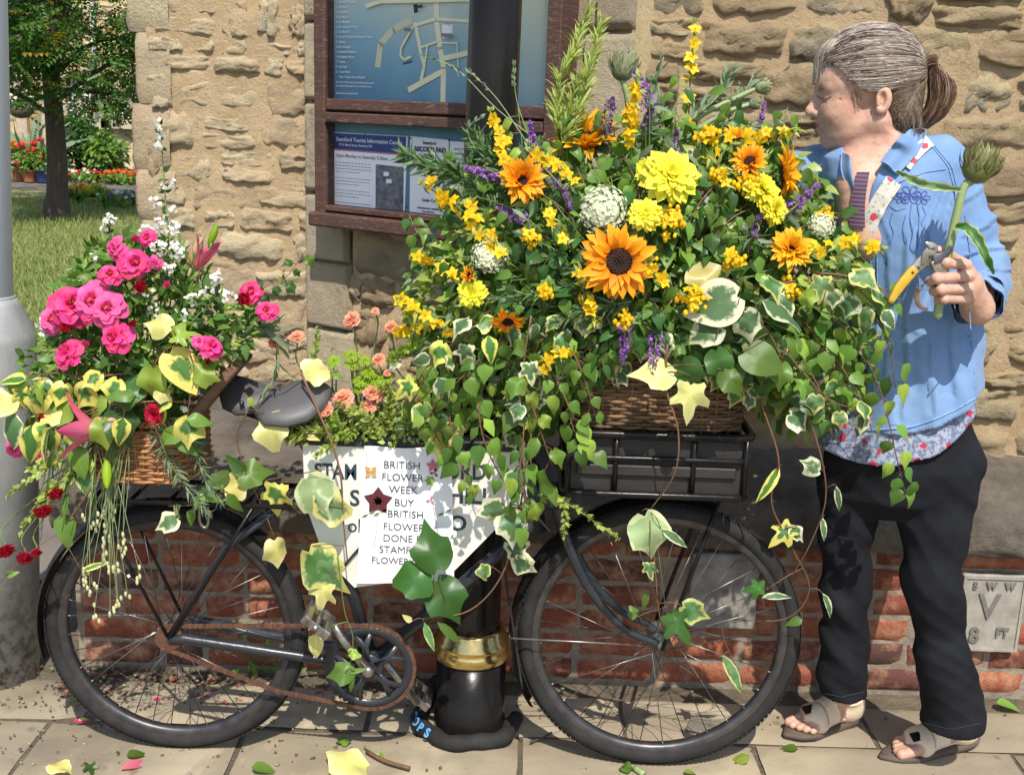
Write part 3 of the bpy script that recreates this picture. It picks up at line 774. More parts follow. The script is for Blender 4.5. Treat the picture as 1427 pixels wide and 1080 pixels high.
def pot(name, label, px, py, Y, r, h, mat_, fl, leafm='green', n=260):
    p = W(px, py, Y); t = thing(name, label, 'potted plant', (p.x, p.y, 0))
    m_ = MB(); m_.lathe([(r*.7, 0), (r, h), (r*1.08, h), (r*1.08, h*.86+.02), (r*.9, h*.86)], (p.x, p.y, 0), n=14, cap=False); part('pot', m_, mat_, t)
    m_ = MB(); cloud(m_, (p.x, p.y, h+.15), (r*1.5, r*1.3, .22), n, .09, T_['small']); q = part('foliage', m_, LM[leafm], t); q['kind'] = 'stuff'
    if fl:
        m_ = MB()
        for _ in range(16):
            d = rdir((0,-.4,.6)); m_.sphere(V((p.x, p.y, h+.2))+V((d.x*r*1.6, d.y*r*1.3, d.z*.26)), rnd(.02, .05), 5, 3)
        q = part('blossom', m_, fl, t); q['kind'] = 'stuff'
M_['terracotta'] = simple('terracotta', (.45,.17,.08), (.33,.12,.06), 12, .8, 0, 30, .05)
M_['blueglaze'] = simple('blue_glaze', (.03,.07,.22), (.02,.04,.13), 12, .2, 0, 30, .05)
M_['bluepaint'] = simple('blue_edging_paint', (.10,.17,.33), (.06,.10,.2), 12, .6, 0, 30, .05)
pot('flower_pot', 'terracotta pot of orange red geraniums beside the grey post', 26, 228, 18.6, .12, .2, M_['terracotta'], PM['orange'])
pot('flower_pot', 'terracotta pot with spiky leaves and red flowers left of the tree trunk', 40, 230, 18.4, .12, .18, M_['terracotta'], PM['red'])
pot('flower_pot', 'blue glazed pot with red flowers against the tree trunk', 60, 226, 18.4, .15, .2, M_['blueglaze'], PM['red'])
# spiky plant
p = W(42, 205, 18.45); t = thing('spiky_plant', 'tall pale green spiky plant rising behind the terracotta pots', 'plant', (p.x, p.y+.3, 0))
m_ = MB()
for _ in range(26): d = rdir((0,0,1.5)); b = V((p.x, p.y+.3, .25)); m_.inst(T_['narrow'], basis(d, rdir((0,-1,0)), (1, 1, 1), b) @ Matrix.Diagonal((1.2, rnd(.6, 1.05), 1, 1)))
part('leaf', m_, LM['grey'], t)
# hanging basket
p = W(29, 152, 19.5); t = thing('hanging_basket', 'dark hanging basket with white and pink flowers by the door', 'hanging basket', p)
m_ = MB(); m_.sphere(p, .21, 14, 8, sc3=(1,1,.75)); part('bowl', m_, M_['soil'], t)
m_ = MB(); cloud(m_, p+V((0,0,.14)), (.27, .25, .14), 300, .07, T_['small']); q = part('foliage', m_, LM['deep'], t); q['kind'] = 'stuff'
m_ = MB()
for _ in range(40): d = rdir((0,-.6,.5)); m_.sphere(p+V((d.x*.27, d.y*.27, .14+d.z*.16)), rnd(.015, .035), 5, 3)
q = part('blossom', m_, PM['white'], t); q['kind'] = 'stuff'
m_ = MB()
for a in range(3): m_.tube([p+V((.2*math.cos(a*2.1), .2*math.sin(a*2.1), .05)), p+V((0,0,.85))], .006, 4)
m_.tube([p+V((0,0,.85)), p+V((0, HY-p.y, .85))], .015, 5); part('chain', m_, M_['darksteel'], t)
# blue edging and flower beds
a, b = G(66, 222), G(192, 251); m_ = MB()
U = (b-a).normalized(); M3 = Matrix((U, V((-U.y, U.x, 0)), V((0,0,1)))).transposed()
t = thing('bed_edging', 'low blue painted board edging the flower bed by the path', 'edging', a)
L_ = (b-a).length; n = 9
for i in range(n): 
    m_ = MB(); m_.box(a+U*(L_*(i+.5)/n)+V((0,0,.07)), (L_/n/2-.01, .04, .08), M3, bev=.006); part('board', m_, M_['bluepaint'], t)
def bedflow(px0, px1, py, Y, n, mats, label, name='flower_bed'):
    a, b = W(px0, py, Y), W(px1, py, Y); t = thing(name, label, 'flower bed', ((a.x+b.x)/2, Y, 0)); m_ = MB()
    for _ in range(n*3): m_.inst(T_['small'], basis(rdir((0,0,1)), rdir((0,-1,.4)), rnd(.06, .14), (rnd(a.x, b.x), Y+rnd(-.4, .4), rnd(0, .10))))
    q = part('foliage', m_, LM['green'], t); q['kind'] = 'stuff'
    for mt in mats:
        m_ = MB()
        for _ in range(n//len(mats)): m_.sphere((rnd(a.x, b.x), Y+rnd(-.35, .35), rnd(.08, .18)), rnd(.02, .045), 5, 3, sc3=(1,1,.6))
        q = part('blossom', m_, mt, t); q['kind'] = 'stuff'
bedflow(98, 134, 262, 15.8, 120, [PM['orange'], PM['yellow']], 'small bed of orange and yellow bedding flowers right of the tree trunk')
bedflow(148, 190, 268, 15.2, 130, [PM['white'], PM['violet']], 'small bed of white and mauve pansies next to the wall end')
bedflow(150, 192, 240, 18.9, 120, [PM['red'], PM['orange']], 'bed of red flowers behind the blue edging')
bedflow(75, 140, 232, 18.9, 90, [PM['white'], PM['red']], 'mixed low planting behind the blue edging under the shrubs')
# tree on the lawn
TP = G(78, 302); t = thing('lawn_tree', 'slim dark trunked tree with feathery green leaves on the lawn', 'tree', TP)
m_ = MB(); tip = W(66, -60, TP.y)
tr = spline([TP+V((0,0,-.05)), W(80, 250, TP.y), W(77, 180, TP.y), W(70, 90, TP.y), W(68, 0, TP.y), tip, tip+V((.1,0,1.6))], 5)
m_.tube(tr, [.13-.07*i/(len(tr)-1) if i > 2 else .15 for i in range(len(tr))], 12); part('trunk', m_, M_['bark'], t)
random.seed(77); ends = []
for i in range(26):
    s_ = tr[random.randint(11, len(tr)-1)]; d = rdir((0,0,.35)); d.z = abs(d.z)*.5-.05; e = s_+d*rnd(.7, 2.0); mid = s_.lerp(e, .5)+V((0,0,rnd(0,.25)))
    m_ = MB(); pts = spline([s_, mid, e, e+d*.3+V((0,0,-.15))], 4); m_.tube(pts, [.035-.003*k for k in range(len(pts))], 6); part('branch', m_, M_['bark'], t); ends += pts[4:]
for px, py in ((30,70),(45,30),(110,40),(140,70),(165,100),(120,20),(160,30),(95,110),(30,100),(175,60),(60,60),(90,70),(150,120),(85,140),(20,30),(178,20),(185,110)):
    ends.append(W(px, py, TP.y+rnd(-.7, .9)))
for _ in range(30): a_ = rnd(0, 6.28); q_ = rnd(.3, 1.9); ends.append(V((TP.x+q_*math.cos(a_), TP.y+.3+q_*math.sin(a_), rnd(2.9, 4.6))))  # unseen crown clumps above the view, added to shade the lawn
crown = MB(); gold = MB()
def pinnate(mb, p, d, size):
    up = rdir((0,-.2,1), .35)
    d = V(d).normalized(); side = d.cross(up).normalized()
    for k in range(5):
        q = p+d*size*(k*.28)
        for s_ in (-1, 1): mb.inst(T_['quad'], basis(side*s_+d*.5, up, size*.42*rnd(.8, 1.1), q))
for e in ends:
    for _ in range(19):
        p = e+V((random.gauss(0, .24), random.gauss(0, .24), random.gauss(0, .16))); dd = rdir((0,0,-.15))
        pinnate(gold if random.random() < .07 else crown, p, dd, rnd(.11, .2))
q = part('crown', crown, LM['tree'], t); q['kind'] = 'stuff'; q = part('turning_leaves', gold, LM['treegold'], t); q['kind'] = 'stuff'
del crown, gold
# lawn grass blades near enough to read
m_ = MB(); random.seed(4)
for _ in range(9000):
    Y = 6.7+9*random.random()**1.3; x = W(rnd(10, 200), 300, Y).x; h_ = rnd(.03, .07)
    d = rdir((0,0,1.6)); m_.add([V((x,Y,-.02)), V((x+.012,Y,-.02)), V((x,Y,-.02))+d*h_*1.4], [(0,1,2)], [(0,0)]*3)
tag(part('grass_blades', m_, LM['drygrass']), 'short dry grass blades standing on the lawn', 'grass', kind='stuff')

# ================================================================== POSTS
gp0, gp1 = W(-6, 950, 2.74), W(-27, -10, 2.74); gp0.z = 0
ax = (gp1-gp0).normalized(); Mg = basis(V((0,1,0)), ax).to_3x3(); Mg = Matrix((ax.orthogonal().normalized(), ax.cross(ax.orthogonal().normalized()), ax)).transposed()
gpt = thing('steel_post', 'grey galvanised lamp column with wide base at the far left', 'lamp post', gp0)
Lg = (gp1-gp0).length; zs = (W(-15, 430, 2.66)-gp0).dot(ax)
m_ = MB(); m_.lathe([(.112, -.03), (.112, zs-.09), (.109, zs-.07), (.074, zs-.005), (.066, zs+.012)], gp0, Mg, 40); part('base', m_, M_['galvbase'], gpt)
m_ = MB(); m_.lathe([(.0605, zs), (.0605, zs+.02), (.059, zs+.025), (.053, Lg*1.6)], gp0, Mg, 36); part('shaft', m_, M_['galv'], gpt)
m_ = MB(); m_.lathe([(.064, zs+.008), (.066, zs+.013), (.064, zs+.018)], gp0, Mg, 36); part('collar', m_, M_['galvbase'], gpt)
BP = W(656, 950, 2.56); BP.z = 0
bp = thing('black_post', 'glossy black round post with brass collar standing before the notice board', 'lamp post', BP)
zt = W(655, 893, 2.47).z; zb = W(655, 936, 2.47).z; hcol = zt-zb
m_ = MB(); m_.lathe([(.088, -.02), (.088, .02), (.085, .03), (.085, zb)], BP, n=48); part('base', m_, M_['blackpaint'], bp)
m_ = MB(); m_.lathe([(.086, zb-.002), (.091, zb+.004), (.0935, zb+.014), (.0935, zb+hcol*.36), (.089, zb+hcol*.43), (.091, zb+hcol*.5), (.091, zb+hcol*.58), (.083, zb+hcol*.66), (.083, zb+hcol*.76), (.079, zb+hcol*.80), (.079, zb+hcol*.93), (.071, zt)], BP, n=56)
part('collar', m_, M_['brass'], bp)
ptop = W(691, 0, 2.56); pax = (ptop-V((BP.x, BP.y, zt))).normalized(); m_ = MB(); Mp = Matrix((pax.orthogonal().normalized(), pax.cross(pax.orthogonal().normalized()), pax)).transposed(); m_.lathe([(.070, -.005), (.067, .02), (.0605, .9-zt), (.0565, 1.5-zt), (.054, 2.4)], V((BP.x, BP.y, zt)), Mp, n=44); part('shaft', m_, M_['blackpaint'], bp)

# ================================================================== NOTICE BOARD
def hitp(px, py, P, N):
    d = ray(px, py); o = V((0,0,CAMZ)); t = (P-o).dot(N)/d.dot(N); return o+d*t
OB = WB0+Nb*.055
def HB(px, py, off=0): return hitp(px, py, OB+Nb*off, Nb)
def bu(p): return (p-OB).dot(Ub)
Zv = V((0,0,1)); MBd = Matrix((Ub, -Nb, Zv)).transposed()
FO = .045                                           # frame face stands this far off the backing
uL, uR = bu(HB(437, 150, FO)), bu(HB(781, 60, FO))
zfb = HB(436, 303, FO).z; zmr0 = HB(450, 135, FO).z; zmr1 = HB(450, 172, FO).z; zlow = HB(455, 286, FO).z
top = HB(437, -60, FO).z
nb = thing('notice_board', 'dark brown wooden notice board cabinet with town map and posters', 'notice board', OB+Ub*((uL+uR)/2))
def bbox_(u0, u1, z0, z1, n0, n1, name, mat_, bev=.003, p=nb):
    m_ = MB(); m_.box(OB+Ub*((u0+u1)/2)+Nb*((n0+n1)/2)+Zv*((z0+z1)/2), ((u1-u0)/2, (n1-n0)/2, (z1-z0)/2), MBd, bev=bev); return part(name, m_, mat_, p)
sw = .040
bbox_(uL+.005, uR-.005, zfb+.01, top, -.05, -.004, 'backing', M_['wood'])
bbox_(uL, uL+sw, zfb+.0, top, -.05, FO, 'stile', M_['wood']); bbox_(uR-sw, uR, zfb, top, -.05, FO, 'stile', M_['wood'])
bbox_(uL+sw+.001, uR-sw-.001, zmr0-.002-.033, zmr0-.004, -.02, FO-.004, 'rail', M_['wood']); bbox_(uL+sw+.001, uR-sw-.001, zmr1+.003, zmr0-.041, -.02, FO+.003, 'rail', M_['wood'])
bbox_(uL+sw+.001, uR-sw-.001, zfb+.022, zlow, -.02, FO+.003, 'rail', M_['wood']); bbox_(uL-.008, uR+.008, zfb-.022, zfb+.018, -.05, FO+.022, 'sill', M_['wood'], .006)
def gradmat():
    m = NT('map_print'); c = m.co('Object'); s = m.n('SeparateXYZ'); m.l(c, s.inputs[0])
    g = m.n('TexGradient', gradient_type='SPHERICAL'); mp = m.n('Mapping'); mp.inputs['Location'].default_value = (.02, 0, -.5); mp.inputs['Scale'].default_value = (2.4, 1, 1.25)
    m.l(c, mp.inputs[0]); 
    z = m.math('ADD', m.math('MULTIPLY', m.math('SUBTRACT', s.outputs[2], zmr0), 2.6), m.math('MULTIPLY', s.outputs[0], .9))
    z = m.math('ADD', z, m.math('MULTIPLY', m.math('SUBTRACT', m.noise(4, 2), .5), .5))
    cc = m.ramp(m.math('ADD', z, .12), [(0., (.08,.21,.34)), (.35, (.19,.36,.45)), (.75, (.48,.55,.46)), (1., (.58,.60,.44))])
    m.color(cc); m.set(rough=.35, spec=.4); return m.m
M_['map'] = gradmat()
mp_ = MB(); mp_.box(OB+Ub*((uL+uR)/2)+Zv*((zmr0+top)/2)+Nb*.001, ((uR-uL)/2-sw+.002, .003, (top-zmr0)/2+.01), MBd); mo = thing('map_sheet', 'x', 'x', OB+Ub*((uL+uR)/2)+Zv*zmr0); bpy.data.objects.remove(mo)
mapp = part('town_map', mp_, M_['map'], nb)
M_['road'] = flat('cream_road_print', (.72,.69,.47), .5); M_['river'] = flat('beige_print', (.56,.53,.38), .5); M_['whiteprint'] = flat('white_print', (.7,.75,.78), .5)
def mz(x, y): p = HB(440+x/6.486, y/6.486, .005); return bu(p), p.z
def road(pts, wd, mat_, off=.0):
    m_ = MB(); q = [mz(*a) for a in pts]; hw = wd/6.486*.0020/2
    for (a, b), (c_, d) in zip(q[:-1], q[1:]):
        dv = V((c_-a, d-b)); l = dv.length; dv /= l; n_ = V((-dv.y, dv.x))
        A = V((a, b))-dv*hw*.4; B = V((c_, d))+dv*hw*.4
        poly = [A-n_*hw, B-n_*hw, B+n_*hw, A+n_*hw]
        m_.prism([(p.x, p.y) for p in poly], OB+Nb*(.0045+off), Ub, Zv, .0004)
    return part('print', m_, mat_, nb, smooth=False)
road([(560,600),(585,400),(700,270),(860,190)], 62, M_['river'])
for k, (pts, w_) in enumerate([([(1090,-120),(1092,190),(1125,440),(1155,620),(1150,915)], 52), ([(900,215),(955,500),(985,600),(955,720)], 34), ([(845,815),(1145,650)], 48), ([(890,235),(1090,175),(1400,195)], 28),
    ([(960,430),(1110,378)], 18), ([(1015,420),(975,680)], 16), ([(1170,530),(1395,480)], 44), ([(1140,390),(1285,395)], 12), ([(1285,385),(1298,700)], 10), ([(885,250),(780,440),(775,510),(810,545),(870,515)], 20), ([(470,60),(600,18),(1400,0)], 34)]):
    road(pts, w_, M_['road'], .0005+.0005*k)
road([(1190,330),(1190,250)], 110, M_['paper'], .0001); road([(1150,320),(1240,322)], 26, M_['greyink'], .0068)
road([(900,50),(905,110)], 40, M_['ink'], .0001); road([(930,70),(975,60)], 22, M_['ink'], .0068); road([(815,270),(870,275)], 26, M_['greyink'], .0068); road([(790,580),(870,560)], 14, M_['navy'], .0001)
random.seed(2)
for i, s_ in enumerate(["1  Browne's Hospital", "2  All Saints'", "3  St. John's", "4  St. Mary's", "5  St. Michael's", "6  St. Leonard's Priory", "7  St. Martin's", "8  Arts & Tourist Information Centre", "9  Library", "10 St. George's", "11 Stamford Museum", "12 Burghley House", "T  Toilets", "P  Car Park", "C  Coach Park", "    Taxi / Coach drop off point", "For Town Trails & further information please call at", "the Tourist Information Centre, St Mary's Street", "", "Please take care of your town"]):
    if not s_: continue
    y = 22+45*i if i < 16 else 745+(i-16)*33
    p = HB(440+(185)/6.486, y/6.486, .0075)
    text('map_text', s_, .0085 if i < 16 else .0065, M_['whiteprint'], nb, p, Ub, Zv, .0002, .00012, 'LEFT')
for s_, x, y in (('T O', 1190, 225), ('TOWN', 1200, 345)): text('map_text', s_, .009, M_['ink'], nb, HB(440+x/6.486, y/6.486, .0125), Ub, Zv, .0002)
# lower cabinet: blue backing, three sheets
bbox_(uL+sw, uR-sw, zlow-.002, zmr1+.004, -.003, .002, 'back_panel', simple('teal_backing', (.05,.13,.19), (.08,.22,.28), 5, .6), 0)
def lz(x, y, off=.004): return HB(440+x/6, 160+y/6, off)
def sheet(name, quad, mat_, off):
    m_ = MB(); q = [lz(*a, off) for a in quad]; m_.prism([(bu(p), p.z) for p in q], OB+Nb*off, Ub, Zv, .0004); return part(name, m_, mat_, nb, smooth=False)
sheet('poster', [(135,750),(742,852),(770,182),(148,147)], M_['paper'], .004)
sheet('poster_header', [(143,285),(752,332),(757,186),(149,153)], flat('blue_print', (.02,.045,.20), .5), .0046)
sheet('poster_line', [(143,296),(752,343),(752,334),(143,287)], flat('red_print', (.5,.06,.06), .5), .0046)
sheet('poster_photo', [(500,805),(732,838),(735,440),(502,415)], simple('aerial_photo_print', (.03,.035,.06), (.22,.22,.24), 55, .5, var=0), .0046)
for a, b in ((590,495),(612,555)): sheet('photo_label', [(a-22,b+18),(a+22,b+20),(a+22,b-14),(a-22,b-16)], M_['paper'], .0052)
sheet('poster', [(785,855),(1108,900),(1113,213),(792,180)], M_['paper'], .004); sheet('poster', [(1118,900),(1500,955),(1500,250),(1122,222)], M_['paper'], .004)
text('poster_text', 'Stamford Tourist Information Centre', .0155, M_['whiteprint'], nb, lz(172,205,.0055), Ub, Zv, .0002, .0002, 'LEFT')
text('poster_text', "27 St. Mary's Street, Stamford, PE9", .0085, M_['whiteprint'], nb, lz(195,250,.0055), Ub, Zv, .0002, .0001, 'LEFT')
text('poster_text', 'Open Monday to Saturday 9.30am', .0135, M_['greyink'], nb, lz(168,340,.0052), Ub, Zv, .0002, .0001, 'LEFT')
m_ = MB()
for i in range(15):
    if i in (4, 8, 12): continue
    y = 390+i*25.5; a = lz(165, y+4, .0046); b = lz(165+(310 if i % 4 != 3 else 210)*rnd(.93, 1), y+28, .0046)
    for k in range(11):
        u0 = bu(a)+(bu(b)-bu(a))*k/11; u1 = bu(a)+(bu(b)-bu(a))*(k+rnd(.6, .88))/11; zz = a.z
        m_.prism([(u0, zz-.0018), (u1, zz-.0018), (u1, zz), (u0, zz)], OB+Nb*.0046, Ub, Zv, .0003)
part('poster_small_print', m_, M_['greyink'], nb, smooth=False)
for s_, x, y, sz, b in (('Stamford', 950, 240, .012, .0003), ('RECORD FAIR', 955, 295, .017, .0009), ('2020', 945, 352, .017, .0008), ('10am  Arts Centre', 985, 402, .008, .0002), ('Collectors Fair', 975, 505, .009, .0001), ('Under Cover', 960, 720, .011, .0003), ('Refreshments available', 940, 785, .008, .0001), ('Free admission', 940, 812, .007, .0001), ('Tel 01780', 940, 840, .007, .0001)):
    text('poster_text', s_, sz, M_['ink'], nb, lz(x, y, .0052), Ub, Zv, .0002, b)
for i in range(5): text('poster_text', 'Stamford Events', .007, M_['ink'], nb, lz(1215, 290+i*40, .0052), Ub, Zv, .0002, 0)
m_ = MB()
for x, y in ((152,160),(412,160),(130,460),(165,760),(478,800),(745,850),(797,200),(1110,212),(780,845),(1108,890),(760,770)): m_.sphere(lz(x, y, .006), .0022, 8, 5)
part('pin', m_, M_['darksteel'], nb)
def glassmat():
    m = NT('cabinet_glass'); m.t.nodes.remove(m.b); tr_ = m.n('BsdfTransparent'); gl = m.n('BsdfGlossy'); gl.inputs['Roughness'].default_value = .02
    tr_.inputs[0].default_value = (1, 1, 1, 1); fr = m.n('Fresnel'); fr.inputs[0].default_value = 1.12; mx = m.n('MixShader')
    m.l(fr.outputs[0], mx.inputs[0]); m.l(tr_.outputs[0], mx.inputs[1]); m.l(gl.outputs[0], mx.inputs[2]); m.l(mx.outputs[0], m.out.inputs[0]); return m.m
M_['glass'] = glassmat()
for z0, z1 in ((zmr0-.002, top), (zlow-.002, zmr1+.004)):
    bbox_(uL+sw-.003, uR-sw+.003, z0, z1, .028, .032, 'glass_pane', M_['glass'], 0)
for px in (462, 583): p = HB(px, 150, FO+.004); bbox_(bu(p)-.018, bu(p)+.018, zmr1+.006, zmr1+.012, FO, FO+.0045, 'hinge', M_['darksteel'], .001)
# ================================================================== BICYCLE
BY = 2.41
def B(px, py, dy=0.0): return W(px, py, BY+dy)
hubR, hubF = B(246, 876), B(918, 886)
bk = thing('bicycle', 'old black carrier bicycle leaning on the black post, loaded with flowers', 'bicycle', (B(580, 900).x, BY, 0))
def wheel(hub, R_, nsp, seed):
    random.seed(seed); tr_ = .019; ro = R_-.005
    def ring(r, n=64): return [hub+V((r*math.cos(2*math.pi*i/n), 0, r*math.sin(2*math.pi*i/n))) for i in range(n)]
    m_ = MB(); P = ring(ro-tr_, 72)
    P = [V((p.x, p.y, max(p.z, tr_*.72))) for p in P]; m_.tube(P, tr_, 12, closed=True, flat=1.05)
    tyre = part('tyre', m_, M_['rubber'], bk)
    m_ = MB()
    for i in range(150):                         # tread blocks
        a = 2*math.pi*i/150
        for s_ in (-1, 1):
            c = hub+V(((ro+.0005)*math.cos(a), s_*.006, (ro+.0005)*math.sin(a))); Mr = Matrix.Rotation(-a, 3, 'Y')
            if c.z > .004: m_.box(c, (.0012, .0045, .005), Mr)
    sub('tread', m_, M_['rubber'], tyre, bk)['kind'] = 'stuff'
    m_ = MB(); rr = ro-tr_*2; n = 72
    for prof in ([(-.013, rr+.008), (-.013, rr-.004), (-.008, rr-.012), (.008, rr-.012), (.013, rr-.004), (.013, rr+.008)],):
        vs = []; F = []
        for i in range(n):
            a = 2*math.pi*i/n
            for (y, r) in prof: vs.append(hub+V((r*math.cos(a), y, r*math.sin(a))))
        k = len(prof)
        for i in range(n):
            for j in range(k-1): F.append((i*k+j, i*k+j+1, ((i+1) % n)*k+j+1, ((i+1) % n)*k+j))
        m_.add(vs, F)
    rim = part('rim', m_, M_['darksteel'], bk)
    m_ = MB(); Mx = Matrix.Rotation(math.pi/2, 3, 'X')
    m_.lathe([(.006, -.055), (.010, -.05), (.012, -.038), (.024, -.034), (.024, -.028), (.014, -.022), (.014, .022), (.024, .028), (.024, .034), (.012, .038), (.008, .055)], hub, Mx, 20)
    part('hub', m_, M_['steel'], bk)
    for i in range(nsp):
        a = 2*math.pi*(i+.5)/nsp; s_ = 1 if i % 2 else -1; off = (.55 if (i//2) % 2 else -.55)
        p = hub+V((.022*math.cos(a+off*2.2), s_*.030, .022*math.sin(a+off*2.2))); q = hub+V(((rr-.008)*math.cos(a), s_*.003, (rr-.008)*math.sin(a)))
        m_ = MB(); m_.tube([p, q], .0011, 4); m_.tube([q, p.lerp(q, .965)], .002, 5); part('spoke', m_, M_['darksteel'] if random.random() < .6 else M_['steel'], bk)
    return tyre
wheel(hubR, hubR.z, 36, 1); wheel(hubF, hubF.z, 32, 2)
def guard(hub, R_, a0, a1, name='mudguard', w_=.028):
    m_ = MB(); n = 40
    def fn(u, v):
        a = a0+(a1-a0)*u; t = (v-.5)*2; r = R_+.016-.012*t*t; return hub+V((r*math.cos(a), w_*t, r*math.sin(a)))
    m_.grid(fn, n, 6); 
    def fn2(u, v):
        a = a0+(a1-a0)*u; t = (v-.5)*2; r = R_+.0145-.012*t*t; return hub+V((r*math.cos(a), w_*t, r*math.sin(a)))
    m_.grid(fn2, n, 6); return part(name, m_, M_['blackpaint'], bk)
guard(hubR, hubR.z, R(48), R(196)); guard(hubF, hubF.z, R(72), R(212))
fr = MB(); BB = B(518, 916); sc_ = B(444, 668); ST = B(437, 640); HL = B(748, 725); HU = B(727, 628)
fr.tube([BB, ST], .0145, 14); fr.tube([BB+V((.01,0,.0)), HL], .0155, 14); fr.tube([sc_, HU+V((0,0,-.03))], .013, 12); fr.tube([HL+(HL-HU)*.15, HU+(HU-HL)*.1], .019, 16)
for s_ in (-1, 1):
    o = V((0, s_*.05, 0)); fr.tube([hubR+o, hubR+o+V((.03,-s_*.004,.0)), BB+V((-.05, s_*.032, 0)), BB+V((0, s_*.02, 0))], [.011, .013, .0115, .011], 10)
    fr.tube([hubR+o+V((0,0,.005)), B(322, 752)+V((0, s_*.04, 0)), sc_+V((0, s_*.02, 0))], .0085, 10)
Mx = Matrix.Rotation(math.pi/2, 3, 'X')
fr.lathe([(.02, -.038), (.023, -.034), (.023, .034), (.02, .038)], BB, Mx, 20)
frame = part('frame', fr, M_['bikepaint'], bk)
m_ = MB()
for s_ in (-1, 1):
    o = s_*.045; m_.tube(spline([B(772, 690)+V((0,o*.6,0)), B(793, 754)+V((0,o,0)), B(822, 812)+V((0,o,0)), B(866, 862)+V((0,o,0)), hubF+V((0,o,0))], 6), [.0125-.0045*i/24 for i in range(25)], 10)
m_.box(B(772, 690), (.026, .048, .018), bev=.006); m_.tube([B(772, 690), HU], .012, 10); part('fork', m_, M_['bikepaint'], bk)
m_ = MB(); m_.tube([B(402, 560), B(412, 600), ST], .011, 10); part('seat_post', m_, M_['steel'], bk)
# drivetrain
cr = .100; cF = BB+V((0, -.048, 0)); cw = MB(); n = 96
vs = []; F = []
for i in range(n):
    a = 2*math.pi*i/n; ro_ = cr+(.004 if i % 2 else -.002)
    for r, y in ((ro_, -.0015), (.080, -.0015), (.080, .0015), (ro_, .0015)): vs.append(cF+V((r*math.cos(a), y, r*math.sin(a))))
for i in range(n):
    for j in range(4): F.append((i*4+j, i*4+(j+1) % 4, ((i+1) % n)*4+(j+1) % 4, ((i+1) % n)*4+j))
cw.add(vs, F)
for i in range(5):
    a = 2*math.pi*i/5+.5
    for da in (-.22, .22): cw.tube([cF+V((.016*math.cos(a), 0, .016*math.sin(a))), cF+V((.05*math.cos(a), 0, .05*math.sin(a))), cF+V((.083*math.cos(a+da), 0, .083*math.sin(a+da)))], [.011, .008, .006], 8, flat=.4)
cw.lathe([(.03, -.003), (.034, 0), (.03, .003)], cF, Mx, 24); chw = part('chainring', cw, M_['bikepaint'], bk)
m_ = MB(); pd = B(447, 856, -.09); m_.tube([cF+V((0,-.012,0)), cF.lerp(pd, .5)+V((0,-.006,0)), V((pd.x, cF.y-.014, pd.z))], [.012, .0085, .009], 10, flat=.7)
m_.lathe([(.012, -.012), (.014, 0), (.008, .006)], cF+V((0,-.022,0)), Mx, 16)
pd2 = cF*2-pd; pd2.y = BB.y+.06; m_.tube([BB+V((0,.05,0)), pd2], .009, 8)
m_.tube([BB+V((0,-.06,0)), BB+V((0,.06,0))], .008, 8); part('crank', m_, M_['steel'], bk)
for p_, s_ in ((V((pd.x, cF.y-.02, pd.z)), -1), (pd2, 1)):
    m_ = MB(); Mr = Matrix.Rotation(R(38), 3, 'Y')
    m_.tube([p_, p_+V((0, s_*.095, 0))], .007, 8)
    for k in (-1, 1): m_.box(p_+V((0, s_*.05, 0))+Mr @ V((k*.026, 0, 0)), (.009, .042, .011), Mr, bev=.003)
    for k in (.012, .088): m_.box(p_+V((0, s_*k, 0)), (.032, .003, .009), Mr, bev=.001)
    part('pedal', m_, M_['steel'], bk)
def chainline(P, n=7):
    out = []
    for a, b in zip(P[:-1], P[1:]):
        L_ = (b-a).length; k = max(1, int(L_/.0064)); out += [a.lerp(b, i/k) for i in range(k)]
    return out
rs = .030; top = []
for i in range(17): a = R(95)-R(190)*i/16; top.append(cF+V((cr*1.03*math.cos(a), 0, cr*1.03*math.sin(a))))
bot = [hubR+V((rs*math.cos(a), 0, rs*math.sin(a))) for a in [R(268)-R(175)*i/8 for i in range(9)]]
bot = [V((p.x, cF.y, p.z)) for p in bot]
mid = top[-1].lerp(bot[0], .45)+V((0,0,-.022))
P = chainline(top+[mid]+bot+[top[0]])
m_ = MB()
for i in range(len(P)): 
    a, b = P[i], P[(i+1) % len(P)]; d = (b-a).normalized(); u_ = V((0,1,0)).cross(d)
    Mr = Matrix((d, V((0,1,0)), d.cross(V((0,1,0))))).transposed(); m_.box((a+b)/2, ((b-a).length*.46, .0022 if i % 2 else .0036, .0042), Mr)
part('chain', m_, M_['rust'], bk)
m_ = MB(); m_.lathe([(.026, -.002), (.031, 0), (.026, .002)], V((hubR.x, cF.y, hubR.z)), Mx, 20); part('sprocket', m_, M_['rust'], bk)
# saddle: two grey pads with a bolt
def pad(pts, Y, name, th=.02):
    q = [W(x, y, Y+(550-y)*.0016) for x, y in pts]; c = sum(q, V())/len(q); m_ = MB(); n = len(q)
    S = []
    for i in range(n):
        for t in (0, .5): S.append(q[i].lerp(q[(i+1) % n], t))
    ups = [(.0, 1.0), (.006, 1.03), (.014, .98), (.020, .82), (.022, .45)]
    vs = []; F = []; k = len(S)
    for z, s_ in ups:
        for p in S: vs.append(c+(p-c)*s_+V((0, 0, z-.012)))
    for i in range(len(ups)-1):
        for j in range(k): F.append((i*k+j, i*k+(j+1) % k, (i+1)*k+(j+1) % k, (i+1)*k+j))
    vs.append(c+V((0,0,.0105))); 
    for j in range(k): F.append(((len(ups)-1)*k+j, (len(ups)-1)*k+(j+1) % k, len(vs)-1))
    F.append(tuple(range(k))[::-1]); m_.add(vs, F); return part(name, m_, M_['saddle'], bk), c
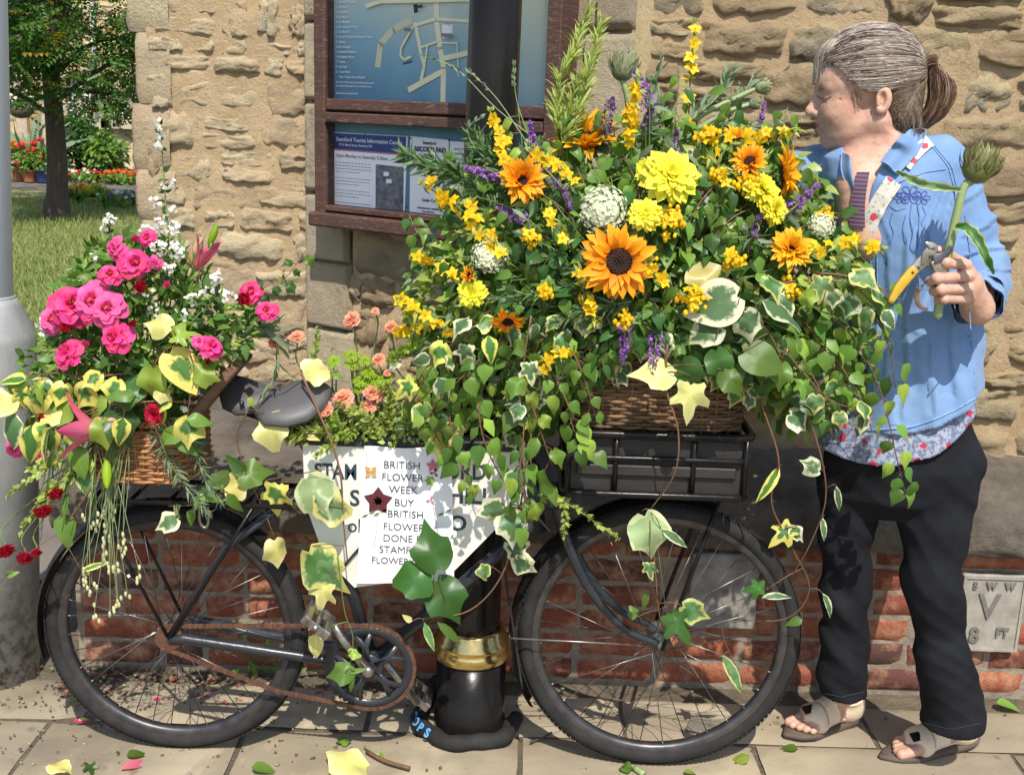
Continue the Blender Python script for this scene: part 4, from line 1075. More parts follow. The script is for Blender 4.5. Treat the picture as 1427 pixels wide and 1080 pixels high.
p1_, c1 = pad([(304, 540), (312, 528), (330, 524), (352, 530), (376, 540), (372, 556), (356, 569), (330, 572), (310, 562)], 2.40, 'saddle_pad')
p2_, c2 = pad([(355, 572), (362, 553), (385, 537), (420, 530), (448, 530), (463, 541), (455, 560), (430, 580), (400, 588), (368, 586)], 2.38, 'saddle_pad')
m_ = MB(); m_.sphere(W(337, 562, 2.36), .006, 10, 6); sub('bolt', m_, M_['darksteel'], p1_, bk)
m_ = MB(); m_.tube([B(340, 575), B(400, 596), B(445, 585)], .006, 8); m_.tube([B(360, 590), B(400, 606), B(440, 600)], .006, 8); m_.box(B(402, 600), (.02, .03, .012), bev=.004); part('saddle_clamp', m_, M_['darksteel'], bk)
# rear carrier rack
m_ = MB(); z0 = B(200, 684).z
for s_ in (-1, 1):
    y = BY+s_*.07; a = V((B(95, 0).x*.985, y, z0)); b = V((B(400, 0).x*.98, y, z0)); m_.tube([a, b], .006, 8)
    for xx in (B(110, 0).x, B(330, 0).x*.95): m_.tube([V((xx, y, z0)), hubR+V((0, s_*.055, 0))], .004, 6)
for i in range(6): x = B(95, 0).x+(B(400, 0).x-B(95, 0).x)*.97*i/5; m_.tube([V((x*.985, BY-.07, z0)), V((x*.985, BY+.07, z0))], .005, 6)
part('rear_rack', m_, M_['blackpaint'], bk)
# front carrier: tray of rods and sheet round the basket
cx0, cx1 = W(786, 600, 2.27).x, W(1052, 600, 2.27).x; cz = W(900, 607, 2.27).z; cz2 = W(900, 690, 2.27).z; y0, y1 = 2.27, 2.60
def loop(z, i=0, r=.03): 
    out = []
    for (x, y, a0) in ((cx1-r-i, y1-r, 0), (cx0+r+i, y1-r, 90), (cx0+r+i, y0+r, 180), (cx1-r-i, y0+r, 270)):
        for k in range(5): a = R(a0+22.5*k); out.append(V((x+r*math.cos(a), y+r*math.sin(a), z)))
    return out
m_ = MB(); m_.tube(loop(cz), .0095, 10, closed=True); m_.tube(loop(cz-.05, .004), .006, 8, closed=True); m_.tube(loop(cz2, .004), .008, 8, closed=True)
for x in (cx0+.012, cx0+.11, cx1-.12, cx1-.012):
    for y in (y0+.003, y1-.003): m_.tube([V((x, y, cz)), V((x, y, cz2))], .006, 8)
for t in (.15, .5, .85): m_.tube([V((cx0+(cx1-cx0)*t, y0, cz2)), V((cx0+(cx1-cx0)*t, y1, cz2))], .006, 6)
m_.tube([V((cx0+.02, BY, cz2)), B(772, 690)], .01, 8); m_.tube([V((cx1-.03, y0+.1, cz2)), hubF+V((0,-.07,0))], .005, 8); m_.tube([V((cx1-.03, y1-.1, cz2)), hubF+V((0,.07,0))], .005, 8)
carr = part('front_carrier', m_, M_['blackpaint'], bk)
m_ = MB(); m_.box(((cx0+cx1)/2, y0+.014, (cz+cz2)/2), ((cx1-cx0)/2-.018, .002, (cz-cz2)/2-.004)); m_.box(((cx0+cx1)/2, y1-.012, (cz+cz2)/2), ((cx1-cx0)/2-.02, .002, (cz-cz2)/2-.006)); m_.box((cx0+.016, (y0+y1)/2, (cz+cz2)/2), (.002, (y1-y0)/2-.02, (cz-cz2)/2-.006)); m_.box((cx1-.016, (y0+y1)/2, (cz+cz2)/2), (.002, (y1-y0)/2-.02, (cz-cz2)/2-.006)); m_.box(((cx0+cx1)/2, (y0+y1)/2, cz2+.012), ((cx1-cx0)/2-.02, (y1-y0)/2-.02, .002)); m_.box(((cx0+cx1)/2, y0+.008, cz-.078), ((cx1-cx0)/2-.03, .006, .012), bev=.003)
sub('carrier_sheet', m_, simple('matt_black_sheet', (.016,.014,.013), (.03,.025,.022), 20, .6, .0012, 60, 0), carr, bk)
# handlebar with rubber grip towards the rear, brake cable
m_ = MB(); m_.tube(spline([B(735, 560), B(715, 545), B(670, 553), B(585, 570)], 6), .011, 10); hbp = part('handlebar', m_, M_['darksteel'], bk)
m_ = MB(); m_.tube([B(648, 556, -.01), B(640, 558, -.01), B(575, 572, -.01), B(570, 573, -.01)], [.012, .016, .0165, .012], 12); sub('grip', m_, M_['rubber'], hbp, bk)
m_ = MB()
for pts in ([(700,560),(725,640),(735,700),(770,745)], [(690,560),(640,640),(560,700),(470,800),(420,870)], [(712,700),(703,780),(716,880),(728,960)]): m_.tube(spline([B(x, y, -.03) for x, y in pts], 6), .0028, 6)
part('cable', m_, M_['rubber'], bk)
m_ = MB(); m_.tube([W(712, 889, 2.36), W(900, 899, 2.37)], .0022, 6); part('mudguard_stay', m_, M_['steel'], bk)
# stand / lamp bracket under the rack
m_ = MB(); m_.tube(spline([B(282, 690, -.05), B(278, 705, -.05), B(279, 728, -.05), B(287, 735, -.05), B(291, 722, -.05), B(289, 700, -.05)], 4), .0035, 8); part('hook', m_, M_['steel'], bk)
# sign plate in the frame
SY = BY-.022
def S(px, py, o=0): return W(px, py, SY-o)
sg = part('sign_plate', (lambda m_: (m_.prism([(p.x, p.z) for p in [S(452, 775), S(494, 818), S(628, 800), S(735, 692), S(731, 614), S(422, 616), S(425, 700)]], V((0, SY, 0)), V((1,0,0)), Zv, .002), m_)[1])(MB()), M_['white'], bk, smooth=False)
m_ = MB(); m_.tube([S(424, 612, .003), S(732, 610, .003)], .007, 8); m_.box((S(567, 616).x, SY-.003, S(567, 619).z), (.235, .003, .008)); sub('sign_rail', m_, M_['bikepaint'], sg, bk)
def letters(s_, px, py, h, b=.0011, sx=1, m='lettering', off=.0026, al='CENTER', nm='letter', ext=.0004, ux=V((1,0,0))):
    return text(nm, s_, h/.70*.00157, M_[m], sg, S(px, py, off), ux, Zv, ext, b, al, sx)
letters('STAM', 438, 657, 22, sx=.76, al='LEFT'); letters('FORD', 606, 657, 22, sx=.86, al='LEFT'); letters('II S', 463, 694, 23, al='LEFT', sx=.95); letters('HILL', 655, 692, 23, sx=1.0); letters('O', 638, 730, 22)
letters('oli...', 484, 733, 20, .0002, .9, al='LEFT')
# paper notice taped over the plate
pp = thing('paper_notice', 'white paper notice reading British Flower Week Buy British Flowers', 'notice', S(565, 720, .01))
q00, q10, q01, q11 = S(497, 813, .012), S(633, 811, .012), S(508, 623, .012), S(629, 621, .012)
m_ = MB()
def pf(u, v):
    p = q00.lerp(q10, u).lerp(q01.lerp(q11, u), v); return p+V((0, -.0008*math.sin(u*3.1)*(1.2-v)-.006*max(0, v-.93)*10*(abs(u-.5)*2)**2+.0006*math.sin(v*9+u*4), .004*math.cos(u*6.28)*(v > .99)))
m_.grid(pf, 16, 18); part('paper', m_, M_['paper'], pp)
def pl(px, py): 
    p = S(px, py, .0); return V((p.x, SY-.0142, p.z))
for s_, px, py, h in (('BRITISH', 561, 646, 11), ('FLOWER', 562, 663, 11), ('WEEK', 563, 680, 11), ('BUY', 564, 698, 11), ('BRITISH', 566, 714, 11), ('FLOWERS', 567, 732, 11), ('DONE BY', 566, 748, 11), ('STAMFORD', 567, 764, 11), ('FLOWER CLUB', 563, 779, 10)):
    text('printed_word', s_, h/.70*.00152, M_['greyink'] if 0 else M_['ink'], pp, pl(px, py), V((1,0,-.01)), Zv, .0002, -.0002, sx=.98)
def flatflower(px, py, r, n, mat_, w_=.5, rot=0, nm='printed_flower'):
    m_ = MB(); c = pl(px, py)
    for k in range(n):
        a = rot+2*math.pi*k/n; d = V((math.cos(a), 0, math.sin(a))); s_ = V((-d.z, 0, d.x)); vs = [c, c+d*r*.5+s_*r*w_*.5, c+d*r, c+d*r*.5-s_*r*w_*.5]
        m_.add([v+V((0,-.0004,0)) for v in vs], [(0,1,2,3)])
    return part(nm, m_, mat_, pp, smooth=False)
flatflower(528, 695, .033, 5, flat('maroon_print', (.09,.012,.02), .6), .72, .3); flatflower(528, 695, .012, 7, flat('yellow_print', (.55,.36,.08), .6), .5)
flatflower(518, 655, .018, 4, flat('ochre_print', (.5,.30,.08), .6), .7, .8); flatflower(604, 646, .016, 5, flat('pink_print', (.55,.12,.22), .6), .6, .4); flatflower(606, 656, .012, 3, M_['rust'], .5, 1.2)
flatflower(600, 667, .013, 6, flat('green_print', (.25,.40,.08), .6), .7); flatflower(601, 694, .012, 3, flat('rose_print', (.45,.16,.18), .6), .5, 1.3)
for x, y in ((515,713),(531,711),(620,711)): flatflower(x, y, .018, 2, flat('leaf_print', (.12,.2,.05), .6), .35, .5)
m_ = MB()
for pts in ([(528,697),(527,730),(522,760)], [(604,700),(611,740),(610,760)], [(512,622+6),(511,690)]): m_.tube([pl(*p) for p in pts], .0004, 4)
part('printed_stalk', m_, M_['greyink'], pp)

# lock round the foot of the post
random.seed(8)
m_ = MB(); P = []
for i in range(44):
    a = R(115)+R(250)*i/43; r = .118+.006*math.sin(i*.6); z = .016+.03*math.exp(-((i-3)/4)**2)*1.6
    P.append(BP+V((r*math.cos(a)-.006, r*math.sin(a)*.98-.0, z)))
lk = thing('cable_lock', 'thick black rubber lock with blue lettering coiled round the post foot', 'lock', BP)
m_.tube(P, [.019+.0015*math.sin(i*1.3) for i in range(44)], 14); part('cable', m_, M_['rubber'], lk)
M_['bluelet'] = flat('blue_letter_print', (.10,.33,.66), .5)
for i, ch in enumerate('COPS'):
    a = R(186+i*13); c = BP+V((.118*math.cos(a)-.006, .118*math.sin(a), .016)); out = V((math.cos(a)*.75, math.sin(a)*.75-.35, .75)).normalized(); tang = V((-math.sin(a), math.cos(a), 0))
    text('letter', ch, .030, M_['bluelet'], lk, c+out*.0205, tang, out.cross(tang), .0008, .0012)

# ================================================================== BASKETS
def weave(root, cx, cy, z0, z1, hx, hy, rowh, mat_, stakes=26, rad=None, amp=.004, flare=0.0, name='strand'):
    rad = rad or rowh*.56; n = stakes
    def pt(t, z, o):                              # rounded rectangle
        k = 1+flare*(z-z0)/(z1-z0); a = 2*math.pi*t; c, s_ = math.cos(a), math.sin(a); e = .42
        x = math.copysign(abs(c)**e, c)*hx*k; y = math.copysign(abs(s_)**e, s_)*hy*k; nn = V((x/hx**1.2, y/hy**1.2, 0)).normalized(); return V((cx+x, cy+y, z))+nn*o
    # even spacing by arc length
    ts = [i/720 for i in range(721)]; P = [pt(t, z0, 0) for t in ts]; acc = [0]
    for a, b in zip(P[:-1], P[1:]): acc.append(acc[-1]+(b-a).length)
    def ta(s_): return float(np.interp(s_*acc[-1], acc, ts))
    rows = int((z1-z0)/rowh)
    for j in range(rows):
        m_ = MB(); Q = []; ph = random.random()
        for i in range(n*4):
            t = ta(i/(n*4)); o = amp*math.sin(math.pi*(i/4*1+(j % 2)))
            o = amp*math.cos(math.pi*i/4+math.pi*(j % 2)); Q.append(pt(t, z0+(j+.5)*rowh+.0012*nz(i*.3, j*7.1), o))
        m_.tube(Q, [rad*rnd(.85, 1.1) for _ in Q], 6, closed=True); part(name, m_, mat_, root)
    for i in range(n):
        t = ta(i/n); m_ = MB(); m_.tube([pt(t, z0-.003, 0), pt(t, z1+.006, 0)], rad*.85, 5); part('stake', m_, mat_, root)
    m_ = MB(); N2 = n*6                            # plaited border
    for ph in (0, math.pi): m_.tube([pt(ta(i/N2), z1+.008+.005*math.sin(i*1.1+ph), .005*math.cos(i*1.1+ph)) for i in range(N2)], rad*1.25, 5, closed=True)
    part('border', m_, mat_, root); m_ = MB()
    m_.grid(lambda u, v: V((cx+hx*.97*(2*u-1), cy+hy*.97*(2*v-1), z0+.002)), 2, 2); part('base', m_, mat_, root)
    m_ = MB(); m_.tube([pt(ta(i/40), z0+.003, 0) for i in range(40)], .001, 3, closed=True)
bxc = (cx0+cx1)/2; bz0 = cz+.006; bz1 = W(900, 470, 2.28).z
fb = thing('large_wicker_basket', 'large brown wicker basket on the front carrier full of sunflowers', 'basket', (bxc, 2.435, bz0))
weave(fb, bxc, 2.435, bz0, bz1, (cx1-cx0)/2-.012, .145, .0078, M_['wickerdark'], 40, amp=.0035)
rb0, rb1 = W(122, 670, 2.31), W(262, 670, 2.31); rbz1 = W(200, 596, 2.31).z; rcx = (rb0.x+rb1.x)/2
rb = thing('small_wicker_basket', 'small tan wicker basket on the rear rack holding pink roses', 'basket', (rcx, 2.42, rb0.z))
weave(rb, rcx, 2.42, rb0.z, rbz1, (rb1.x-rb0.x)/2, .115, .0068, M_['wickerlight'], 26, amp=.003)
# its open lid rim, a bent brown cane board
m_ = MB(); A, Bq = W(262, 588, 2.30), W(330, 508, 2.34); d = (Bq-A); 
Mr = Matrix((d.normalized(), V((0,1,0)), d.normalized().cross(V((0,1,0))))).transposed(); m_.box((A+Bq)/2+V((0,.05,0)), (d.length/2, .075, .011), Mr, bev=.004)
M_['lidwood'] = simple('brown_lid_board', (.17,.085,.04), (.09,.045,.025), 18, .6, .002, 60, .05, stretch=(1,4,4)); part('lid', m_, M_['lidwood'], rb)
mx0, mx1 = W(420, 600, 2.40), W(735, 600, 2.40)
# black trough behind the sign plate, holding the middle flowers
tg = thing('black_trough', 'black trough hung in the bicycle frame behind the white sign', 'planter', ((mx0.x+mx1.x)/2, 2.47, S(500, 640).z))
m_ = MB(); zt_ = S(500, 612).z; zb_ = S(500, 690).z; xa, xb = S(400, 0).x*1.0, S(738, 0).x
xa, xb = S(428, 620).x, S(728, 620).x
m_.box(((xa+xb)/2, 2.445, (zt_+zb_)/2), ((xb-xa)/2, .016, (zt_-zb_)/2-.01), bev=.004); part('box', m_, M_['blackpaint'], tg)
m_ = MB(); m_.tube([V((xa, 2.423, zt_-.006)), V((xb, 2.423, zt_-.006))], .007, 8); part('rim', m_, M_['blackpaint'], tg)
# ================================================================== FLOWERS AND FOLIAGE
CR, CU, CF = CM @ V((1,0,0)), CM @ V((0,1,0)), CM @ V((0,0,1))   # screen right, screen up, towards the camera
def scr(ang, tow=0.0): a = R(ang); return (CR*math.cos(a)+CU*math.sin(a)+CF*tow).normalized()
def facing(ax=0, ay=0): return (CF+CR*math.tan(R(ax))+CU*math.tan(R(ay))).normalized()
def mpp(p): return (p-V((0,0,CAMZ))).dot(-CF)/FPX          # metres per photo pixel at a point
OUT = [(0,350),(20,320),(35,290),(50,290),(70,245),(90,225),(110,215),(125,235),(143,290),(158,320),(175,335),(190,345),(208,345),(222,315),(236,260),(250,150),(262,105),(290,105),(304,165),(316,290),(330,375),(345,365),(360,350)]
BCX, BCY = 900, 400
def outr(a): a %= 360; return float(np.interp(a, [o[0] for o in OUT], [o[1] for o in OUT]))
def bq(px, py):
    dx, dy = px-BCX, BCY-py; return math.hypot(dx, dy)/outr(math.degrees(math.atan2(dy, dx)))
def FY(px, py, out=0.0):
    q = min(1, bq(px, py)); return 2.46-.27*math.sqrt(max(0, 1-q*q))-out
LCX, LCY = 205, 500
LOUT = [(0,175),(20,195),(40,150),(60,165),(90,185),(115,190),(135,170),(160,150),(180,190),(200,205),(215,195),(230,150),(250,130),(270,115),(300,130),(330,150),(360,175)]
def lq(px, py):
    dx, dy = px-LCX, LCY-py; a = math.degrees(math.atan2(dy, dx)) % 360
    return math.hypot(dx, dy)/float(np.interp(a, [o[0] for o in LOUT], [o[1] for o in LOUT]))
def LY(px, py, out=0.0): q = min(1, lq(px, py)); return 2.42-.17*math.sqrt(max(0, 1-q*q))-out

def stemtube(pts, r0, r1, mat_, parent, name='stem', n=5, seg=6):
    P = spline(pts, seg); m_ = MB(); m_.tube(P, [r0+(r1-r0)*i/(len(P)-1) for i in range(len(P))], n); return part(name, m_, mat_, parent), P
def put_leaf(parent, c, size, ang, tmpl, mat_, tow=None, fac=None, tilt=0):
    d = scr(ang, rnd(-.1, .35) if tow is None else tow); nn = rdir(CF*1.5+V((0,-.1,.55)), .38) if fac is None else fac
    if tilt: d = (d+V((0,0,-tilt))).normalized()
    return place('leaf', leafmesh(tmpl, mat_), parent, basis(d, nn, size, c-d*size*.42))
def near(P, p): return min(P, key=lambda q: (q-p).length)
def trail(label, path, leaves=(), auto=None, r=(.0026, .0012), stem='redstem', name='ivy_stem', cat='ivy stem', group=None):
    """path: (px,py,Y); leaves: (px,py,size_px,tip angle,template,material); auto: n, size_px, [templates], [materials]"""
    P0 = [W(*p) for p in path]; t = thing(name, label, cat, P0[0], group); so, P = stemtube(P0, r[0], r[1], M_[stem], t)
    pet = MB()
    for (px, py, s_, a, tm, mt) in leaves:
        pet1 = MB()
        base = W(px, py, path[0][2]); q = min(P, key=lambda z: (z-base).length); c = W(px, py, q.y-.012); size = s_*mpp(c); put_leaf(t, c, size, a, tm, mt)
        d = scr(a); b = c-d*size*.42; q = near(P, b)
        pet1.tube(spline([q, q.lerp(b, .5)+CF*.01+V((0,0,.006)), b], 4), .0011, 4); part('petiole', pet1, M_[stem], t)
    if auto:
        n, sz, tms, mts = auto; L_ = len(P)
        for i in range(n):
            k = (i+.5)/n*(L_-1); j = int(k); p = P[j]; dirp = (P[min(L_-1, j+1)]-P[max(0, j-1)]).normalized()
            side = 1 if i % 2 else -1; sx = dirp.cross(CF).normalized()*side
            pd_ = (sx*rnd(.6, 1)+dirp*rnd(.1, .7)+CF*rnd(.0, .6)+V((0,0,-.25))).normalized(); size = sz*mpp(p)*rnd(.65, 1.2)
            b = p+pd_*size*rnd(.15, .45); pet.tube([p, b], .0009, 3)
            dl = (pd_*.7+V((0,0,-.75))+rdir(k=.25)*.4).normalized()
            place('leaf', leafmesh(random.choice(tms), random.choice(mts)), t, basis(dl, rdir(CF*1.3+V((0,0,.5))+sx*.4, .4), size, b))
    if pet.v: part('side_stalks', pet, M_[stem], t)['kind'] = 'stuff'
    return t

LM['mid'] = leaf_mat('mid_green_leaf', (.05,.125,.02), (.11,.21,.035), trans=.36)
# ---- dense interior greenery (uncountable)
random.seed(101)
m_ = [MB() for _ in range(4)]; kinds = ['birch', 'ovate', 'small', 'lance']
n = 0
while n < 5200:
    px, py = rnd(550, 1255), rnd(170, 690); q = bq(px, py)
    if q > .97 or random.random() < q**4*.6: continue
    Y = FY(px, py)+abs(random.gauss(0, .085))+.012; p = W(px, py, Y)
    if px > 1150 and py < 320: continue
    k = random.choice((0, 0, 0, 1, 2, 2, 3)); s_ = rnd(.018, .048)*(1.2 if k == 3 else 1)
    dx = V(((px-BCX)/400, 0, (BCY-py)/400)); m_[k].inst(T_[kinds[k]], basis(rdir(dx+V((0,-.3,-.45)), .6), rdir(CF*.8+V((0,0,.6))+dx*.3, .55), s_, p)); n += 1
for k, mt in enumerate(('green', 'mid', 'spray', 'grey')):
    tag(part('foliage', m_[k], LM[mt]), ['mixed green leaves filling the large bouquet', 'dark green leaves deep inside the large bouquet', 'fine yellow green sprigs in the large bouquet', 'narrow silvery leaves in the large bouquet'][k], kind='stuff')
m_ = [MB() for _ in range(3)]; n = 0; random.seed(102)
while n < 2100:
    px, py = rnd(20, 390), rnd(330, 650); q = lq(px, py)
    if q > .92 or random.random() < q**3*.7: continue
    if 150 < px < 255 and py > 600: continue
    if px > 245 and py > 640-.95*(px-245)+rnd(-25, 5)-60: continue
    p = W(px, py, LY(px, py)+abs(random.gauss(0, .05))+.012); k = random.choice((0, 1, 1, 2)); s_ = rnd(.018, .038)
    dx = V(((px-LCX)/200, 0, (LCY-py)/200)); m_[k].inst(T_[('ovate', 'small', 'lance')[k]], basis(rdir(dx+V((0,-.3,-.1)), .6), rdir(CF*.8+V((0,0,.6)), .55), s_, p)); n += 1
for k, mt in enumerate(('green', 'mid', 'lime')):
    tag(part('foliage', m_[k], LM[mt]), ['mixed green leaves filling the pink rose basket', 'small dark leaves among the pink roses', 'narrow leaves among the pink roses'][k], kind='stuff')
m_ = [MB(), MB()]; random.seed(103)
for _ in range(1500):
    px = rnd(405, 610); top = 560+abs(px-520)*.22; py = rnd(top, 618); p = W(px, py, rnd(2.36, 2.46)); k = random.random() < .6
    m_[k].inst(T_['small'], basis(rdir((0,-.1,.7)), rdir(CF+V((0,0,.3)), .5), rnd(.009, .018), p))
for k, mt in enumerate(('green', 'spray')): tag(part('foliage', m_[k], LM[mt]), ['low green sprigs over the black trough', 'yellow green box sprigs over the white sign'][k], kind='stuff')

# ---- leafy sprigs radiating through the big bouquet
random.seed(55); core = (905, 470, 2.46)
places_ = ['by the orange sunflowers', 'by the yellow chrysanthemums', 'near the brass coloured post side', 'over the basket rim', 'beside the denim shirt', 'at the left edge', 'at the top', 'at the lower right']
def where(px, py):
    best = min([((862,365),'near the dark centred sunflower'), ((727,252),'near the left orange sunflower'), ((818,190),'under the topmost sunflower'), ((935,245),'beside the large chrysanthemum'), ((1103,348),'around the right hand sunflower'), ((1200,420),'at the edge by the denim shirt'), ((1200,540),'at lower right by the floral hem'), ((620,480),'at the left edge of the big bouquet'), ((700,580),'at the bouquet lower left'), ((840,293),'near the large white flower ball'), ((950,480),'over the large basket rim'), ((590,330),'below the notice board'), ((1000,190),'at the top right behind the flowers')], key=lambda a: math.hypot(a[0][0]-px, a[0][1]-py))
    return best[1]
styles = [('birch_sprig', 'birch sprig of toothed green leaves', 'leafy sprig', ['birch', 'birch2', 'birch3'], ['green', 'green', 'deep'], 27), ('leafy_stem', 'leafy stem of smooth oval green leaves', 'leafy stem', ['ovate', 'ovate2'], ['green', 'deep'], 30), ('ivy_stem', 'cream edged ivy stem', 'ivy stem', ['ivy1', 'ivy2'], ['cream', 'var'], 29), ('ivy_stem', 'plain green ivy stem', 'ivy stem', ['ivy1', 'ivy2', 'heart'], ['deep', 'green'], 30)]
cnt_ = 0
USED = {}
def uniq(s_):
    k = USED.get(s_, 0); USED[s_] = k+1
    if not k: return s_
    return ('another ', 'third ', 'fourth ')[min(2, k-1)]+s_
for i in range(64):
    a = (i*137.5) % 360; q = .45+.55*((i*0.37) % 1); r_ = outr(a)*q*.97; ex, ey = BCX+r_*math.cos(R(a)), BCY-r_*math.sin(R(a))
    if ey < 200 and ex > 1080: continue
    sx, sy = BCX+(ex-BCX)*.35, BCY+(ey-BCY)*.35+20; mx_, my_ = (sx+ex)/2+rnd(-15, 15), (sy+ey)/2-rnd(5, 25)
    st = styles[i % 2 if a < 200 else (i % 4)]
    side = ('upper' if ey < 400 else 'lower')
    trail(uniq(st[1].split(' of ')[0]+' pointing '+('right', 'up right', 'up', 'up left', 'left', 'down left', 'down', 'down right')[int(((a+22.5) % 360)//45)]+' '+where(ex, ey)), [(sx, sy, FY(sx, sy)+.05), (mx_, my_, FY(mx_, my_)-.005), (ex, ey, FY(ex, ey)-.02)], auto=(8+int(6*q), st[5], st[3], st[4]), name=st[0], cat=st[2], group='leafy stems in the large bouquet', stem='stem' if i % 2 else 'redstem', r=(.0022, .0009))

for k, (x0, y0, x1, y1, x2, y2) in enumerate(((740,280,730,220,722,150),(800,260,790,210,800,160),(925,230,940,170,948,95),(960,230,955,190,940,150),(985,220,1010,170,1022,125),(1060,230,1085,190,1098,150),(870,250,850,200,842,150),(680,290,655,245,640,205),(905,240,915,200,925,165),(1020,240,1040,200,1052,165),(760,270,745,225,760,185),(610,360,585,330,570,300))):
    trail(('birch sprig rising before the black post', 'leafy sprig rising behind the left sunflower', 'tall leafy sprig beside the tallest loosestrife', 'leafy sprig rising just left of the silver stems', 'leafy sprig rising among the thistle stems', 'leafy sprig near the woman collar, pointing up', 'leafy sprig rising left of the thistle head', 'leafy sprig rising against the record fair poster', 'leafy sprig behind the large chrysanthemum', 'leafy sprig under the woman nose', 'short leafy sprig below the tall plumes', 'leafy sprig at the board lower right corner')[k], [(x0, y0, 2.38), (x1, y1, 2.37), (x2, y2, 2.38)], auto=(11, 27, (['ovate', 'ovate2'], ['birch', 'birch2'])[k % 2], ['green', 'green', 'lime' if k % 3 == 0 else 'deep']), name='leafy_stem', cat='leafy stem', group='leafy stems rising from the top of the bouquet', stem='stem', r=(.002, .0009))
# ---- hanging sprigs at the left and right of the basket
random.seed(60)
hang = [([(640,480,2.3),(625,560,2.27),(640,640,2.26),(660,690,2.26)], 13, 'birch', 'long birch sprig hanging over the word HILL'),
 ([(680,500,2.27),(668,580,2.24),(690,650,2.24),(745,735,2.24)], 14, 'birch', 'birch sprig hanging left of the front carrier down to the fork'),
 ([(720,520,2.24),(730,590,2.22),(725,660,2.22),(738,712,2.22)], 11, 'birch', 'straight birch sprig hanging beside the handlebar'),
 ([(760,500,2.22),(790,560,2.2),(800,600,2.2),(826,635,2.2)], 10, 'birch', 'slanting birch sprig ending over the left corner of the carrier'),
 ([(790,470,2.2),(815,530,2.19),(830,580,2.19)], 7, 'birch', 'short birch sprig over the left side of the large basket'),
 ([(600,500,2.33),(580,540,2.3),(600,590,2.3),(625,640,2.3)], 11, 'birch', 'birch sprig above the right top of the paper notice'),
 ([(700,470,2.22),(650,520,2.22),(610,560,2.24),(585,600,2.25)], 10, 'birch', 'arching birch sprig reaching left to the rubber grip'),
 ([(1120,420,2.25),(1180,460,2.22),(1225,540,2.22),(1250,640,2.22),(1262,690,2.22)], 18, 'birch', 'long birch sprig hanging in front of the denim shirt and floral hem'),
 ([(1140,400,2.25),(1200,430,2.22),(1235,470,2.22),(1248,540,2.22)], 12, 'birch', 'birch sprig curving along the shirt front'),
 ([(1100,430,2.25),(1150,480,2.22),(1190,540,2.21),(1215,600,2.21)], 12, 'birch', 'birch sprig hanging over the corner of the shirt hem'),
 ([(1090,440,2.25),(1120,500,2.23),(1150,560,2.22),(1160,600,2.22)], 10, 'birch', 'birch sprig hanging left of the floral hem'),
 ([(1130,380,2.22),(1180,385,2.2),(1225,400,2.2),(1245,430,2.2)], 9, 'birch', 'birch sprig reaching right towards the secateurs')]
for pth, n_, tm, lb in hang: trail(lb, pth, auto=(int(n_*1.3), 30, ['birch', 'birch2', 'birch3', 'birch', 'small'], ['green', 'green', 'lime', 'mid']), name='birch_sprig', cat='leafy sprig', group='birch sprigs hanging from the large bouquet', r=(.0024, .0009))
# ---- variegated ivy with hand placed leaves
for lb, pth, n_, sz_, mts in (('cream edged ivy trail across the right shoulder of the bouquet', [(1060,400,2.2),(1130,390,2.18),(1190,400,2.18),(1230,440,2.19)], 11, 40, ['cream', 'var', 'lime']), ('pale ivy trail looping below the box sprigs at the right', [(1080,470,2.2),(1120,520,2.19),(1160,560,2.19),(1210,570,2.2)], 10, 38, ['var', 'cream', 'green']), ('cream edged ivy trail at the left above the trough', [(720,440,2.2),(660,460,2.22),(610,500,2.25),(575,560,2.28)], 11, 40, ['cream', 'var2', 'var']), ('pale ivy trail hanging beside the wicker at the left', [(740,440,2.18),(730,520,2.18),(750,590,2.19),(770,650,2.2)], 10, 38, ['cream', 'lime', 'green']), ('lime ivy trail along the front edge of the small basket', [(270,560,2.26),(200,560,2.24),(130,570,2.24),(80,600,2.25)], 10, 44, ['lime', 'var2', 'green']), ('lime ivy trail reaching left under the pink roses', [(180,520,2.25),(120,525,2.25),(70,520,2.26),(20,530,2.27)], 9, 44, ['lime', 'var2', 'green'])):
    trail(lb, pth, auto=(n_, sz_, ['ivy1', 'ivy2', 'ivy3', 'ovate2'], mts), r=(.0022, .001))
T = lambda lb, p, lv, au=None, r=(.0026, .0013), st='redstem': trail(lb, p, lv, au, r, st)
T('ivy stem with large cream splashed leaves lying over the basket rim', [(960,430,2.2),(1005,440,2.17),(1060,450,2.17),(1090,500,2.17)], [(1000,423,78,200,'heart','cream'),(1090,427,72,-15,'ovate2','cream'),(1042,450,52,-80,'ivy2','cream'),(985,462,60,190,'ivy1','cream'),(1058,500,62,-20,'heart','green'),(1002,505,52,-70,'ivy1','deep'),(985,388,72,25,'ivy2','yellow')])
T('ivy stem with pale yellow leaves hanging over the wicker front', [(930,480,2.18),(928,540,2.17),(945,600,2.16),(940,660,2.16),(905,712,2.2)], [(918,520,62,170,'ivy1','yellow'),(962,552,66,-95,'ivy3','yellow'),(958,520,58,-70,'ivy1','deep'),(1018,530,46,-50,'ivy1','green'),(905,742,76,-70,'ivy1','pale'),(938,748,50,-35,'lance','cream'),(905,792,30,-90,'ivy3','var')])
T('ivy spray dangling before the front wheel hub', [(905,712,2.3),(912,780,2.33),(918,850,2.33),(925,880,2.33)], [(945,868,62,-60,'ivy3','deep'),(965,852,44,-30,'ivy1','var'),(882,854,18,120,'round','green'),(900,835,36,-100,'lance','green')], r=(.0018, .001))
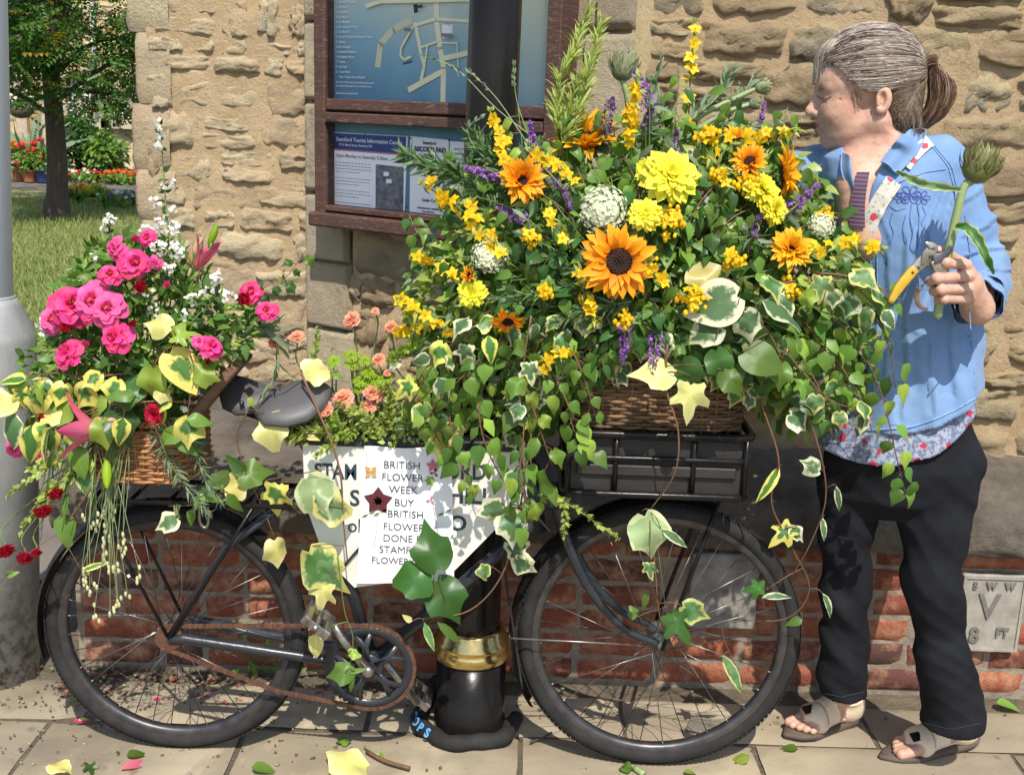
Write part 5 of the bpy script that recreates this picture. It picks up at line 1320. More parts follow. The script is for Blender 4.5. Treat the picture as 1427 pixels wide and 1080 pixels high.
T('ivy stem curving across the right of the front wheel rim', [(1060,560,2.24),(1085,640,2.23),(1075,700,2.24),(1102,760,2.26),(1128,820,2.28),(1095,862,2.3),(1010,870,2.32),(1025,930,2.32)], [(1075,672,62,-120,'lance','var2'),(1094,742,46,-150,'ivy3','var2'),(1110,742,30,-30,'ivy1','cream'),(1055,820,36,180,'ivy3','deep'),(1080,830,44,10,'lance','cream'),(1155,842,44,-60,'lance','cream'),(1108,866,26,200,'ovate','green'),(1020,935,62,-60,'lance','var')], r=(.0022, .001))
T('thin ivy stem with two folded cream leaves against the black trousers', [(1120,560,2.22),(1145,640,2.22),(1150,700,2.23),(1128,760,2.24),(1105,800,2.25)], [(1168,693,40,-80,'lance','cream'),(1148,735,34,-85,'lance','cream'),(1133,650,34,150,'ivy2','cream'),(1130,560,46,170,'heart','deep'),(1112,585,44,-30,'ivy1','cream')], r=(.0022, .001))
T('ivy stem with broad leaves hanging left over the word STAMFORD', [(420,520,2.36),(470,640,2.33),(478,720,2.33),(484,780,2.33)], [(437,686,72,-60,'ivy2','pale'),(462,708,56,0,'round','var'),(447,792,84,-60,'ivy1','var'),(450,825,52,-110,'ivy3','yellow'),(435,610,20,0,'ovate','yellow')], r=(.003, .0016))
T('ivy stem with yellow leaf hanging from the saddle', [(345,572,2.34),(330,610,2.34),(345,660,2.34),(372,720,2.35)], [(379,601,56,-75,'round','yellow'),(326,677,44,170,'round','yellow'),(350,660,52,20,'ivy1','green'),(385,690,58,-100,'ivy3','var2'),(386,768,46,-80,'ivy2','yellow'),(330,650,40,140,'ovate','deep')], r=(.002, .0012))
T('ivy stem with three dark green leaves over post and paper', [(735,640,2.3),(722,720,2.3),(700,800,2.31),(655,850,2.31),(590,862,2.31)], [(602,770,72,110,'ivy1','deep'),(575,810,60,190,'round','deep'),(620,832,74,-60,'ivy1','deep'),(674,797,26,-90,'round','var'),(568,862,18,150,'ovate','yellow'),(597,885,44,-70,'lance','var'),(625,880,50,-40,'lance','green'),(720,765,46,100,'ivy3','cream'),(728,786,42,-50,'ivy1','cream')])
T('short ivy end with cream margined leaves above the lower carrier', [(740,600,2.24),(738,680,2.24),(728,720,2.26)], [(720,675,60,-90,'ovate2','cream'),(690,712,46,200,'ivy2','cream'),(712,730,56,-80,'ivy1','cream'),(770,688,32,-80,'ovate','green'),(738,705,26,-60,'ivy1','green')], r=(.0018, .001))
T('ivy stem crossing the chainring with small yellow leaves', [(470,770,2.3),(480,850,2.3),(492,890,2.3),(485,940,2.3)], [(438,900,42,-100,'ovate2','yellow'),(493,911,18,0,'round','lime'),(478,938,40,190,'ivy1','green'),(494,935,30,10,'lance','green'),(490,952,28,-110,'lance','green')], r=(.0014, .001), st='stem')
T('ivy leaf pair above the rubber grip on the right of the trough', [(585,600,2.33),(640,600,2.31),(655,580,2.31)], [(622,612,54,-100,'round','yellow'),(560,594,20,0,'ovate','green')], r=(.0015, .001), st='stem')
T('variegated ivy stem at the left edge of the rose basket', [(140,560,2.3),(90,545,2.28),(50,560,2.27),(12,575,2.27)], [(12,600,62,-110,'ovate2','cream'),(18,528,44,175,'ovate','var2'),(50,550,62,180,'ivy2','var2'),(55,540,52,160,'ovate2','cream'),(40,618,62,-100,'ovate2','var2'),(78,570,60,200,'ivy1','yellow'),(95,610,46,-110,'ivy1','cream'),(5,560,50,190,'ivy1','yellow'),(88,558,58,10,'ovate','green'),(62,600,40,-60,'ivy2','var2')])
T('ivy stem with large yellow edged leaves in the middle of the rose basket', [(200,560,2.25),(220,500,2.23),(255,480,2.23),(275,520,2.23)], [(252,512,66,-50,'heart','var2'),(222,452,46,170,'ivy2','yellow'),(250,466,44,15,'ivy3','lime'),(212,530,52,-100,'ivy1','lime'),(172,548,58,60,'ivy2','deep'),(150,575,56,-80,'ovate2','deep'),(168,590,60,-60,'ivy1','deep'),(283,520,44,-20,'ivy2','lime'),(225,548,30,-30,'ivy2','yellow'),(240,600,56,60,'ovate2','green'),(276,585,36,-10,'ovate2','green'),(258,622,36,-40,'ovate','green'),(108,640,52,-80,'ovate2','green'),(60,620,60,-110,'lance','var2')])
T('ivy stem with one pale leaf beneath the small basket', [(250,620,2.33),(300,660,2.33),(275,700,2.33),(235,705,2.33)], [(235,727,40,190,'ivy1','cream'),(290,690,40,-20,'ovate','green'),(305,668,44,30,'ovate2','green'),(325,700,36,-60,'ovate','green'),(270,620,36,20,'ovate2','deep')], ( 6, 24, ['ovate'], ['green']), r=(.0018, .001))
T('trailing ivy reaching right of the roses against the sunlit wall', [(330,430,2.36),(370,400,2.38),(400,385,2.4),(425,350,2.42)], [], (12, 20, ['ivy1', 'ivy2'], ['green', 'deep']), r=(.0014, .0008))
T('ivy stem above the saddle with one pale yellow leaf', [(395,540,2.36),(425,515,2.38),(460,520,2.38)], [(440,518,44,5,'round','yellow'),(470,525,16,0,'ovate','green'),(350,560,18,-60,'ovate','lime')], r=(.0014, .0009))
T('yellow green ivy stem at lower left below the lilies', [(150,640,2.28),(120,690,2.27),(85,740,2.27)], [(115,665,50,-80,'ovate2','var'),(92,735,52,-70,'ovate2','green'),(128,790,36,20,'lance','var2'),(15,800,20,20,'small','green'),(90,705,40,-110,'lance','green')])

# ---- flower templates (facing +Z, radius 1)
def ringp(mb, T, n, r0, L_, elev, jit=.12, wid=1.0, z=0.0, phase=0, r=None):
    for k in range(n):
        a = 2*math.pi*(k+rnd(-jit, jit)*1.5)/n+phase; e = R(elev+rnd(-9, 9)); rad = V((math.cos(a), math.sin(a), 0))
        d = rad*math.cos(e)+V((0,0,math.sin(e))); nn = V((0,0,1))*math.cos(e)-rad*math.sin(e); s_ = L_*rnd(.85, 1.12)
        Mb = basis(d, nn, (s_*wid, s_, s_), rad*r0+V((0,0,z))); mb.inst(T, Mb, r)
TP_ = dict(point=leaf_simple(lambda t: .16*math.sin(math.pi*t**.75)**.8+.002, 6, 1, .5, .25), blunt=leaf_simple(lambda t: .13*(min(1, t*4+.35))*(1 if t < .85 else math.sqrt(max(0, 1-((t-.85)/.15)**2))*.95+.05), 5, 1, .3, .25),
  star=leaf_simple(lambda t: .30*math.sin(math.pi*t**.7)**.8+.002, 4, 1, .25, .3), rose=leaf_simple(lambda t: .52*math.sin(math.pi*min(1, t**.8*.86))**.7+.02, 6, 3, -.35, -.25, .07), rosey=leaf_simple(lambda t: .55*math.sin(math.pi*min(1, t**.8*.88))**.7+.02, 6, 3, .25, .55, .11, 2),
  ruf=leaf_simple(lambda t: .10+.36*t, 5, 3, .1, .2, .14, 1), lily=leaf_simple(lance(.17), 7, 2, .5, .3))
PM.update(sun=petal_mat('sunflower_petal', (.82,.29,.006), (.78,.22,.005), tip=(.86,.38,.010), trans=.3), suny=petal_mat('golden_sunflower_petal', (.82,.33,.006), (.80,.28,.006), tip=(.86,.47,.014)),
  mum=petal_mat('lemon_petal', (.82,.70,.015), (.80,.66,.01), tip=(.84,.79,.06)), pink=petal_mat('magenta_petal', (.74,.035,.17), (.64,.02,.11), tip=(.78,.06,.24), var=.18, hue=.015),
  pinkl=petal_mat('pink_petal', (.76,.09,.28), (.70,.05,.2), tip=(.8,.12,.34)), crimson=petal_mat('crimson_petal', (.56,.015,.045), (.44,.01,.03)), peach=petal_mat('peach_petal', (.80,.25,.13), (.76,.34,.18), tip=(.82,.38,.24)),
  lime=petal_mat('lime_petal', (.30,.46,.02), (.22,.36,.015)), lilyp=petal_mat('lily_petal', (.55,.10,.2), (.62,.25,.22), tip=(.66,.10,.22)), lilyb=petal_mat('lily_bud', (.62,.5,.25), (.6,.3,.22)), star=petal_mat('star_petal', (.84,.60,.015), (.80,.50,.01)), greenwhite=petal_mat('greenish_white_petal', (.66,.70,.46), (.72,.72,.56)),
  bluish=petal_mat('mauve_petal', (.30,.12,.45), (.42,.20,.55)))
M_['disc'] = simple('dark_seed_disc', (.05,.018,.01), (.015,.006,.006), 60, .95, .003, 150, .1); M_['discgreen'] = simple('green_disc', (.18,.20,.03), (.28,.16,.02), 60, .95, .003, 150, .1)
M_['calyx'] = simple('green_calyx', (.09,.17,.04), (.06,.12,.03), 30, .6, var=.15)
M_['pollen'] = simple('yellow_stamens', (.75,.55,.08), (.6,.38,.03), 60, .9, 0, 60, .1)
PET = {k: TP_['point'].mesh('petal', PM[k]) for k in ('sun', 'suny')}
def stem_to(t, p, back, core_, r0=.004, mat_='stem'):
    C0 = W(*core_); stemtube([p-back*.005, p-back*.06+V((0,0,-.01)), p.lerp(C0, .6), C0], r0, r0*1.1, M_[mat_], t)
def sunflower(label, px, py, dpx, fx, fy, mt='sun', n=30, disc=.34, elev=12, core_=(900,470,2.47), cup=0, dm='disc', out=.045):
    p = W(px, py, FY(px, py, out)); F_ = facing(fx, fy); r_ = dpx*mpp(p)/2; t = thing('sunflower', label, 'sunflower', p, 'sunflowers in the large bouquet')
    Mb = basis(CU.cross(F_) if abs(CU.dot(F_)) < .95 else CR, F_, 1, p)
    for layer, (k, el, L_) in enumerate(((n//2, elev, .72), (n//2, elev+20, .64), (n//3, elev+40, .5))):
        for i in range(k):
            a = 2*math.pi*(i+rnd(-.45, .45)+.5*layer)/k; e = R(el+rnd(-22, 24)); rad = V((math.cos(a), math.sin(a), 0)); d = rad*math.cos(e)+V((0,0,math.sin(e))); nn = V((0,0,1))*math.cos(e)-rad*math.sin(e)
            s_ = r_*L_*rnd(.8, 1.15); ml = basis(d+rdir()*.10, (nn+rdir()*.35), (s_*rnd(1.2, 1.7), s_, s_*1.3), (rad*disc+V((0,0,.03*layer)))*r_)
            place('petal', PET[mt], t, Mb @ ml)
    m_ = MB(); prof = [(disc*1.04, -.02), (disc*.95, .06), (disc*.6, .09), (disc*.25, .05), (.01, .03)]
    m_.lathe([(a*r_, b*r_) for a, b in prof], p, Mb.to_3x3(), 24)
    for i in range(70):
        q = disc*math.sqrt((i+.5)/70)*.97; a = i*2.39996; m_.sphere(p+Mb.to_3x3() @ V((q*math.cos(a)*r_, q*math.sin(a)*r_, (.075+.02*random.random())*r_)), .035*r_, 5, 3)
    part('seed_disc', m_, M_[dm], t)
    m_ = MB(); m_.lathe([(.02, -.3), (.12, -.22), (disc*.9, -.1), (disc*1.08, -.03)], (0,0,0), n=16, cap=False)
    ringp(m_, T_['small'], 14, disc*.7, .5, 8, wid=.8, z=-.1); sc_m = MB(); sc_m.inst(m_, Mb @ Matrix.Scale(r_, 4)); part('bracts', sc_m, M_['calyx'], t)
    stem_to(t, p-F_*r_*.25, F_, core_, .0055); return t
random.seed(200)
sunflower('orange sunflower with a wide dark brown centre in the middle of the bouquet', 862, 365, 102, 8, -4, 'sun', 44, .36, 4)
sunflower('round golden orange sunflower with small closed centre near the black post', 727, 252, 76, 12, 0, 'sun', 50, .20, 34)
sunflower('topmost golden sunflower seen from the side with upright petals', 818, 198, 100, -18, 48, 'suny', 46, .42, 48)
sunflower('golden sunflower at the right beside the denim shirt with small dark centre', 1103, 348, 74, -12, 8, 'suny', 54, .13, 36)
sunflower('orange sunflower half hidden left of the woman chin', 1045, 226, 56, -20, 25, 'sun', 30, .3, 35)
sunflower('golden sunflower turned right showing its green back', 1092, 240, 78, 68, 5, 'suny', 34, .36, 20)
sunflower('small half open sunflower with upright petals behind the others', 1024, 192, 44, -10, 60, 'suny', 20, .3, 62)
sunflower('drooping orange sunflower at the lower left of the bouquet', 708, 447, 52, 5, -55, 'sun', 26, .34, 25)
sunflower('small yellow half open sunflower at the bottom left of the chrysanthemum', 655, 384, 34, -40, 10, 'suny', 16, .3, 50)
def mesh_of(build, mat_, name):
    m_ = MB(); build(m_); return m_.mesh(name, mat_)
def mum(m_):
    for n_, r0, L_, e in ((20, .12, .90, -4), (20, .1, .88, 12), (20, .1, .76, 28), (18, .08, .64, 44), (16, .06, .52, 60), (10, .04, .42, 76), (8, .02, .36, 84)): ringp(m_, TP_['blunt'], n_, r0, L_, e+rnd(-4,4), jit=.3, wid=1.45)
    m_.sphere((0,0,.05), .16, 8, 6)
def rosef(m_):
    ringp(m_, TP_['rosey'], 6, .08, .92, 8); ringp(m_, TP_['rosey'], 6, .06, .78, 26, phase=.5); ringp(m_, TP_['rosey'], 5, .06, .6, 42, z=.04); ringp(m_, TP_['rose'], 5, .05, .44, 60, z=.06, phase=.3)
def rosebud(m_):
    ringp(m_, TP_['rose'], 5, .22, .95, 62, z=-.2); ringp(m_, TP_['rose'], 5, .15, .85, 72, z=-.1, phase=.5); ringp(m_, TP_['rose'], 4, .08, .75, 80, phase=.2)
def carn(m_):
    for n_, r0, L_, e in ((9, .05, .95, 10), (10, .05, .9, 28), (9, .05, .85, 46), (8, .04, .75, 62), (6, .03, .68, 78)): ringp(m_, TP_['ruf'], n_, r0, L_, e, wid=1.0)
def umbel(m_):
    for i in range(270):
        z = 1-2*(i+.5)/270; a = i*2.39996; q = math.sqrt(max(0, 1-z*z)); d = V((q*math.cos(a), q*math.sin(a), z))
        if z < -.5: continue
        d = (d+rdir()*.12).normalized(); Mb = basis(d.orthogonal(), d, 1, d*rnd(.72, 1.06)); f_ = MB(); ringp(f_, TP_['star'], 5, .01, rnd(.10, .16), 40, wid=1.2); m_.inst(f_, Mb)
    m_.sphere((0,0,0), .74, 14, 10)
    m_.v = [(a*1.08, b*1.08, c*.6) for a, b, c in m_.v]
def umbelst(m_):
    for i in range(60):
        d = rdir((0,0,.3)); m_.tube([(0,0,-.3), d*.9], .012, 3)
    for i in range(60): d = rdir((0,0,.2)); m_.sphere(d*rnd(.75, .95), .045, 5, 3)
    m_.v = [(a, b, c*.6) for a, b, c in m_.v]
FM = dict(mum=[mesh_of(mum, PM['mum'], 'petals') for _ in range(2)], rose=[mesh_of(rosef, PM[k], 'petals') for k in ('pink', 'pink', 'pinkl')], rosebud=[mesh_of(rosebud, PM[k], 'petals') for k in ('pink', 'crimson')], carnred=[mesh_of(carn, PM['crimson'], 'petals')], carnpeach=[mesh_of(carn, PM['peach'], 'petals') for _ in range(2)], carnwhite=[mesh_of(carn, PM['greenwhite'], 'petals')],
  umbel=[mesh_of(umbel, PM['greenwhite'], 'florets') for _ in range(2)], umbelst=[mesh_of(umbelst, M_['calyx'], 'pedicels')], stamens=[mesh_of(lambda m_: [m_.sphere(rdir((0,0,.6))*rnd(.02, .16)+V((0,0,.12)), .03, 5, 3) for _ in range(16)], M_['pollen'], 'stamens')],
  calyx=[mesh_of(lambda m_: (m_.lathe([(.02, -.75), (.2, -.6), (.22, -.25), (.16, -.02)], n=10, cap=False), ringp(m_, T_['small'], 5, .15, .5, 30, z=-.25)), M_['calyx'], 'calyx')])
FM['button'] = [mesh_of(lambda m_: [ringp(m_, TP_['blunt'], n_, r0, L_, e, wid=1.5, z=z) for n_, r0, L_, e, z in ((20, .6, .42, -12, .0), (18, .45, .42, 0, .14), (15, .28, .36, 12, .2), (10, .12, .26, 24, .24), (5, .02, .2, 50, .24))], PM['lime'], 'petals')]
def flower(name, label, cat, kind, px, py, dpx, ang=None, core_=None, group=None, Y=None, fc=None, centre=False, calyx=True, extra=None, r0=.0028, stemm='stem'):
    p = W(px, py, Y); F_ = fc or rdir(CF*2.2+V((0,0,.3)), .45); r_ = dpx*mpp(p)/2; t = thing(name, label, cat, p, group); Mb = basis(F_.orthogonal()+rdir()*.5, F_, r_, p)
    place('petals' if kind not in ('umbel',) else 'florets', random.choice(FM[kind]), t, Mb)
    if kind == 'umbel': place('pedicels', FM['umbelst'][0], t, Mb)
    if centre: place('stamens', FM['stamens'][0], t, Mb)
    if calyx: place('calyx', FM['calyx'][0], t, Mb)
    if core_: stem_to(t, p-F_*r_*.4, F_, core_, r0, stemm)
    return t
bc = (900,470,2.47)
for px, py, d, fx, fy, lb in ((935,245,86,0,10,'large pale yellow chrysanthemum at the centre top of the bouquet'), (900,299,52,-10,5,'small lemon chrysanthemum left of the large one'), (1062,264,64,30,15,'lemon chrysanthemum tilted right below the half hidden sunflower'), (1080,292,48,35,-5,'lemon chrysanthemum lowest of the three by the purple spike'), (657,408,46,-25,0,'pale yellow chrysanthemum at the left below the white flower ball'), (900,238,40,-30,20,'narrow lemon chrysanthemum head behind the large pale one'), (1130,345,24,0,0,'tiny pale yellow bloom right of the right hand sunflower')):
    flower('chrysanthemum', lb, 'chrysanthemum', 'mum', px, py, d, core_=bc, group='yellow chrysanthemums', Y=FY(px, py, .04), fc=facing(fx, fy))
for px, py, d, lb in ((840,293,62,'large white allium like flower ball left of the chrysanthemums'), (682,357,46,'smaller white flower ball at the left of the bouquet'), (1145,314,34,'small greenish white flower ball beside the shirt'), (652,500,20,'tiny white flower cluster low on the left')):
    flower('white_umbel', lb, 'white flower', 'umbel', px, py, d, core_=bc, group='white flower balls', Y=FY(px, py, .03), fc=facing(0, 20), calyx=False)
# star flowers (loosestrife, hypericum)
def starm(m_): ringp(m_, TP_['star'], 5, .04, 1.0, 20, wid=1.15); [m_.sphere(rdir((0,0,.8))*.2+V((0,0,.15)), .07, 4, 3) for _ in range(6)]
STAR = [mesh_of(starm, PM['star'], 'blossom') for _ in range(3)]
LEAFS = T_['lance']
def loosestrife(label, pts, n, spx=11, group='yellow loosestrife spikes', leaves=True, spread=13, tipg=True, core_=True):
    P0 = [W(px, py, (FY(px, py, .03) if Y is None else Y)) for px, py, Y in pts]; t = thing('loosestrife_spike', label, 'loosestrife', P0[-1], group)
    if core_: P0 = [P0[0].lerp(W(*bc), .45)]+P0
    so, P = stemtube(P0, .0024, .0012, M_['stem'], t); a0 = 6 if core_ else 0; seg = P[a0:]
    for i in range(n):
        p = seg[int((i+.5)/n*(len(seg)-1))]; d = rdir(CF*.9+V((0,0,.2)), .7); s_ = spx*mpp(p)*rnd(.8, 1.15); place('blossom', random.choice(STAR), t, basis(rdir(), (d+CF*.6).normalized(), s_, p+d*spread*mpp(p)*rnd(.4, 1.0)))
    if leaves:
        m_ = MB()
        for i in range(n*2): p = random.choice(seg); d = rdir(CF*.3); m_.inst(LEAFS, basis(d, rdir(CF+V((0,0,.5)), .4), rnd(.018, .03), p))
        for i in range(14): p = seg[-1]; d = ((seg[-1]-seg[-2]).normalized()+rdir()*.7).normalized(); m_.inst(T_['small'], basis(d, rdir(CF), rnd(.008, .014), p+d*.004))
        part('leaves', m_, LM['spray'], t)
    return t
random.seed(300)
for lb, pts, n in (('tall loosestrife spike rising above all others against the stone wall', [(958,170,2.42),(962,100,2.42),(968,35,2.42)], 7), ('thick loosestrife spike below the thistle head', [(878,200,2.3),(880,160,2.3),(888,112,2.3)], 18),
  ('loosestrife spike in front of the black post top', [(715,240,None),(700,200,2.32),(685,158,2.32)], 12), ('loosestrife spike reaching left across the posters', [(690,340,None),(640,290,2.33),(590,258,2.33)], 14), ('loosestrife spike between sunflower and notice board', [(700,360,None),(680,320,2.3),(655,285,2.3)], 9),
  ('loosestrife spike right of the left sunflower', [(800,260,None),(770,230,None),(745,210,2.28)], 8), ('loosestrife hanging below the dark centred sunflower', [(810,380,None),(815,415,None),(828,448,2.17)], 11), ('arched loosestrife spike low on the left over the birch leaves', [(790,490,None),(750,515,None),(712,548,2.2)], 13),
  ('loosestrife spike pointing left under the notice board', [(650,400,None),(615,375,2.33),(580,360,2.34)], 8), ('loosestrife spike reaching right towards the shirt pocket', [(1140,350,2.2),(1185,338,2.19),(1225,346,2.19)], 10), ('loosestrife spike under the woman chin pointing right', [(1010,210,None),(1060,190,2.36),(1105,182,2.37)], 13),
  ('loosestrife spike above the peach carnations', [(640,460,None),(590,455,2.36),(545,462,2.37)], 10), ('small loosestrife spike above the right chrysanthemum', [(1010,260,None),(990,220,None),(975,190,2.34)], 8), ('loosestrife tuft between the white ball and dark centred sunflower', [(790,340,None),(770,310,None),(765,290,None)], 5), ('loosestrife tuft right of the dark centred sunflower', [(930,400,None),(915,380,None),(905,368,2.15)], 4),
  ('short loosestrife tuft at the left rim above the trough', [(600,440,None),(575,430,2.36),(560,420,2.36)], 6)):
    loosestrife('yellow '+lb, pts, n)
def hyper(label, px, py, rpx, n=10, buds=14):
    p = W(px, py, FY(px, py, .03)); t = thing('hypericum_cluster', label, 'hypericum', p, 'yellow hypericum clusters')
    r_ = rpx*mpp(p)
    for i in range(n): d = rdir(CF*1.0+V((0,0,.2)), .8); place('blossom', random.choice(STAR), t, basis(rdir(), (d+CF*.6).normalized(), 10*mpp(p)*rnd(.7, 1.1), p+d*r_*rnd(.4, 1)))
    m_ = MB()
    for i in range(buds): d = rdir(CF*.7+V((0,0,-.5)), .8); m_.sphere(p+d*r_*rnd(.7, 1.2), 3.2*mpp(p)*rnd(.8, 1.2), 7, 5, sc3=(1,1,1.3))
    part('buds', m_, PM['star'], t); m_ = MB()
    for i in range(12): d = rdir(); m_.inst(T_['ovate'], basis(d, rdir(CF), rnd(.02, .032), p+d*r_*.3-CF*.01))
    part('leaves', m_, LM['green'], t); stem_to(t, p-CF*.01, CF, bc, .002)
random.seed(310)
for px, py, r_, n, lb in ((962,420,22,9,'below the dark centred sunflower over the basket'), (928,308,26,10,'under the large chrysanthemum'), (1020,362,16,5,'left of the right hand sunflower'), (938,300,14,5,'beside the small lemon chrysanthemum'), (1100,402,18,4,'below the right hand sunflower'), (870,445,12,4,'above the purple hanging spikes'), (985,195,18,7,'in front of the silvery thistle stems'), (1040,255,18,8,'between the two right chrysanthemums'), (905,372,14,5,'just right of the dark centre'), (1000,245,10,4,'behind the pale chrysanthemum'), (740,330,14,5,'between left sunflower and white ball'), (760,405,10,4,'amid dark leaves left of the hanging loosestrife'), (1150,300,10,4,'against the blue shirt front')):
    hyper('cluster of yellow hypericum stars and buds '+lb, px, py, r_, n)
# purple spikes
def buddleia(label, pts, wpx, mt='purple', n=110):
    P0 = [W(px, py, (FY(px, py, .035) if Y is None else Y)) for px, py, Y in pts]; t = thing('purple_spike', label, 'purple flower', P0[0], 'purple flower spikes'); P = spline(P0, 8); m_ = MB()
    f_ = MB(); ringp(f_, TP_['star'], 4, .0, 1, 25, wid=1.3)
    for i in range(n):
        k = random.random(); p = P[int(k*(len(P)-1))]; d = rdir(); rr = wpx*mpp(p)*(.5*(1-k)+.12)*rnd(.5, 1); m_.inst(f_, basis(rdir(), d, .0042*rnd(.8, 1.3), p+d*rr))
    part('florets', m_, PM[mt], t)['kind'] = 'stuff'; stemtube([P0[0].lerp(W(*bc), .5)]+P0, .002, .001, M_['stem'], t)
    m_ = MB()
    for i in range(5): d = rdir(); m_.inst(T_['lance'], basis(d, rdir(CF), rnd(.03, .045), P[0]+d*.004))
    part('leaves', m_, LM['grey'], t)
random.seed(320)
for pts, w_, mt, lb in (([(905,150,2.33),(895,120,2.33),(884,100,2.33)], 26, 'bluish', 'bright purple spike beside the thistle head'), ([(735,308,None),(712,300,2.26),(692,290,2.26)], 24, 'bluish', 'bright purple spike left under the round sunflower'), ([(700,250,2.3),(670,240,2.3),(645,234,2.31)], 18, 'bluish', 'thin purple spike pointing left over the posters'), ([(745,225,None),(742,195,2.3),(738,168,2.3)], 18, 'purple', 'small upright purple spike before the black post'),
  ([(760,240,None),(785,265,None),(798,295,2.2)], 22, 'violet', 'dusky purple spike drooping right of the left sunflower'), ([(1095,300,None),(1118,278,2.27),(1142,256,2.27)], 26, 'purple', 'dark purple spike before the woman neckline'), ([(872,455,None),(870,480,2.17),(868,505,2.17)], 24, 'purple', 'left purple spike hanging over the basket'), ([(915,462,None),(912,495,2.17),(908,528,2.17)], 26, 'bluish', 'right purple spike hanging over the basket'),
  ([(940,215,None),(942,195,2.3),(944,180,2.3)], 16, 'violet', 'small dusky spike behind the pale chrysanthemum'), ([(845,180,2.36),(850,150,2.37),(855,138,2.37)], 26, 'violet', 'faded lilac spike below the thistle head'), ([(1050,200,2.4),(1060,170,2.41),(1066,140,2.41)], 14, 'purple', 'thin dark spike against the wall near the woman nose'), ([(900,180,2.35),(905,160,2.36),(912,140,2.36)], 16, 'violet', 'faded purple spike between two loosestrifes'), ([(1050,330,None),(1055,310,None),(1060,298,None)], 12, 'violet', 'dusky buds above the right hand sunflower')):
    buddleia(lb, pts, w_, mt)
# needle sprays (rosemary, feathery plumes)
def spray(label, pts, n, spx, T='narrow', mt='rosemary', name='rosemary_sprig', cat='sprig', ang=45, stem='stem', r=(.002, .001), group=None, w_=1.0, up=0):
    P0 = [W(*p) for p in pts]; t = thing(name, label, cat, P0[0], group); so, P = stemtube(P0, r[0], r[1], M_[stem], t); m_ = MB()
    for i in range(n):
        k = (i+rnd(0,1))/n*(len(P)-1.001); j = int(k); p = P[j].lerp(P[j+1], k-j); dp = (P[j+1]-P[j]).normalized(); q = rdir(); q = (q-dp*q.dot(dp)).normalized(); d = dp*math.cos(R(ang))+q*math.sin(R(ang))+V((0,0,up)); s_ = spx*mpp(p)*rnd(.65, 1.2)*(1-.45*(j/len(P)))
        m_.inst(T_[T], basis(d, rdir(CF), (s_*w_, s_, s_), p))
    f = part('needles' if T == 'narrow' else 'leaves', m_, LM[mt], t)
    if n > 250: f['kind'] = 'stuff'
    return t
random.seed(330)
spray('tall feathery green plume left, in front of the dressed stone', [(775,190,2.38),(780,120,2.4),(800,70,2.41),(822,12,2.42)], 230, 34, mt='spray', name='green_plume', ang=32, w_=.9); spray('second feathery green plume just right of the tall one', [(795,190,2.37),(812,130,2.38),(825,80,2.39),(838,30,2.4)], 230, 34, mt='spray', name='green_plume', ang=32, w_=.9)
spray('short feathery plume between the two tall ones', [(785,200,2.36),(795,150,2.37),(805,105,2.37)], 130, 30, mt='spray', name='green_plume', ang=35)
spray('spiky green sprig lying over the record fair poster', [(650,250,2.34),(610,235,2.34),(560,215,2.35)], 150, 38, mt='rosemary', ang=48, w_=1.3); spray('dark needle leaf sprig before the black post', [(720,260,2.33),(690,225,2.34),(660,190,2.35)], 170, 38, mt='rosemary', ang=45, w_=1.2); spray('needle leaf sprig left of the round sunflower', [(700,300,2.3),(668,270,2.33),(650,220,2.34)], 120, 34, mt='rosemary', ang=45)
spray('rosemary sprig across the middle below the white ball', [(830,390,2.2),(790,370,2.2),(740,345,2.22)], 150, 26, ang=50); spray('rosemary sprig pointing down left of the drooping sunflower', [(800,400,2.2),(740,410,2.2),(680,420,2.23)], 150, 26, ang=50); spray('rosemary sprig under the dark centred sunflower', [(880,420,2.17),(830,430,2.17),(775,450,2.18)], 130, 26, ang=50)
spray('rosemary trailing from the small basket to the right', [(215,590,2.27),(235,640,2.26),(260,680,2.26),(290,715,2.27)], 150, 26, mt='grey', ang=55, up=.1); spray('second rosemary trail hanging beside the small basket', [(235,580,2.27),(270,620,2.27),(285,665,2.27),(310,700,2.28)], 130, 24, mt='grey', ang=55)
spray('yellow leaved sprig hanging under the carrier at the fork', [(750,690,2.28),(790,702,2.28),(830,728,2.28),(862,752,2.28)], 90, 13, 'small', 'spray', 'golden_sprig', ang=60); spray('yellow leaved sprig hanging straight down by the fork crown', [(778,690,2.28),(788,715,2.28),(785,748,2.28)], 50, 12, 'small', 'spray', 'golden_sprig', ang=60)
for i, (a, b) in enumerate((((1085,430),(1130,520)), ((1070,450),(1100,540)), ((1110,440),(1160,510)), ((1065,470),(1145,560)), ((1090,500),(1120,575)))):
    spray(('leftmost upper', 'left lower', 'rightmost', 'longest middle', 'lowest')[i]+' fine yellow green box sprig between the basket and the shirt', [(a[0], a[1], 2.26), ((a[0]+b[0])/2+8, (a[1]+b[1])/2, 2.24), (b[0], b[1], 2.25)], 90, 12, 'small', 'spray', 'box_sprig', ang=55, group='fine box sprigs right of the basket')
for i, (a, b) in enumerate((((470,600),(400,615)), ((500,600),(440,635)), ((520,605),(470,560)), ((540,600),(545,545)), ((555,605),(590,560)), ((480,610),(420,600)), ((530,610),(500,575)), ((560,560),(530,540)))):
    spray(('longest pale box sprig lying left over the word STAM', 'pale box sprig beside the longest one above the sign', 'pale box sprig pointing up left towards the peach carnations', 'pale box sprig standing up under the cream carnation', 'pale box sprig leaning right to the rubber grip', 'low pale box sprig left of the paper notice', 'pale box sprig rising below the lime buttons', 'pale box sprig curving left behind the cream carnation')[i], [(a[0], a[1], 2.38), ((a[0]+b[0])/2, (a[1]+b[1])/2-6, 2.36), (b[0], b[1], 2.35)], 80, 14, 'small', 'spray', 'box_sprig', ang=50, group='box sprigs over the trough')
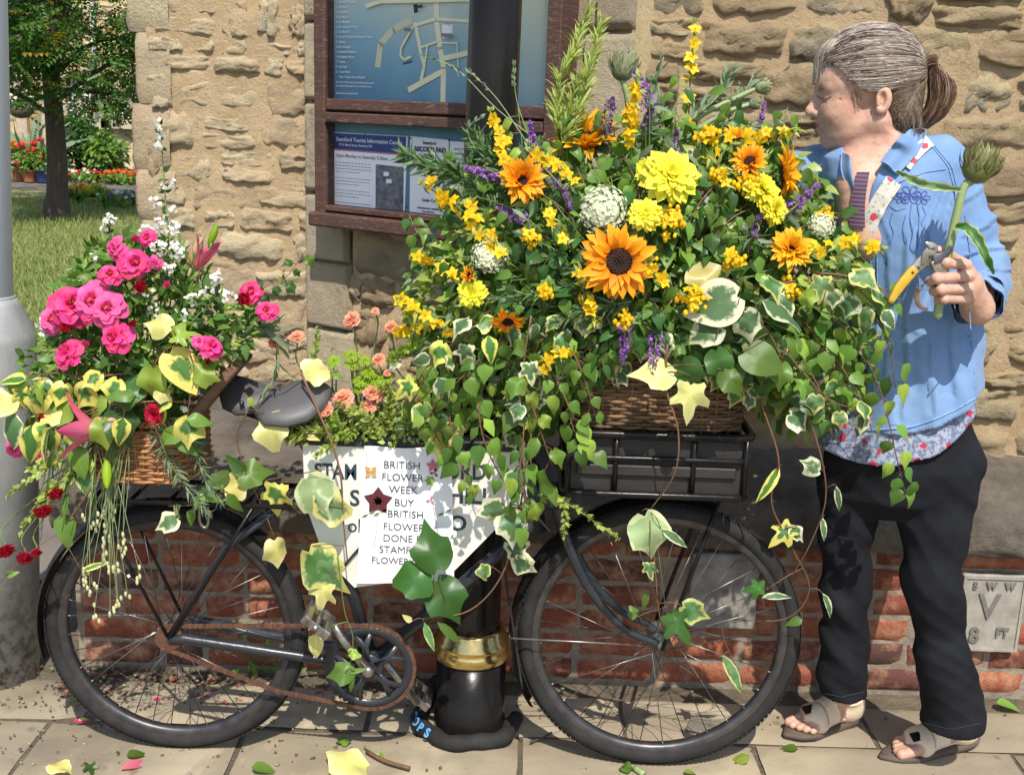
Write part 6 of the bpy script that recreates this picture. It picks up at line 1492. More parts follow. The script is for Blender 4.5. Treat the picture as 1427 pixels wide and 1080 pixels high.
for i, (x0, y0, x1, y1) in enumerate(((560,430,620,500),(600,380,580,460),(640,430,560,500),(650,395,600,350),(690,480,640,440),(590,480,540,510))):
    spray('soft lime sprig of tiny leaves '+('above the loosestrife tuft by the trough', 'below the notice board frame', 'crossing the birch leaves at the left edge', 'level with the pale chrysanthemum at the left', 'under the drooping sunflower', 'just over the cream carnation')[i], [(x1, y1, 2.38), ((x0+x1)/2, (y0+y1)/2-8, 2.36), (x0, y0, 2.35)], 70, 15, 'small', 'lime', 'lime_sprig', ang=55, group='soft lime sprigs')
for i, (x0, y0, x1, y1, Y) in enumerate(((40,655,110,620,2.28),(10,690,90,640,2.27),(60,700,130,640,2.27),(30,740,80,670,2.27))):
    spray(('topmost yellow green sprig trailing over the grey post', 'second yellow green sprig reaching the left frame edge', 'third yellow green sprig right of the crimson carnations', 'lowest yellow green sprig over the grey post')[i], [(x1, y1, Y), ((x0+x1)/2, (y0+y1)/2-4, Y-.01), (x0, y0, Y-.01)], 60, 15, 'small', 'spray', 'golden_sprig', ang=50, group='sprigs trailing at the far left')
LM['spiny'] = leaf_mat('spiny_bract', (.22,.27,.12), (.34,.36,.2), (.5,.5,.33), (.2,.45), rough=.7)
# thistle heads, silver stems
def thistle(label, px, py, dpx, Y, d, base=None, spikes=True, name='thistle_head', cat='thistle', mt='spiny', stemr=.004):
    p = W(px, py, Y); r_ = dpx*mpp(p)/2; t = thing(name, label, cat, p); m_ = MB(); Mb = basis(d.orthogonal(), d, r_, p); f_ = MB()
    f_.sphere((0,0,0), .72, 14, 9, sc3=(1,1,.95)); 
    for i in range(110):
        z = -.75+1.65*(i/110); a = i*2.39996; q = math.sqrt(max(0.02, 1-min(1, z*z*1.1))); nn = V((q*math.cos(a), q*math.sin(a), z*.9)); dd = (nn*.55+V((0,0,.9))).normalized() if spikes else (nn*.25+V((0,0,1))).normalized()
        f_.inst(T_['lance'], basis(dd+(rdir()*.3 if spikes else V()), nn, (.8, .85, .8) if spikes else (.85, .55, .7), nn*.66))
    m_.inst(f_, Mb); part('bracts', m_, LM[mt], t)
    if base: stemtube([p-d*r_*.5]+[W(*b) for b in base], stemr, stemr*1.15, M_['palestem'], t, n=8)
    return t
random.seed(340)
thistle('spiny pale green thistle head standing against the wall', 868, 98, 46, 2.4, scr(80, .1), [(873,130,2.4),(880,180,2.42),(895,260,2.45)], stemr=.006)
thistle('small spiny bud at the end of a silver stem below the woman nose', 1060, 122, 26, 2.42, scr(15, .1), [(1030,135,2.42),(980,160,2.42),(930,200,2.44)], stemr=.005); thistle('second small spiny bud on a parallel silver stem', 1050, 145, 20, 2.41, scr(5, .2), [(1010,158,2.41),(960,190,2.42),(920,230,2.44)], stemr=.0045)
for lb, pts in (('tall thin silver leaf spray between loosestrife and thistle stems', [(915,220,2.4),(905,150,2.41),(925,80,2.42)]), ('silvery leaf spray leaning right over the wall stones', [(980,200,2.4),(1020,160,2.42),(1050,105,2.43)]), ('silvery leaf spray at the top by the purple spikes', [(940,210,2.4),(925,160,2.41),(915,110,2.42)]), ('silvery jagged leaf along the thistle stems', [(960,170,2.41),(1000,135,2.42),(1020,95,2.42)]), ('silvery leaf spray under the thistle stems', [(960,220,2.4),(1010,190,2.4),(1060,175,2.41)])):
    spray(lb, pts, 26, 36, 'lance', 'grey', 'silver_leaf_stem', 'silver leaves', ang=40, stem='palestem', w_=.9)
spray('grey green drooping leaf spray above the saddle', [(330,470,2.34),(365,455,2.35),(390,490,2.35),(375,545,2.35)], 16, 60, 'lance', 'grey', 'silver_leaf_stem', 'silver leaves', ang=25, stem='palestem', w_=.6)
# grass heads
def grasshead(label, pts, n, name='grass_stalk', ear=True, group=None, mt='grey', erl=.35):
    P0 = [W(*p) for p in pts]; t = thing(name, label, 'grass stalk', P0[0], group); so, P = stemtube(P0, .0011, .0007, M_['palestem'], t, n=4); m_ = MB()
    for i in range(n):
        k = int((1-erl+erl*i/n)*(len(P)-1)); m_.inst(T_['small'], basis((P[k]-P[max(0, k-1)]).normalized()+rdir()*.5, rdir(CF), rnd(.009, .014), P[k]+rdir()*.002))
    part('ear', m_, LM[mt], t)
random.seed(350)
for pts, lb in (([(740,200,2.35),(720,140,2.36),(715,84,2.36)], 'upright grass ear in front of the black post'), ([(740,190,2.35),(690,150,2.35),(640,100,2.36),(595,78,2.36)], 'long grass stalk arching left across the town map'), ([(735,200,2.34),(690,135,2.35),(648,95,2.35)], 'grass stalk with an ear just left of the black post'), ([(700,240,2.33),(665,210,2.34),(652,180,2.34),(675,162,2.34)], 'hooked grass ear over the posters')):
    grasshead(lb, pts, 16)
# quaking grass hanging from the left
for i in range(26):
    x0, x1 = rnd(130, 185), rnd(115, 195); y1 = rnd(720, 870); pts = [(x0, 610, 2.28), ((x0+x1)/2+rnd(-8, 8), (610+y1)/2-20, 2.26), (x1, y1-22, 2.27), (x1+rnd(-3, 3), y1, 2.27)]
    P0 = [W(*p) for p in pts]; t = thing('quaking_grass', 'thin quaking grass stalk with pale seed lockets hanging over the rear wheel', 'grass stalk', P0[0], 'quaking grass over the rear wheel'); so, P = stemtube(P0, .0009, .0005, M_['palestem'], t, n=4); m_ = MB()
    for k in range(random.randint(2, 4)):
        q = P[-1-k*2]+V((rnd(-.006, .006), rnd(-.004, .004), 0)); m_.sphere(q, .0042, 7, 6, sc3=(.8,.5,1.55))
    part('seed_locket', m_, M_['locket'] if 'locket' in M_ else M_.setdefault('locket', simple('pale_seed', (.52,.50,.26), (.40,.42,.2), 60, .7)), t)
for i in range(34):                                # green blades hanging left
    x0, x1 = rnd(95, 190), 0; x1 = x0+rnd(-80, 15); y1 = rnd(650, 760); grp = 'long green blades hanging from the small basket'
    P0 = [W(x0, 590, 2.3), W((x0+x1)/2, 610+rnd(-10, 10), 2.26), W(x1, y1, 2.26)]; t = thing('long_grass', 'long narrow green blade hanging at the left of the small basket', 'grass blade', P0[0], grp); P = spline(P0, 6); m_ = MB(); m_.tube(P, [.0024*(1-.8*k/len(P)) for k in range(len(P))], 4, flat=.3); part('blade', m_, LM['green'], t)
# white blossom stems among roses
def blossom(label, pts, cl, rpx=14, mt='white', core_=(210,560,2.42)):
    P0 = [W(*p) for p in pts]; t = thing('white_blossom_stem', label, 'white blossom', P0[0], 'white blossom stems in the rose basket'); so, P = stemtube([W(*core_)]+P0, .002, .001, M_['stem'], t); m_ = MB(); f_ = MB(); ringp(f_, TP_['star'], 4, .0, 1, 15, wid=1.6)
    for px, py, n in cl:
        c = W(px, py, P0[-1].y-.01)
        for i in range(n): d = rdir(CF*.4); m_.inst(f_, basis(rdir(), (d+CF).normalized(), .0052*rnd(.8, 1.3), c+d*rpx*mpp(c)*rnd(.3, 1)))
    part('florets', m_, PM[mt], t)['kind'] = 'stuff'; m_ = MB()
    for i in range(26): p = random.choice(P[6:]); d = rdir(); m_.inst(T_['small'], basis(d, rdir(CF), rnd(.012, .022), p))
    part('leaves', m_, LM['deep'], t)
random.seed(360)
blossom('tallest white blossom stem rising above the roses against the wall', [(240,400,2.33),(232,300,2.34),(228,240,2.35),(222,175,2.35)], [(222,178,16),(228,200,10),(236,262,9),(242,292,8),(215,285,9),(226,315,34),(243,318,20),(205,322,14)])
blossom('small white blossom stem left of the upper roses', [(165,420,2.33),(155,360,2.33),(152,308,2.34)], [(152,306,16),(130,357,7),(150,318,6)], 9)
blossom('white blossom cluster right of the upper roses', [(220,420,2.3),(235,370,2.28),(238,345,2.28)], [(218,345,24),(245,350,30),(235,375,16),(212,432,8),(205,405,6)])
blossom('white blossom stem in the middle right of the rose basket', [(260,460,2.3),(295,420,2.3),(305,395,2.3)], [(300,388,34),(318,412,20),(270,418,14),(215,434,10),(255,440,12),(285,405,12)])
blossom('white blossom at the left behind the pink roses', [(90,480,2.36),(75,460,2.36),(65,450,2.36)], [(62,452,22),(66,470,10)], 12)
blossom('tiny white blossom low beside the crimson carnation', [(230,570,2.28),(240,565,2.27),(250,568,2.27)], [(258,570,8),(232,556,10),(180,800,2)], 7)
# roses
random.seed(370); rc = (205,560,2.4)
for px, py, d, k, lb in ((100,424,56,'rose','leftmost large pink rose of the upper left cluster'), (128,418,50,'rose','deep pink rose in the middle of the upper left cluster'), (150,430,46,'rose','pink rose at the right of the upper left cluster'), (74,445,38,'rose','crimson pink rose at the far left edge'), (160,469,44,'rose','pink rose below the upper left cluster, by itself'), (94,491,42,'rose','pink rose facing down at the lower left'), (187,366,42,'rose','pink rose with pale centre at the top'), (160,348,32,'rose','deep pink rose top left of the pale centred one'), (153,382,30,'rose','deep pink rose left under the pale centred one'),
  (205,331,24,'rose','small pink rose topmost on the white blossom'), (197,400,24,'rosebud','small red rose bud in the middle'), (216,368,20,'rose','small pale pink rose behind the pale centred one'), (234,396,13,'rosebud','tiny red bud on the right of the blossom'), (188,334,14,'rosebud','tiny red bud near the topmost rose'), (350,407,32,'rose','pink rose at the far right by the wall'), (371,432,28,'rose','crimson rose at the right end turned sideways'), (338,420,24,'rosebud','dark pink bud left of the right hand roses'), (294,483,36,'rose','pink rose alone above the lid board'), (277,476,20,'rose','small pink rose touching the lone one'),
  (215,577,26,'carnred','crimson carnation over the small basket'), (20,625,28,'rose','crimson rose at the far left under the variegated leaves'), (60,582,18,'rosebud','crimson bud half hidden by the lily'), (52,630,22,'rose','dark red rose behind the long variegated leaf'), (185,452,14,'rosebud','small red bud right of the lone pink rose'), (97,455,26,'rosebud','dark pink bud under the upper left cluster'), (120,480,12,'rosebud','tiny red bud beneath the cluster'), (290,505,10,'rosebud','tiny red bud under the right rose'), (125,440,22,'rose','small rose tucked between the cluster blooms')):
    Y = LY(px, py, .05); flower('carnation' if k == 'carnred' else 'rose', lb, 'carnation' if k == 'carnred' else 'rose', k, px, py, d*1.14, core_=rc, group='pink and red roses in the small basket', Y=Y, centre=(k == 'rose'), r0=.002)
for px, py, d, lb in ((78,686,24,'crimson carnation hanging highest of the group beside the left post'), (60,711,26,'crimson carnation hanging second from the top'), (8,766,26,'crimson carnation hanging at the very left edge'), (36,776,24,'crimson carnation hanging lowest'), (52,769,14,'small crimson carnation beside the lowest one')):
    flower('carnation', lb, 'carnation', 'carnred', px, py, d, core_=(150,590,2.35), group='drooping crimson carnations', Y=2.26, fc=(scr(-75, .5)), r0=.0016)
for px, py, d, k, lb in ((491,446,25,'carnpeach','tall peach carnation before the stone block'), (523,434,11,'carnpeach','small peach bud right of the tall carnation'), (414,470,20,'carnpeach','pale peach carnation at left above the saddle'), (384,478,20,'carnpeach','faded peach carnation behind the drooping silver leaves'), (545,457,20,'carnpeach','orange carnation by the loosestrife'), (528,502,20,'carnpeach','peach carnation above the lime buttons'), (479,556,30,'carnpeach','peach carnation left of the lime buttons'), (453,570,24,'carnpeach','orange red carnation nearest the saddle'), (520,548,28,'carnpeach','peach carnation with pale rim below the lime buttons'), (514,566,22,'carnpeach','rusty peach carnation lowest over the trough'), (550,510,18,'carnwhite','small cream carnation right of the peach ones'), (540,520,12,'carnpeach','small orange carnation under the cream one')):
    flower('carnation', lb, 'carnation', k, px, py, d, core_=(500,610,2.42), group='peach carnations over the trough', Y=2.37, fc=rdir(CF+V((0,0,1.2)), .25), r0=.0016)
for px, py, d, lb in ((489,495,26,'back'), (465,503,24,'left'), (491,508,26,'middle'), (508,502,22,'right of the back'), (515,518,28,'upper front'), (503,530,26,'lower left'), (525,528,28,'front centre'), (540,525,26,'far right'), (500,541,20,'lowest left'), (522,540,22,'lowest'), (468,522,16,'low far left'), (516,533,22,'small centre')):
    flower('button_chrysanthemum', 'lime green button chrysanthemum, %s one of the tight bunch' % lb, 'button flower', 'button', px, py, d, core_=(505,610,2.42), group='lime button chrysanthemums', Y=2.38, fc=rdir(V((0,-.55,1)), .1), r0=.0018)
for px, py in ((437,463),(445,456),(430,478),(455,470),(470,570),(465,585),(478,590)):
    pass
spray('lime spurge sprig between the peach carnations', [(450,540,2.4),(440,500,2.4),(442,455,2.4)], 60, 12, 'small', 'lime', 'lime_sprig', ang=60); spray('lime spurge sprig in front of the orange red carnation', [(480,610,2.36),(470,590,2.35),(466,575,2.35)], 40, 12, 'small', 'lime', 'lime_sprig', ang=60)
# lilies
def lily(label, px, py, lpx, ang, n, open_, mt, Y, name='lily'):
    p = W(px, py, Y); d = scr(ang, .25); t = thing(name, label, 'lily', p); L_ = lpx*mpp(p); Mb = basis(d.orthogonal(), d, L_, p-d*L_*.5); m = leafless = MB()
    if n: 
        for k in range(n):
            f_ = MB(); a = 2*math.pi*k/n; rad = V((math.cos(a), math.sin(a), 0)); dd = (V((0,0,1))+rad*open_).normalized(); f_.inst(TP_['lily'], basis(dd, rad*-1+V((0,0,open_)), (1.0, 1, 1), rad*.05)); g_ = MB(); g_.inst(f_, Mb); part('petal', g_, PM[mt], t)
    else:
        f_ = MB(); f_.lathe([(.01, 0), (.07, .05), (.13, .25), (.16, .55), (.11, .8), (.05, .95), (.005, 1.0)], n=12); m_ = MB(); m_.inst(f_, Mb); part('bud', m_, PM[mt] if mt in PM else LM[mt], t)
    stemtube([p-d*L_*.5, p-d*L_*.8+V((0,0,-.01)), W(*rc)], .003, .003, M_['stem'], t)
random.seed(380)
lily('half open pink lily pointing left at the front of the rose basket', 108, 596, 78, 172, 5, .42, 'lilyp', 2.24); lily('closed cream and pink lily bud right of the open lily', 146, 585, 36, 0, 0, 0, 'lilyb', 2.24, 'lily_bud')
lily('tall green lily bud against the sunlit wall', 297, 328, 34, 65, 0, 0, 'lime', 2.33, 'lily_bud'); lily('slim pink lily bud beside the tall green bud', 284, 355, 58, 55, 3, .10, 'lilyp', 2.33, 'lily_bud'); lily('green lily bud hanging before the wicker', 149, 660, 44, -85, 0, 0, 'lime', 2.25, 'lily_bud'); lily('pale lily bud left behind the pink bud', 272, 352, 50, 60, 0, 0, 'lilyb', 2.34, 'lily_bud')
for lb_, pts in (('right', [(258,460,2.32),(262,400,2.32),(278,340,2.33)]), ('left', [(262,440,2.32),(252,390,2.32),(250,345,2.33)])): spray('slim green lily leaves rising between blossom and buds, the '+lb_+' stem', pts, 12, 44, 'lance', 'green', 'lily_leaf_stem', 'leafy stem', ang=22, w_=.6, group='lily leaf stems')
# small weed plants on the ground
def weed(label, px, py, n, s_=.03, R_=.05):
    p = G(px, py); t = thing('weed', label, 'weed', p)
    for i in range(n): d = rdir((0,-.2,.7), .7); place('leaf', leafmesh('ovate', 'green'), t, basis(d, rdir(CF), s_*rnd(.6, 1.2), p+V((rnd(-R_, R_), rnd(-.02, .02), rnd(.0, R_*1.1)))))
    m_ = MB(); [m_.tube([p, p+V((rnd(-R_, R_), 0, rnd(.02, R_)))], .001, 4) for _ in range(6)]; part('stem', m_, M_['stem'], t)
random.seed(390)
weed('green weed growing at the wall foot behind the rear wheel', 375, 938, 40, .028, .085); weed('small green weed right of the black post foot', 722, 952, 26, .026, .04); weed('tiny green weed on the paving left of the rear wheel', 108, 985, 6, .018, .02)
# ================================================================== LITTER ON THE PAVEMENT
random.seed(500)
def ground_leaf(label, px, py, spx, ang, tm, mt, name='fallen_leaf', cat='fallen leaf'):
    p = G(px, py, .006); s_ = spx*mpp(p); a = R(ang); o = bpy.data.objects.new(name, leafmesh(tm, mt)); C.objects.link(o)
    o.matrix_basis = basis(V((math.cos(a), math.sin(a), .02)), V((rnd(-.2, .2), rnd(-.3, .1), 1)), s_, p+V((0,0,s_*.10))); return tag(o, label, cat, 'leaves fallen on the pavement')
for px, py, s_, a, tm, mt, lb in ((65,1073,44,10,'ivy1','yellow','pale yellow leaf at the bottom left edge'), (460,1074,70,20,'round','yellow','large pale yellow leaf at the bottom centre left'), (176,1056,34,30,'ovate','green','small green leaf next to the pink petal'), (124,1064,26,-60,'ivy3','deep','dark curled leaf left of the pink petal'), (475,1038,26,80,'ivy2','green','green leaf below the black lock'), (350,1072,40,0,'ovate','green','green leaf cut off by the bottom edge'), (1112,1046,30,170,'ovate','green','bright green leaf just below the left sandal'), (1044,1056,32,200,'ovate2','lime','lime leaf right of the front tyre'), (1388,982,36,-10,'ovate','green','green leaf on the paving right of the black trousers'), (530,1050,22,-70,'lance','green','small leaf lying on the dry twig'), (881,1074,24,150,'round','green','curled leaf at the bottom below the front wheel'), (953,1077,20,10,'ovate','lime','lime scrap at the bottom edge'), (110,1005,16,40,'ovate','yellow','small pale scrap left of the rear tyre')):
    ground_leaf(lb, px, py, s_, a, tm, mt)
def fpetal(label, px, py, spx, ang, mk):
    p = G(px, py, .005); me = T_['lance'].mesh('fallen_petal', PM[mk]); o = bpy.data.objects.new('fallen_petal', me); C.objects.link(o); a = R(ang); s_ = spx*mpp(p); o.matrix_basis = basis(V((math.cos(a), math.sin(a), .03)), V((0,-.25,1)), (s_*1.3, s_, s_), p+V((0,0,.004))); tag(o, label, 'petal')
def bit(label, px, py, pts, r, mat_, name, cat):
    t = MB(); P0 = [G(px+dx, py+dy, .008) for dx, dy in pts]; t.tube(spline(P0, 4), r, 6); o = part(name, t, mat_); return tag(o, label, cat)
fpetal('long pink petal lying flat near the rear tyre', 168, 1074, 58, 42, 'lilyp'); fpetal('tiny pink petal on the ground left of the rear tyre', 102, 1006, 20, 10, 'pink'); fpetal('tiny pink petal inside the rear wheel', 213, 975, 16, 0, 'pink')
bit('dry orange brown twig on the slab left of the post', 545, 1060, [(-34, -14), (-8, 0), (26, 10)], .005, M_['redstem'], 'twig', 'twig'); bit('thin dark twig right of the post', 755, 1028, [(-16, 6), (4, -2), (14, -8)], .0025, M_['bark'], 'twig', 'twig'); bit('pale stalk crossing the dry twig', 520, 1048, [(-12, -8), (8, 4)], .003, M_['palestem'], 'twig', 'twig'); bit('cut pale stem end by the bottom edge', 893, 1074, [(-8, -4), (4, 4)], .008, M_['palestem'], 'cut_stem', 'cut stem')
m_ = MB()
for _ in range(650):
    if random.random() < .6: px, py = rnd(-20, 470), rnd(925, 1070)
    else: px, py = rnd(-20, 1430), rnd(930, 1080)
    if random.random() < .55: px, py = rnd(0, 640), rnd(925, 990)
    p = G(px, py, .003)
    if p.y > 2.78: continue
    s_ = rnd(.0015, .005); m_.sphere(p, s_, 5, 3, sc3=(1, rnd(.5, 1.4), .5), mi=random.choice((0, 0, 1, 2)), M=Matrix.Rotation(rnd(0, 6), 3, 'Z'))
tag(part('debris', m_, [M_['soil'], M_['palestem'], M_['redstem']]), 'crumbs of soil, petals and stalks scattered on the slabs', kind='stuff')
m_ = MB(); random.seed(44)
for _ in range(420):                                # rubble at the wall foot, left
    p = V((rnd(-1.15, -.75) if random.random() < .5 else rnd(-1.1, .1), rnd(2.62, 2.79), 0)); s_ = rnd(.003, .010); m_.sphere(p+V((0,0,s_*.2)), s_, 4, 3, sc3=(1, rnd(.5, 1.5), rnd(.2, .6)), mi=random.choice((0,1,1,2)), M=Matrix.Rotation(rnd(0, 6), 3, 'Z'))
tag(part('rubble', m_, [M_['brick'], M_['soil'], M_['limemortar']], smooth=False), 'broken brick crumbs and leaf mould at the foot of the wall', kind='stuff')
p = G(990, 1015, .004); M3 = Matrix.Rotation(R(-20), 3, 'Z'); m_ = MB(); m_.box(p+V((0,0,.004)), (.055, .035, .004), M3, bev=.002); tag(part('drain_cover', m_, M_['rubble']), 'small brown stone patch on the ground seen through the front wheel', 'stone patch')
# ================================================================== THE WOMAN
random.seed(600)
wo_ = thing('person', 'woman with grey brown ponytail in blue denim shirt and black trousers arranging the flowers', 'person', G(1255, 1030))
def skinmat():
    m = NT('skin'); n1 = m.noise(22, 4, .6); n2 = m.noise(90, 4, .6); c = m.mix(m.ramp(n1, [(.3, 0.), (.7, 1.)]), (.60,.38,.28), (.50,.26,.185))
    c = m.mix(m.ramp(n2, [(.36, .5), (.46, 0.)]), c, (.38,.19,.12)); m.color(c); m.set(rough=.5, spec=.35, sss=.12); m.b.inputs['Subsurface Radius'].default_value = (.012,.005,.003); m.bump(m.math('ADD', n2, m.math('MULTIPLY', m.noise(300, 3), .5)), .0007); return m.m
M_['skin'] = skinmat(); M_['lip'] = simple('lip_skin', (.40,.12,.10), (.32,.09,.08), 60, .45, .0005, 200, 0)
M_['nail'] = simple('nail', (.66,.42,.34), (.62,.38,.3), 60, .25, var=0)
def denim():
    m = NT('denim'); n1 = m.noise(9, 5, .6); n3 = m.noise(3, 3, .5); wv = m.n('TexWave', wave_type='BANDS', bands_direction='DIAGONAL'); wv.inputs['Scale'].default_value = 420; m.l(m.co(), wv.inputs['Vector'])
    c = m.mix(m.ramp(n1, [(.32, 0.), (.7, 1.)]), (.12,.225,.42), (.19,.31,.50)); c = m.mix(m.ramp(n3, [(.4, .0), (.65, .45)]), c, (.085,.175,.37)); c = m.mix(m.math('MULTIPLY', wv.outputs['Fac'], .14), c, (.5,.6,.75))
    m.color(c); m.set(rough=.88, spec=.2, sheen=.15); m.bump(m.math('ADD', m.math('MULTIPLY', n1, .6), m.math('MULTIPLY', m.noise(240, 2), .35)), .0016); return m.m
M_['denim'] = denim(); M_['denimseam'] = simple('denim_seam', (.30,.44,.66), (.10,.2,.42), 260, .85, .001, 300, 0); M_['denimdark'] = simple('denim_inside', (.06,.10,.20), (.035,.06,.13), 40, .9, .001, 300, 0)
M_['embroid'] = simple('blue_embroidery', (.05,.09,.33), (.08,.13,.4), 60, .6, 0, 60, 0)
def floral(name, base, b2, red, sc_, leafc):
    m = NT(name); v = m.n('TexVoronoi'); v.inputs['Scale'].default_value = sc_; m.l(m.co(), v.inputs['Vector']); v2 = m.n('TexVoronoi'); v2.inputs['Scale'].default_value = sc_*2.3; m.l(m.co(), v2.inputs['Vector'])
    n1 = m.noise(sc_*3, 3, .6); c = m.mix(m.ramp(n1, [(.44, 0.), (.56, 1.)]), base, b2); c = m.mix(m.ramp(v2.outputs['Distance'], [(.22, 1.), (.3, 0.)]), c, leafc)
    q_ = m.n('SeparateColor'); m.l(v.outputs['Color'], q_.inputs[0]); gate = m.ramp(q_.outputs[0], [(.52, 0.), (.55, 1.)])
    c = m.mix(m.math('MULTIPLY', gate, m.ramp(m.math('ADD', v.outputs['Distance'], m.math('MULTIPLY', n1, .35)), [(.50, 1.), (.54, 0.)])), c, red); m.color(c); m.set(rough=.85, spec=.2); m.bump(m.noise(sc_*8, 2), .0002); return m.m
M_['tunic'] = floral('floral_tunic_print', (.13,.17,.26), (.30,.34,.42), (.42,.035,.07), 34, (.24,.10,.17)); M_['strap'] = floral('floral_strap_print', (.62,.58,.50), (.68,.66,.58), (.66,.07,.10), 42, (.36,.38,.32))
def trousermat():
    m = NT('black_denim'); n1 = m.noise(12, 5, .65); c = m.mix(m.ramp(n1, [(.35, 0.), (.7, 1.)]), (.010,.0105,.013), (.017,.018,.022)); m.color(c); m.set(rough=.9, spec=.12); m.bump(m.math('ADD', n1, m.math('MULTIPLY', m.noise(220, 2), .3)), .003); return m.m
M_['trouser'] = trousermat(); M_['trouserseam'] = simple('trouser_stitching', (.05,.05,.06), None, 8, .9, var=0)
M_['sandal'] = simple('beige_nubuck', (.76,.62,.45), (.68,.54,.38), 30, .85, .001, 160, 0); M_['sole'] = simple('brown_sole', (.13,.09,.065), (.07,.05,.04), 30, .8, .001, 80, 0)
def striped():
    m = NT('striped_knit'); wv = m.n('TexWave', wave_type='BANDS', bands_direction='Z'); wv.inputs['Scale'].default_value = 38; m.l(m.co(), wv.inputs['Vector']); m.color(m.mix(m.ramp(wv.outputs['Fac'], [(.4, 0.), (.6, 1.)]), (.07,.04,.075), (.15,.085,.13))); m.set(rough=.9); m.bump(wv.outputs['Fac'], .0006); return m.m
M_['striped'] = striped()
def hairmat():
    m = NT('grey_brown_hair'); r_ = m.rand(); c = m.ramp(r_, [(0, (.07,.045,.03)), (.3, (.17,.11,.07)), (.6, (.29,.21,.15)), (.8, (.44,.37,.30)), (1, (.66,.61,.54))]); m.color(c); m.set(rough=.38, spec=.5); return m.m
M_['hair'] = hairmat(); 
def tailmat():
    m = NT('brown_tail_hair'); r_ = m.rand(); c = m.ramp(r_, [(0, (.05,.025,.014)), (.5, (.15,.075,.04)), (.85, (.26,.15,.09)), (1, (.4,.3,.22))]); m.color(c); m.set(rough=.38, spec=.5); return m.m
M_['tail'] = tailmat()
f_ax = Matrix.Rotation(R(-13), 3, 'Z') @ (-CR); u_ax = (Zv-f_ax*Zv.dot(f_ax)).normalized(); l_ax = u_ax.cross(f_ax)
HR_ = Matrix((f_ax, l_ax, u_ax)).transposed(); HO = W(1230, 142, 2.40)-HR_ @ V((0, .079, 0)); HRn = np.array(HR_); HOn = np.array(HO)
def toL(P): return (P-HOn) @ HRn
def HL_(x, y, z): return HO+HR_ @ V((x, y, z))
def lvl(py, Y=2.46): return W(1260, py, Y).z
TR = [(186,1236,34,.055),(204,1238,58,.07),(222,1241,84,.09),(250,1248,95,.110),(330,1262,94,.125),(420,1270,89,.122),(500,1274,92,.126),(560,1276,100,.142),(640,1262,112,.160),(700,1260,116,.16)]
tz_ = [lvl(t[0]) for t in TR][::-1]; tcx = [W(t[1], t[0], 2.46).x for t in TR][::-1]; trx = [t[2]*mpp(W(t[1], t[0], 2.46)) for t in TR][::-1]; tr_y = [t[3] for t in TR][::-1]; tcy = [2.47]*len(TR)
def torso(P, off=0.0): return loft(P, tz_, tcx, tcy, trx, tr_y)-off
S1, E1, W1 = W(1312, 236, 2.43), W(1370, 385, 2.42), W(1360, 428, 2.25)
S2, E2, W2 = W(1150, 235, 2.60), W(1060, 262, 2.50), W(990, 262, 2.42)
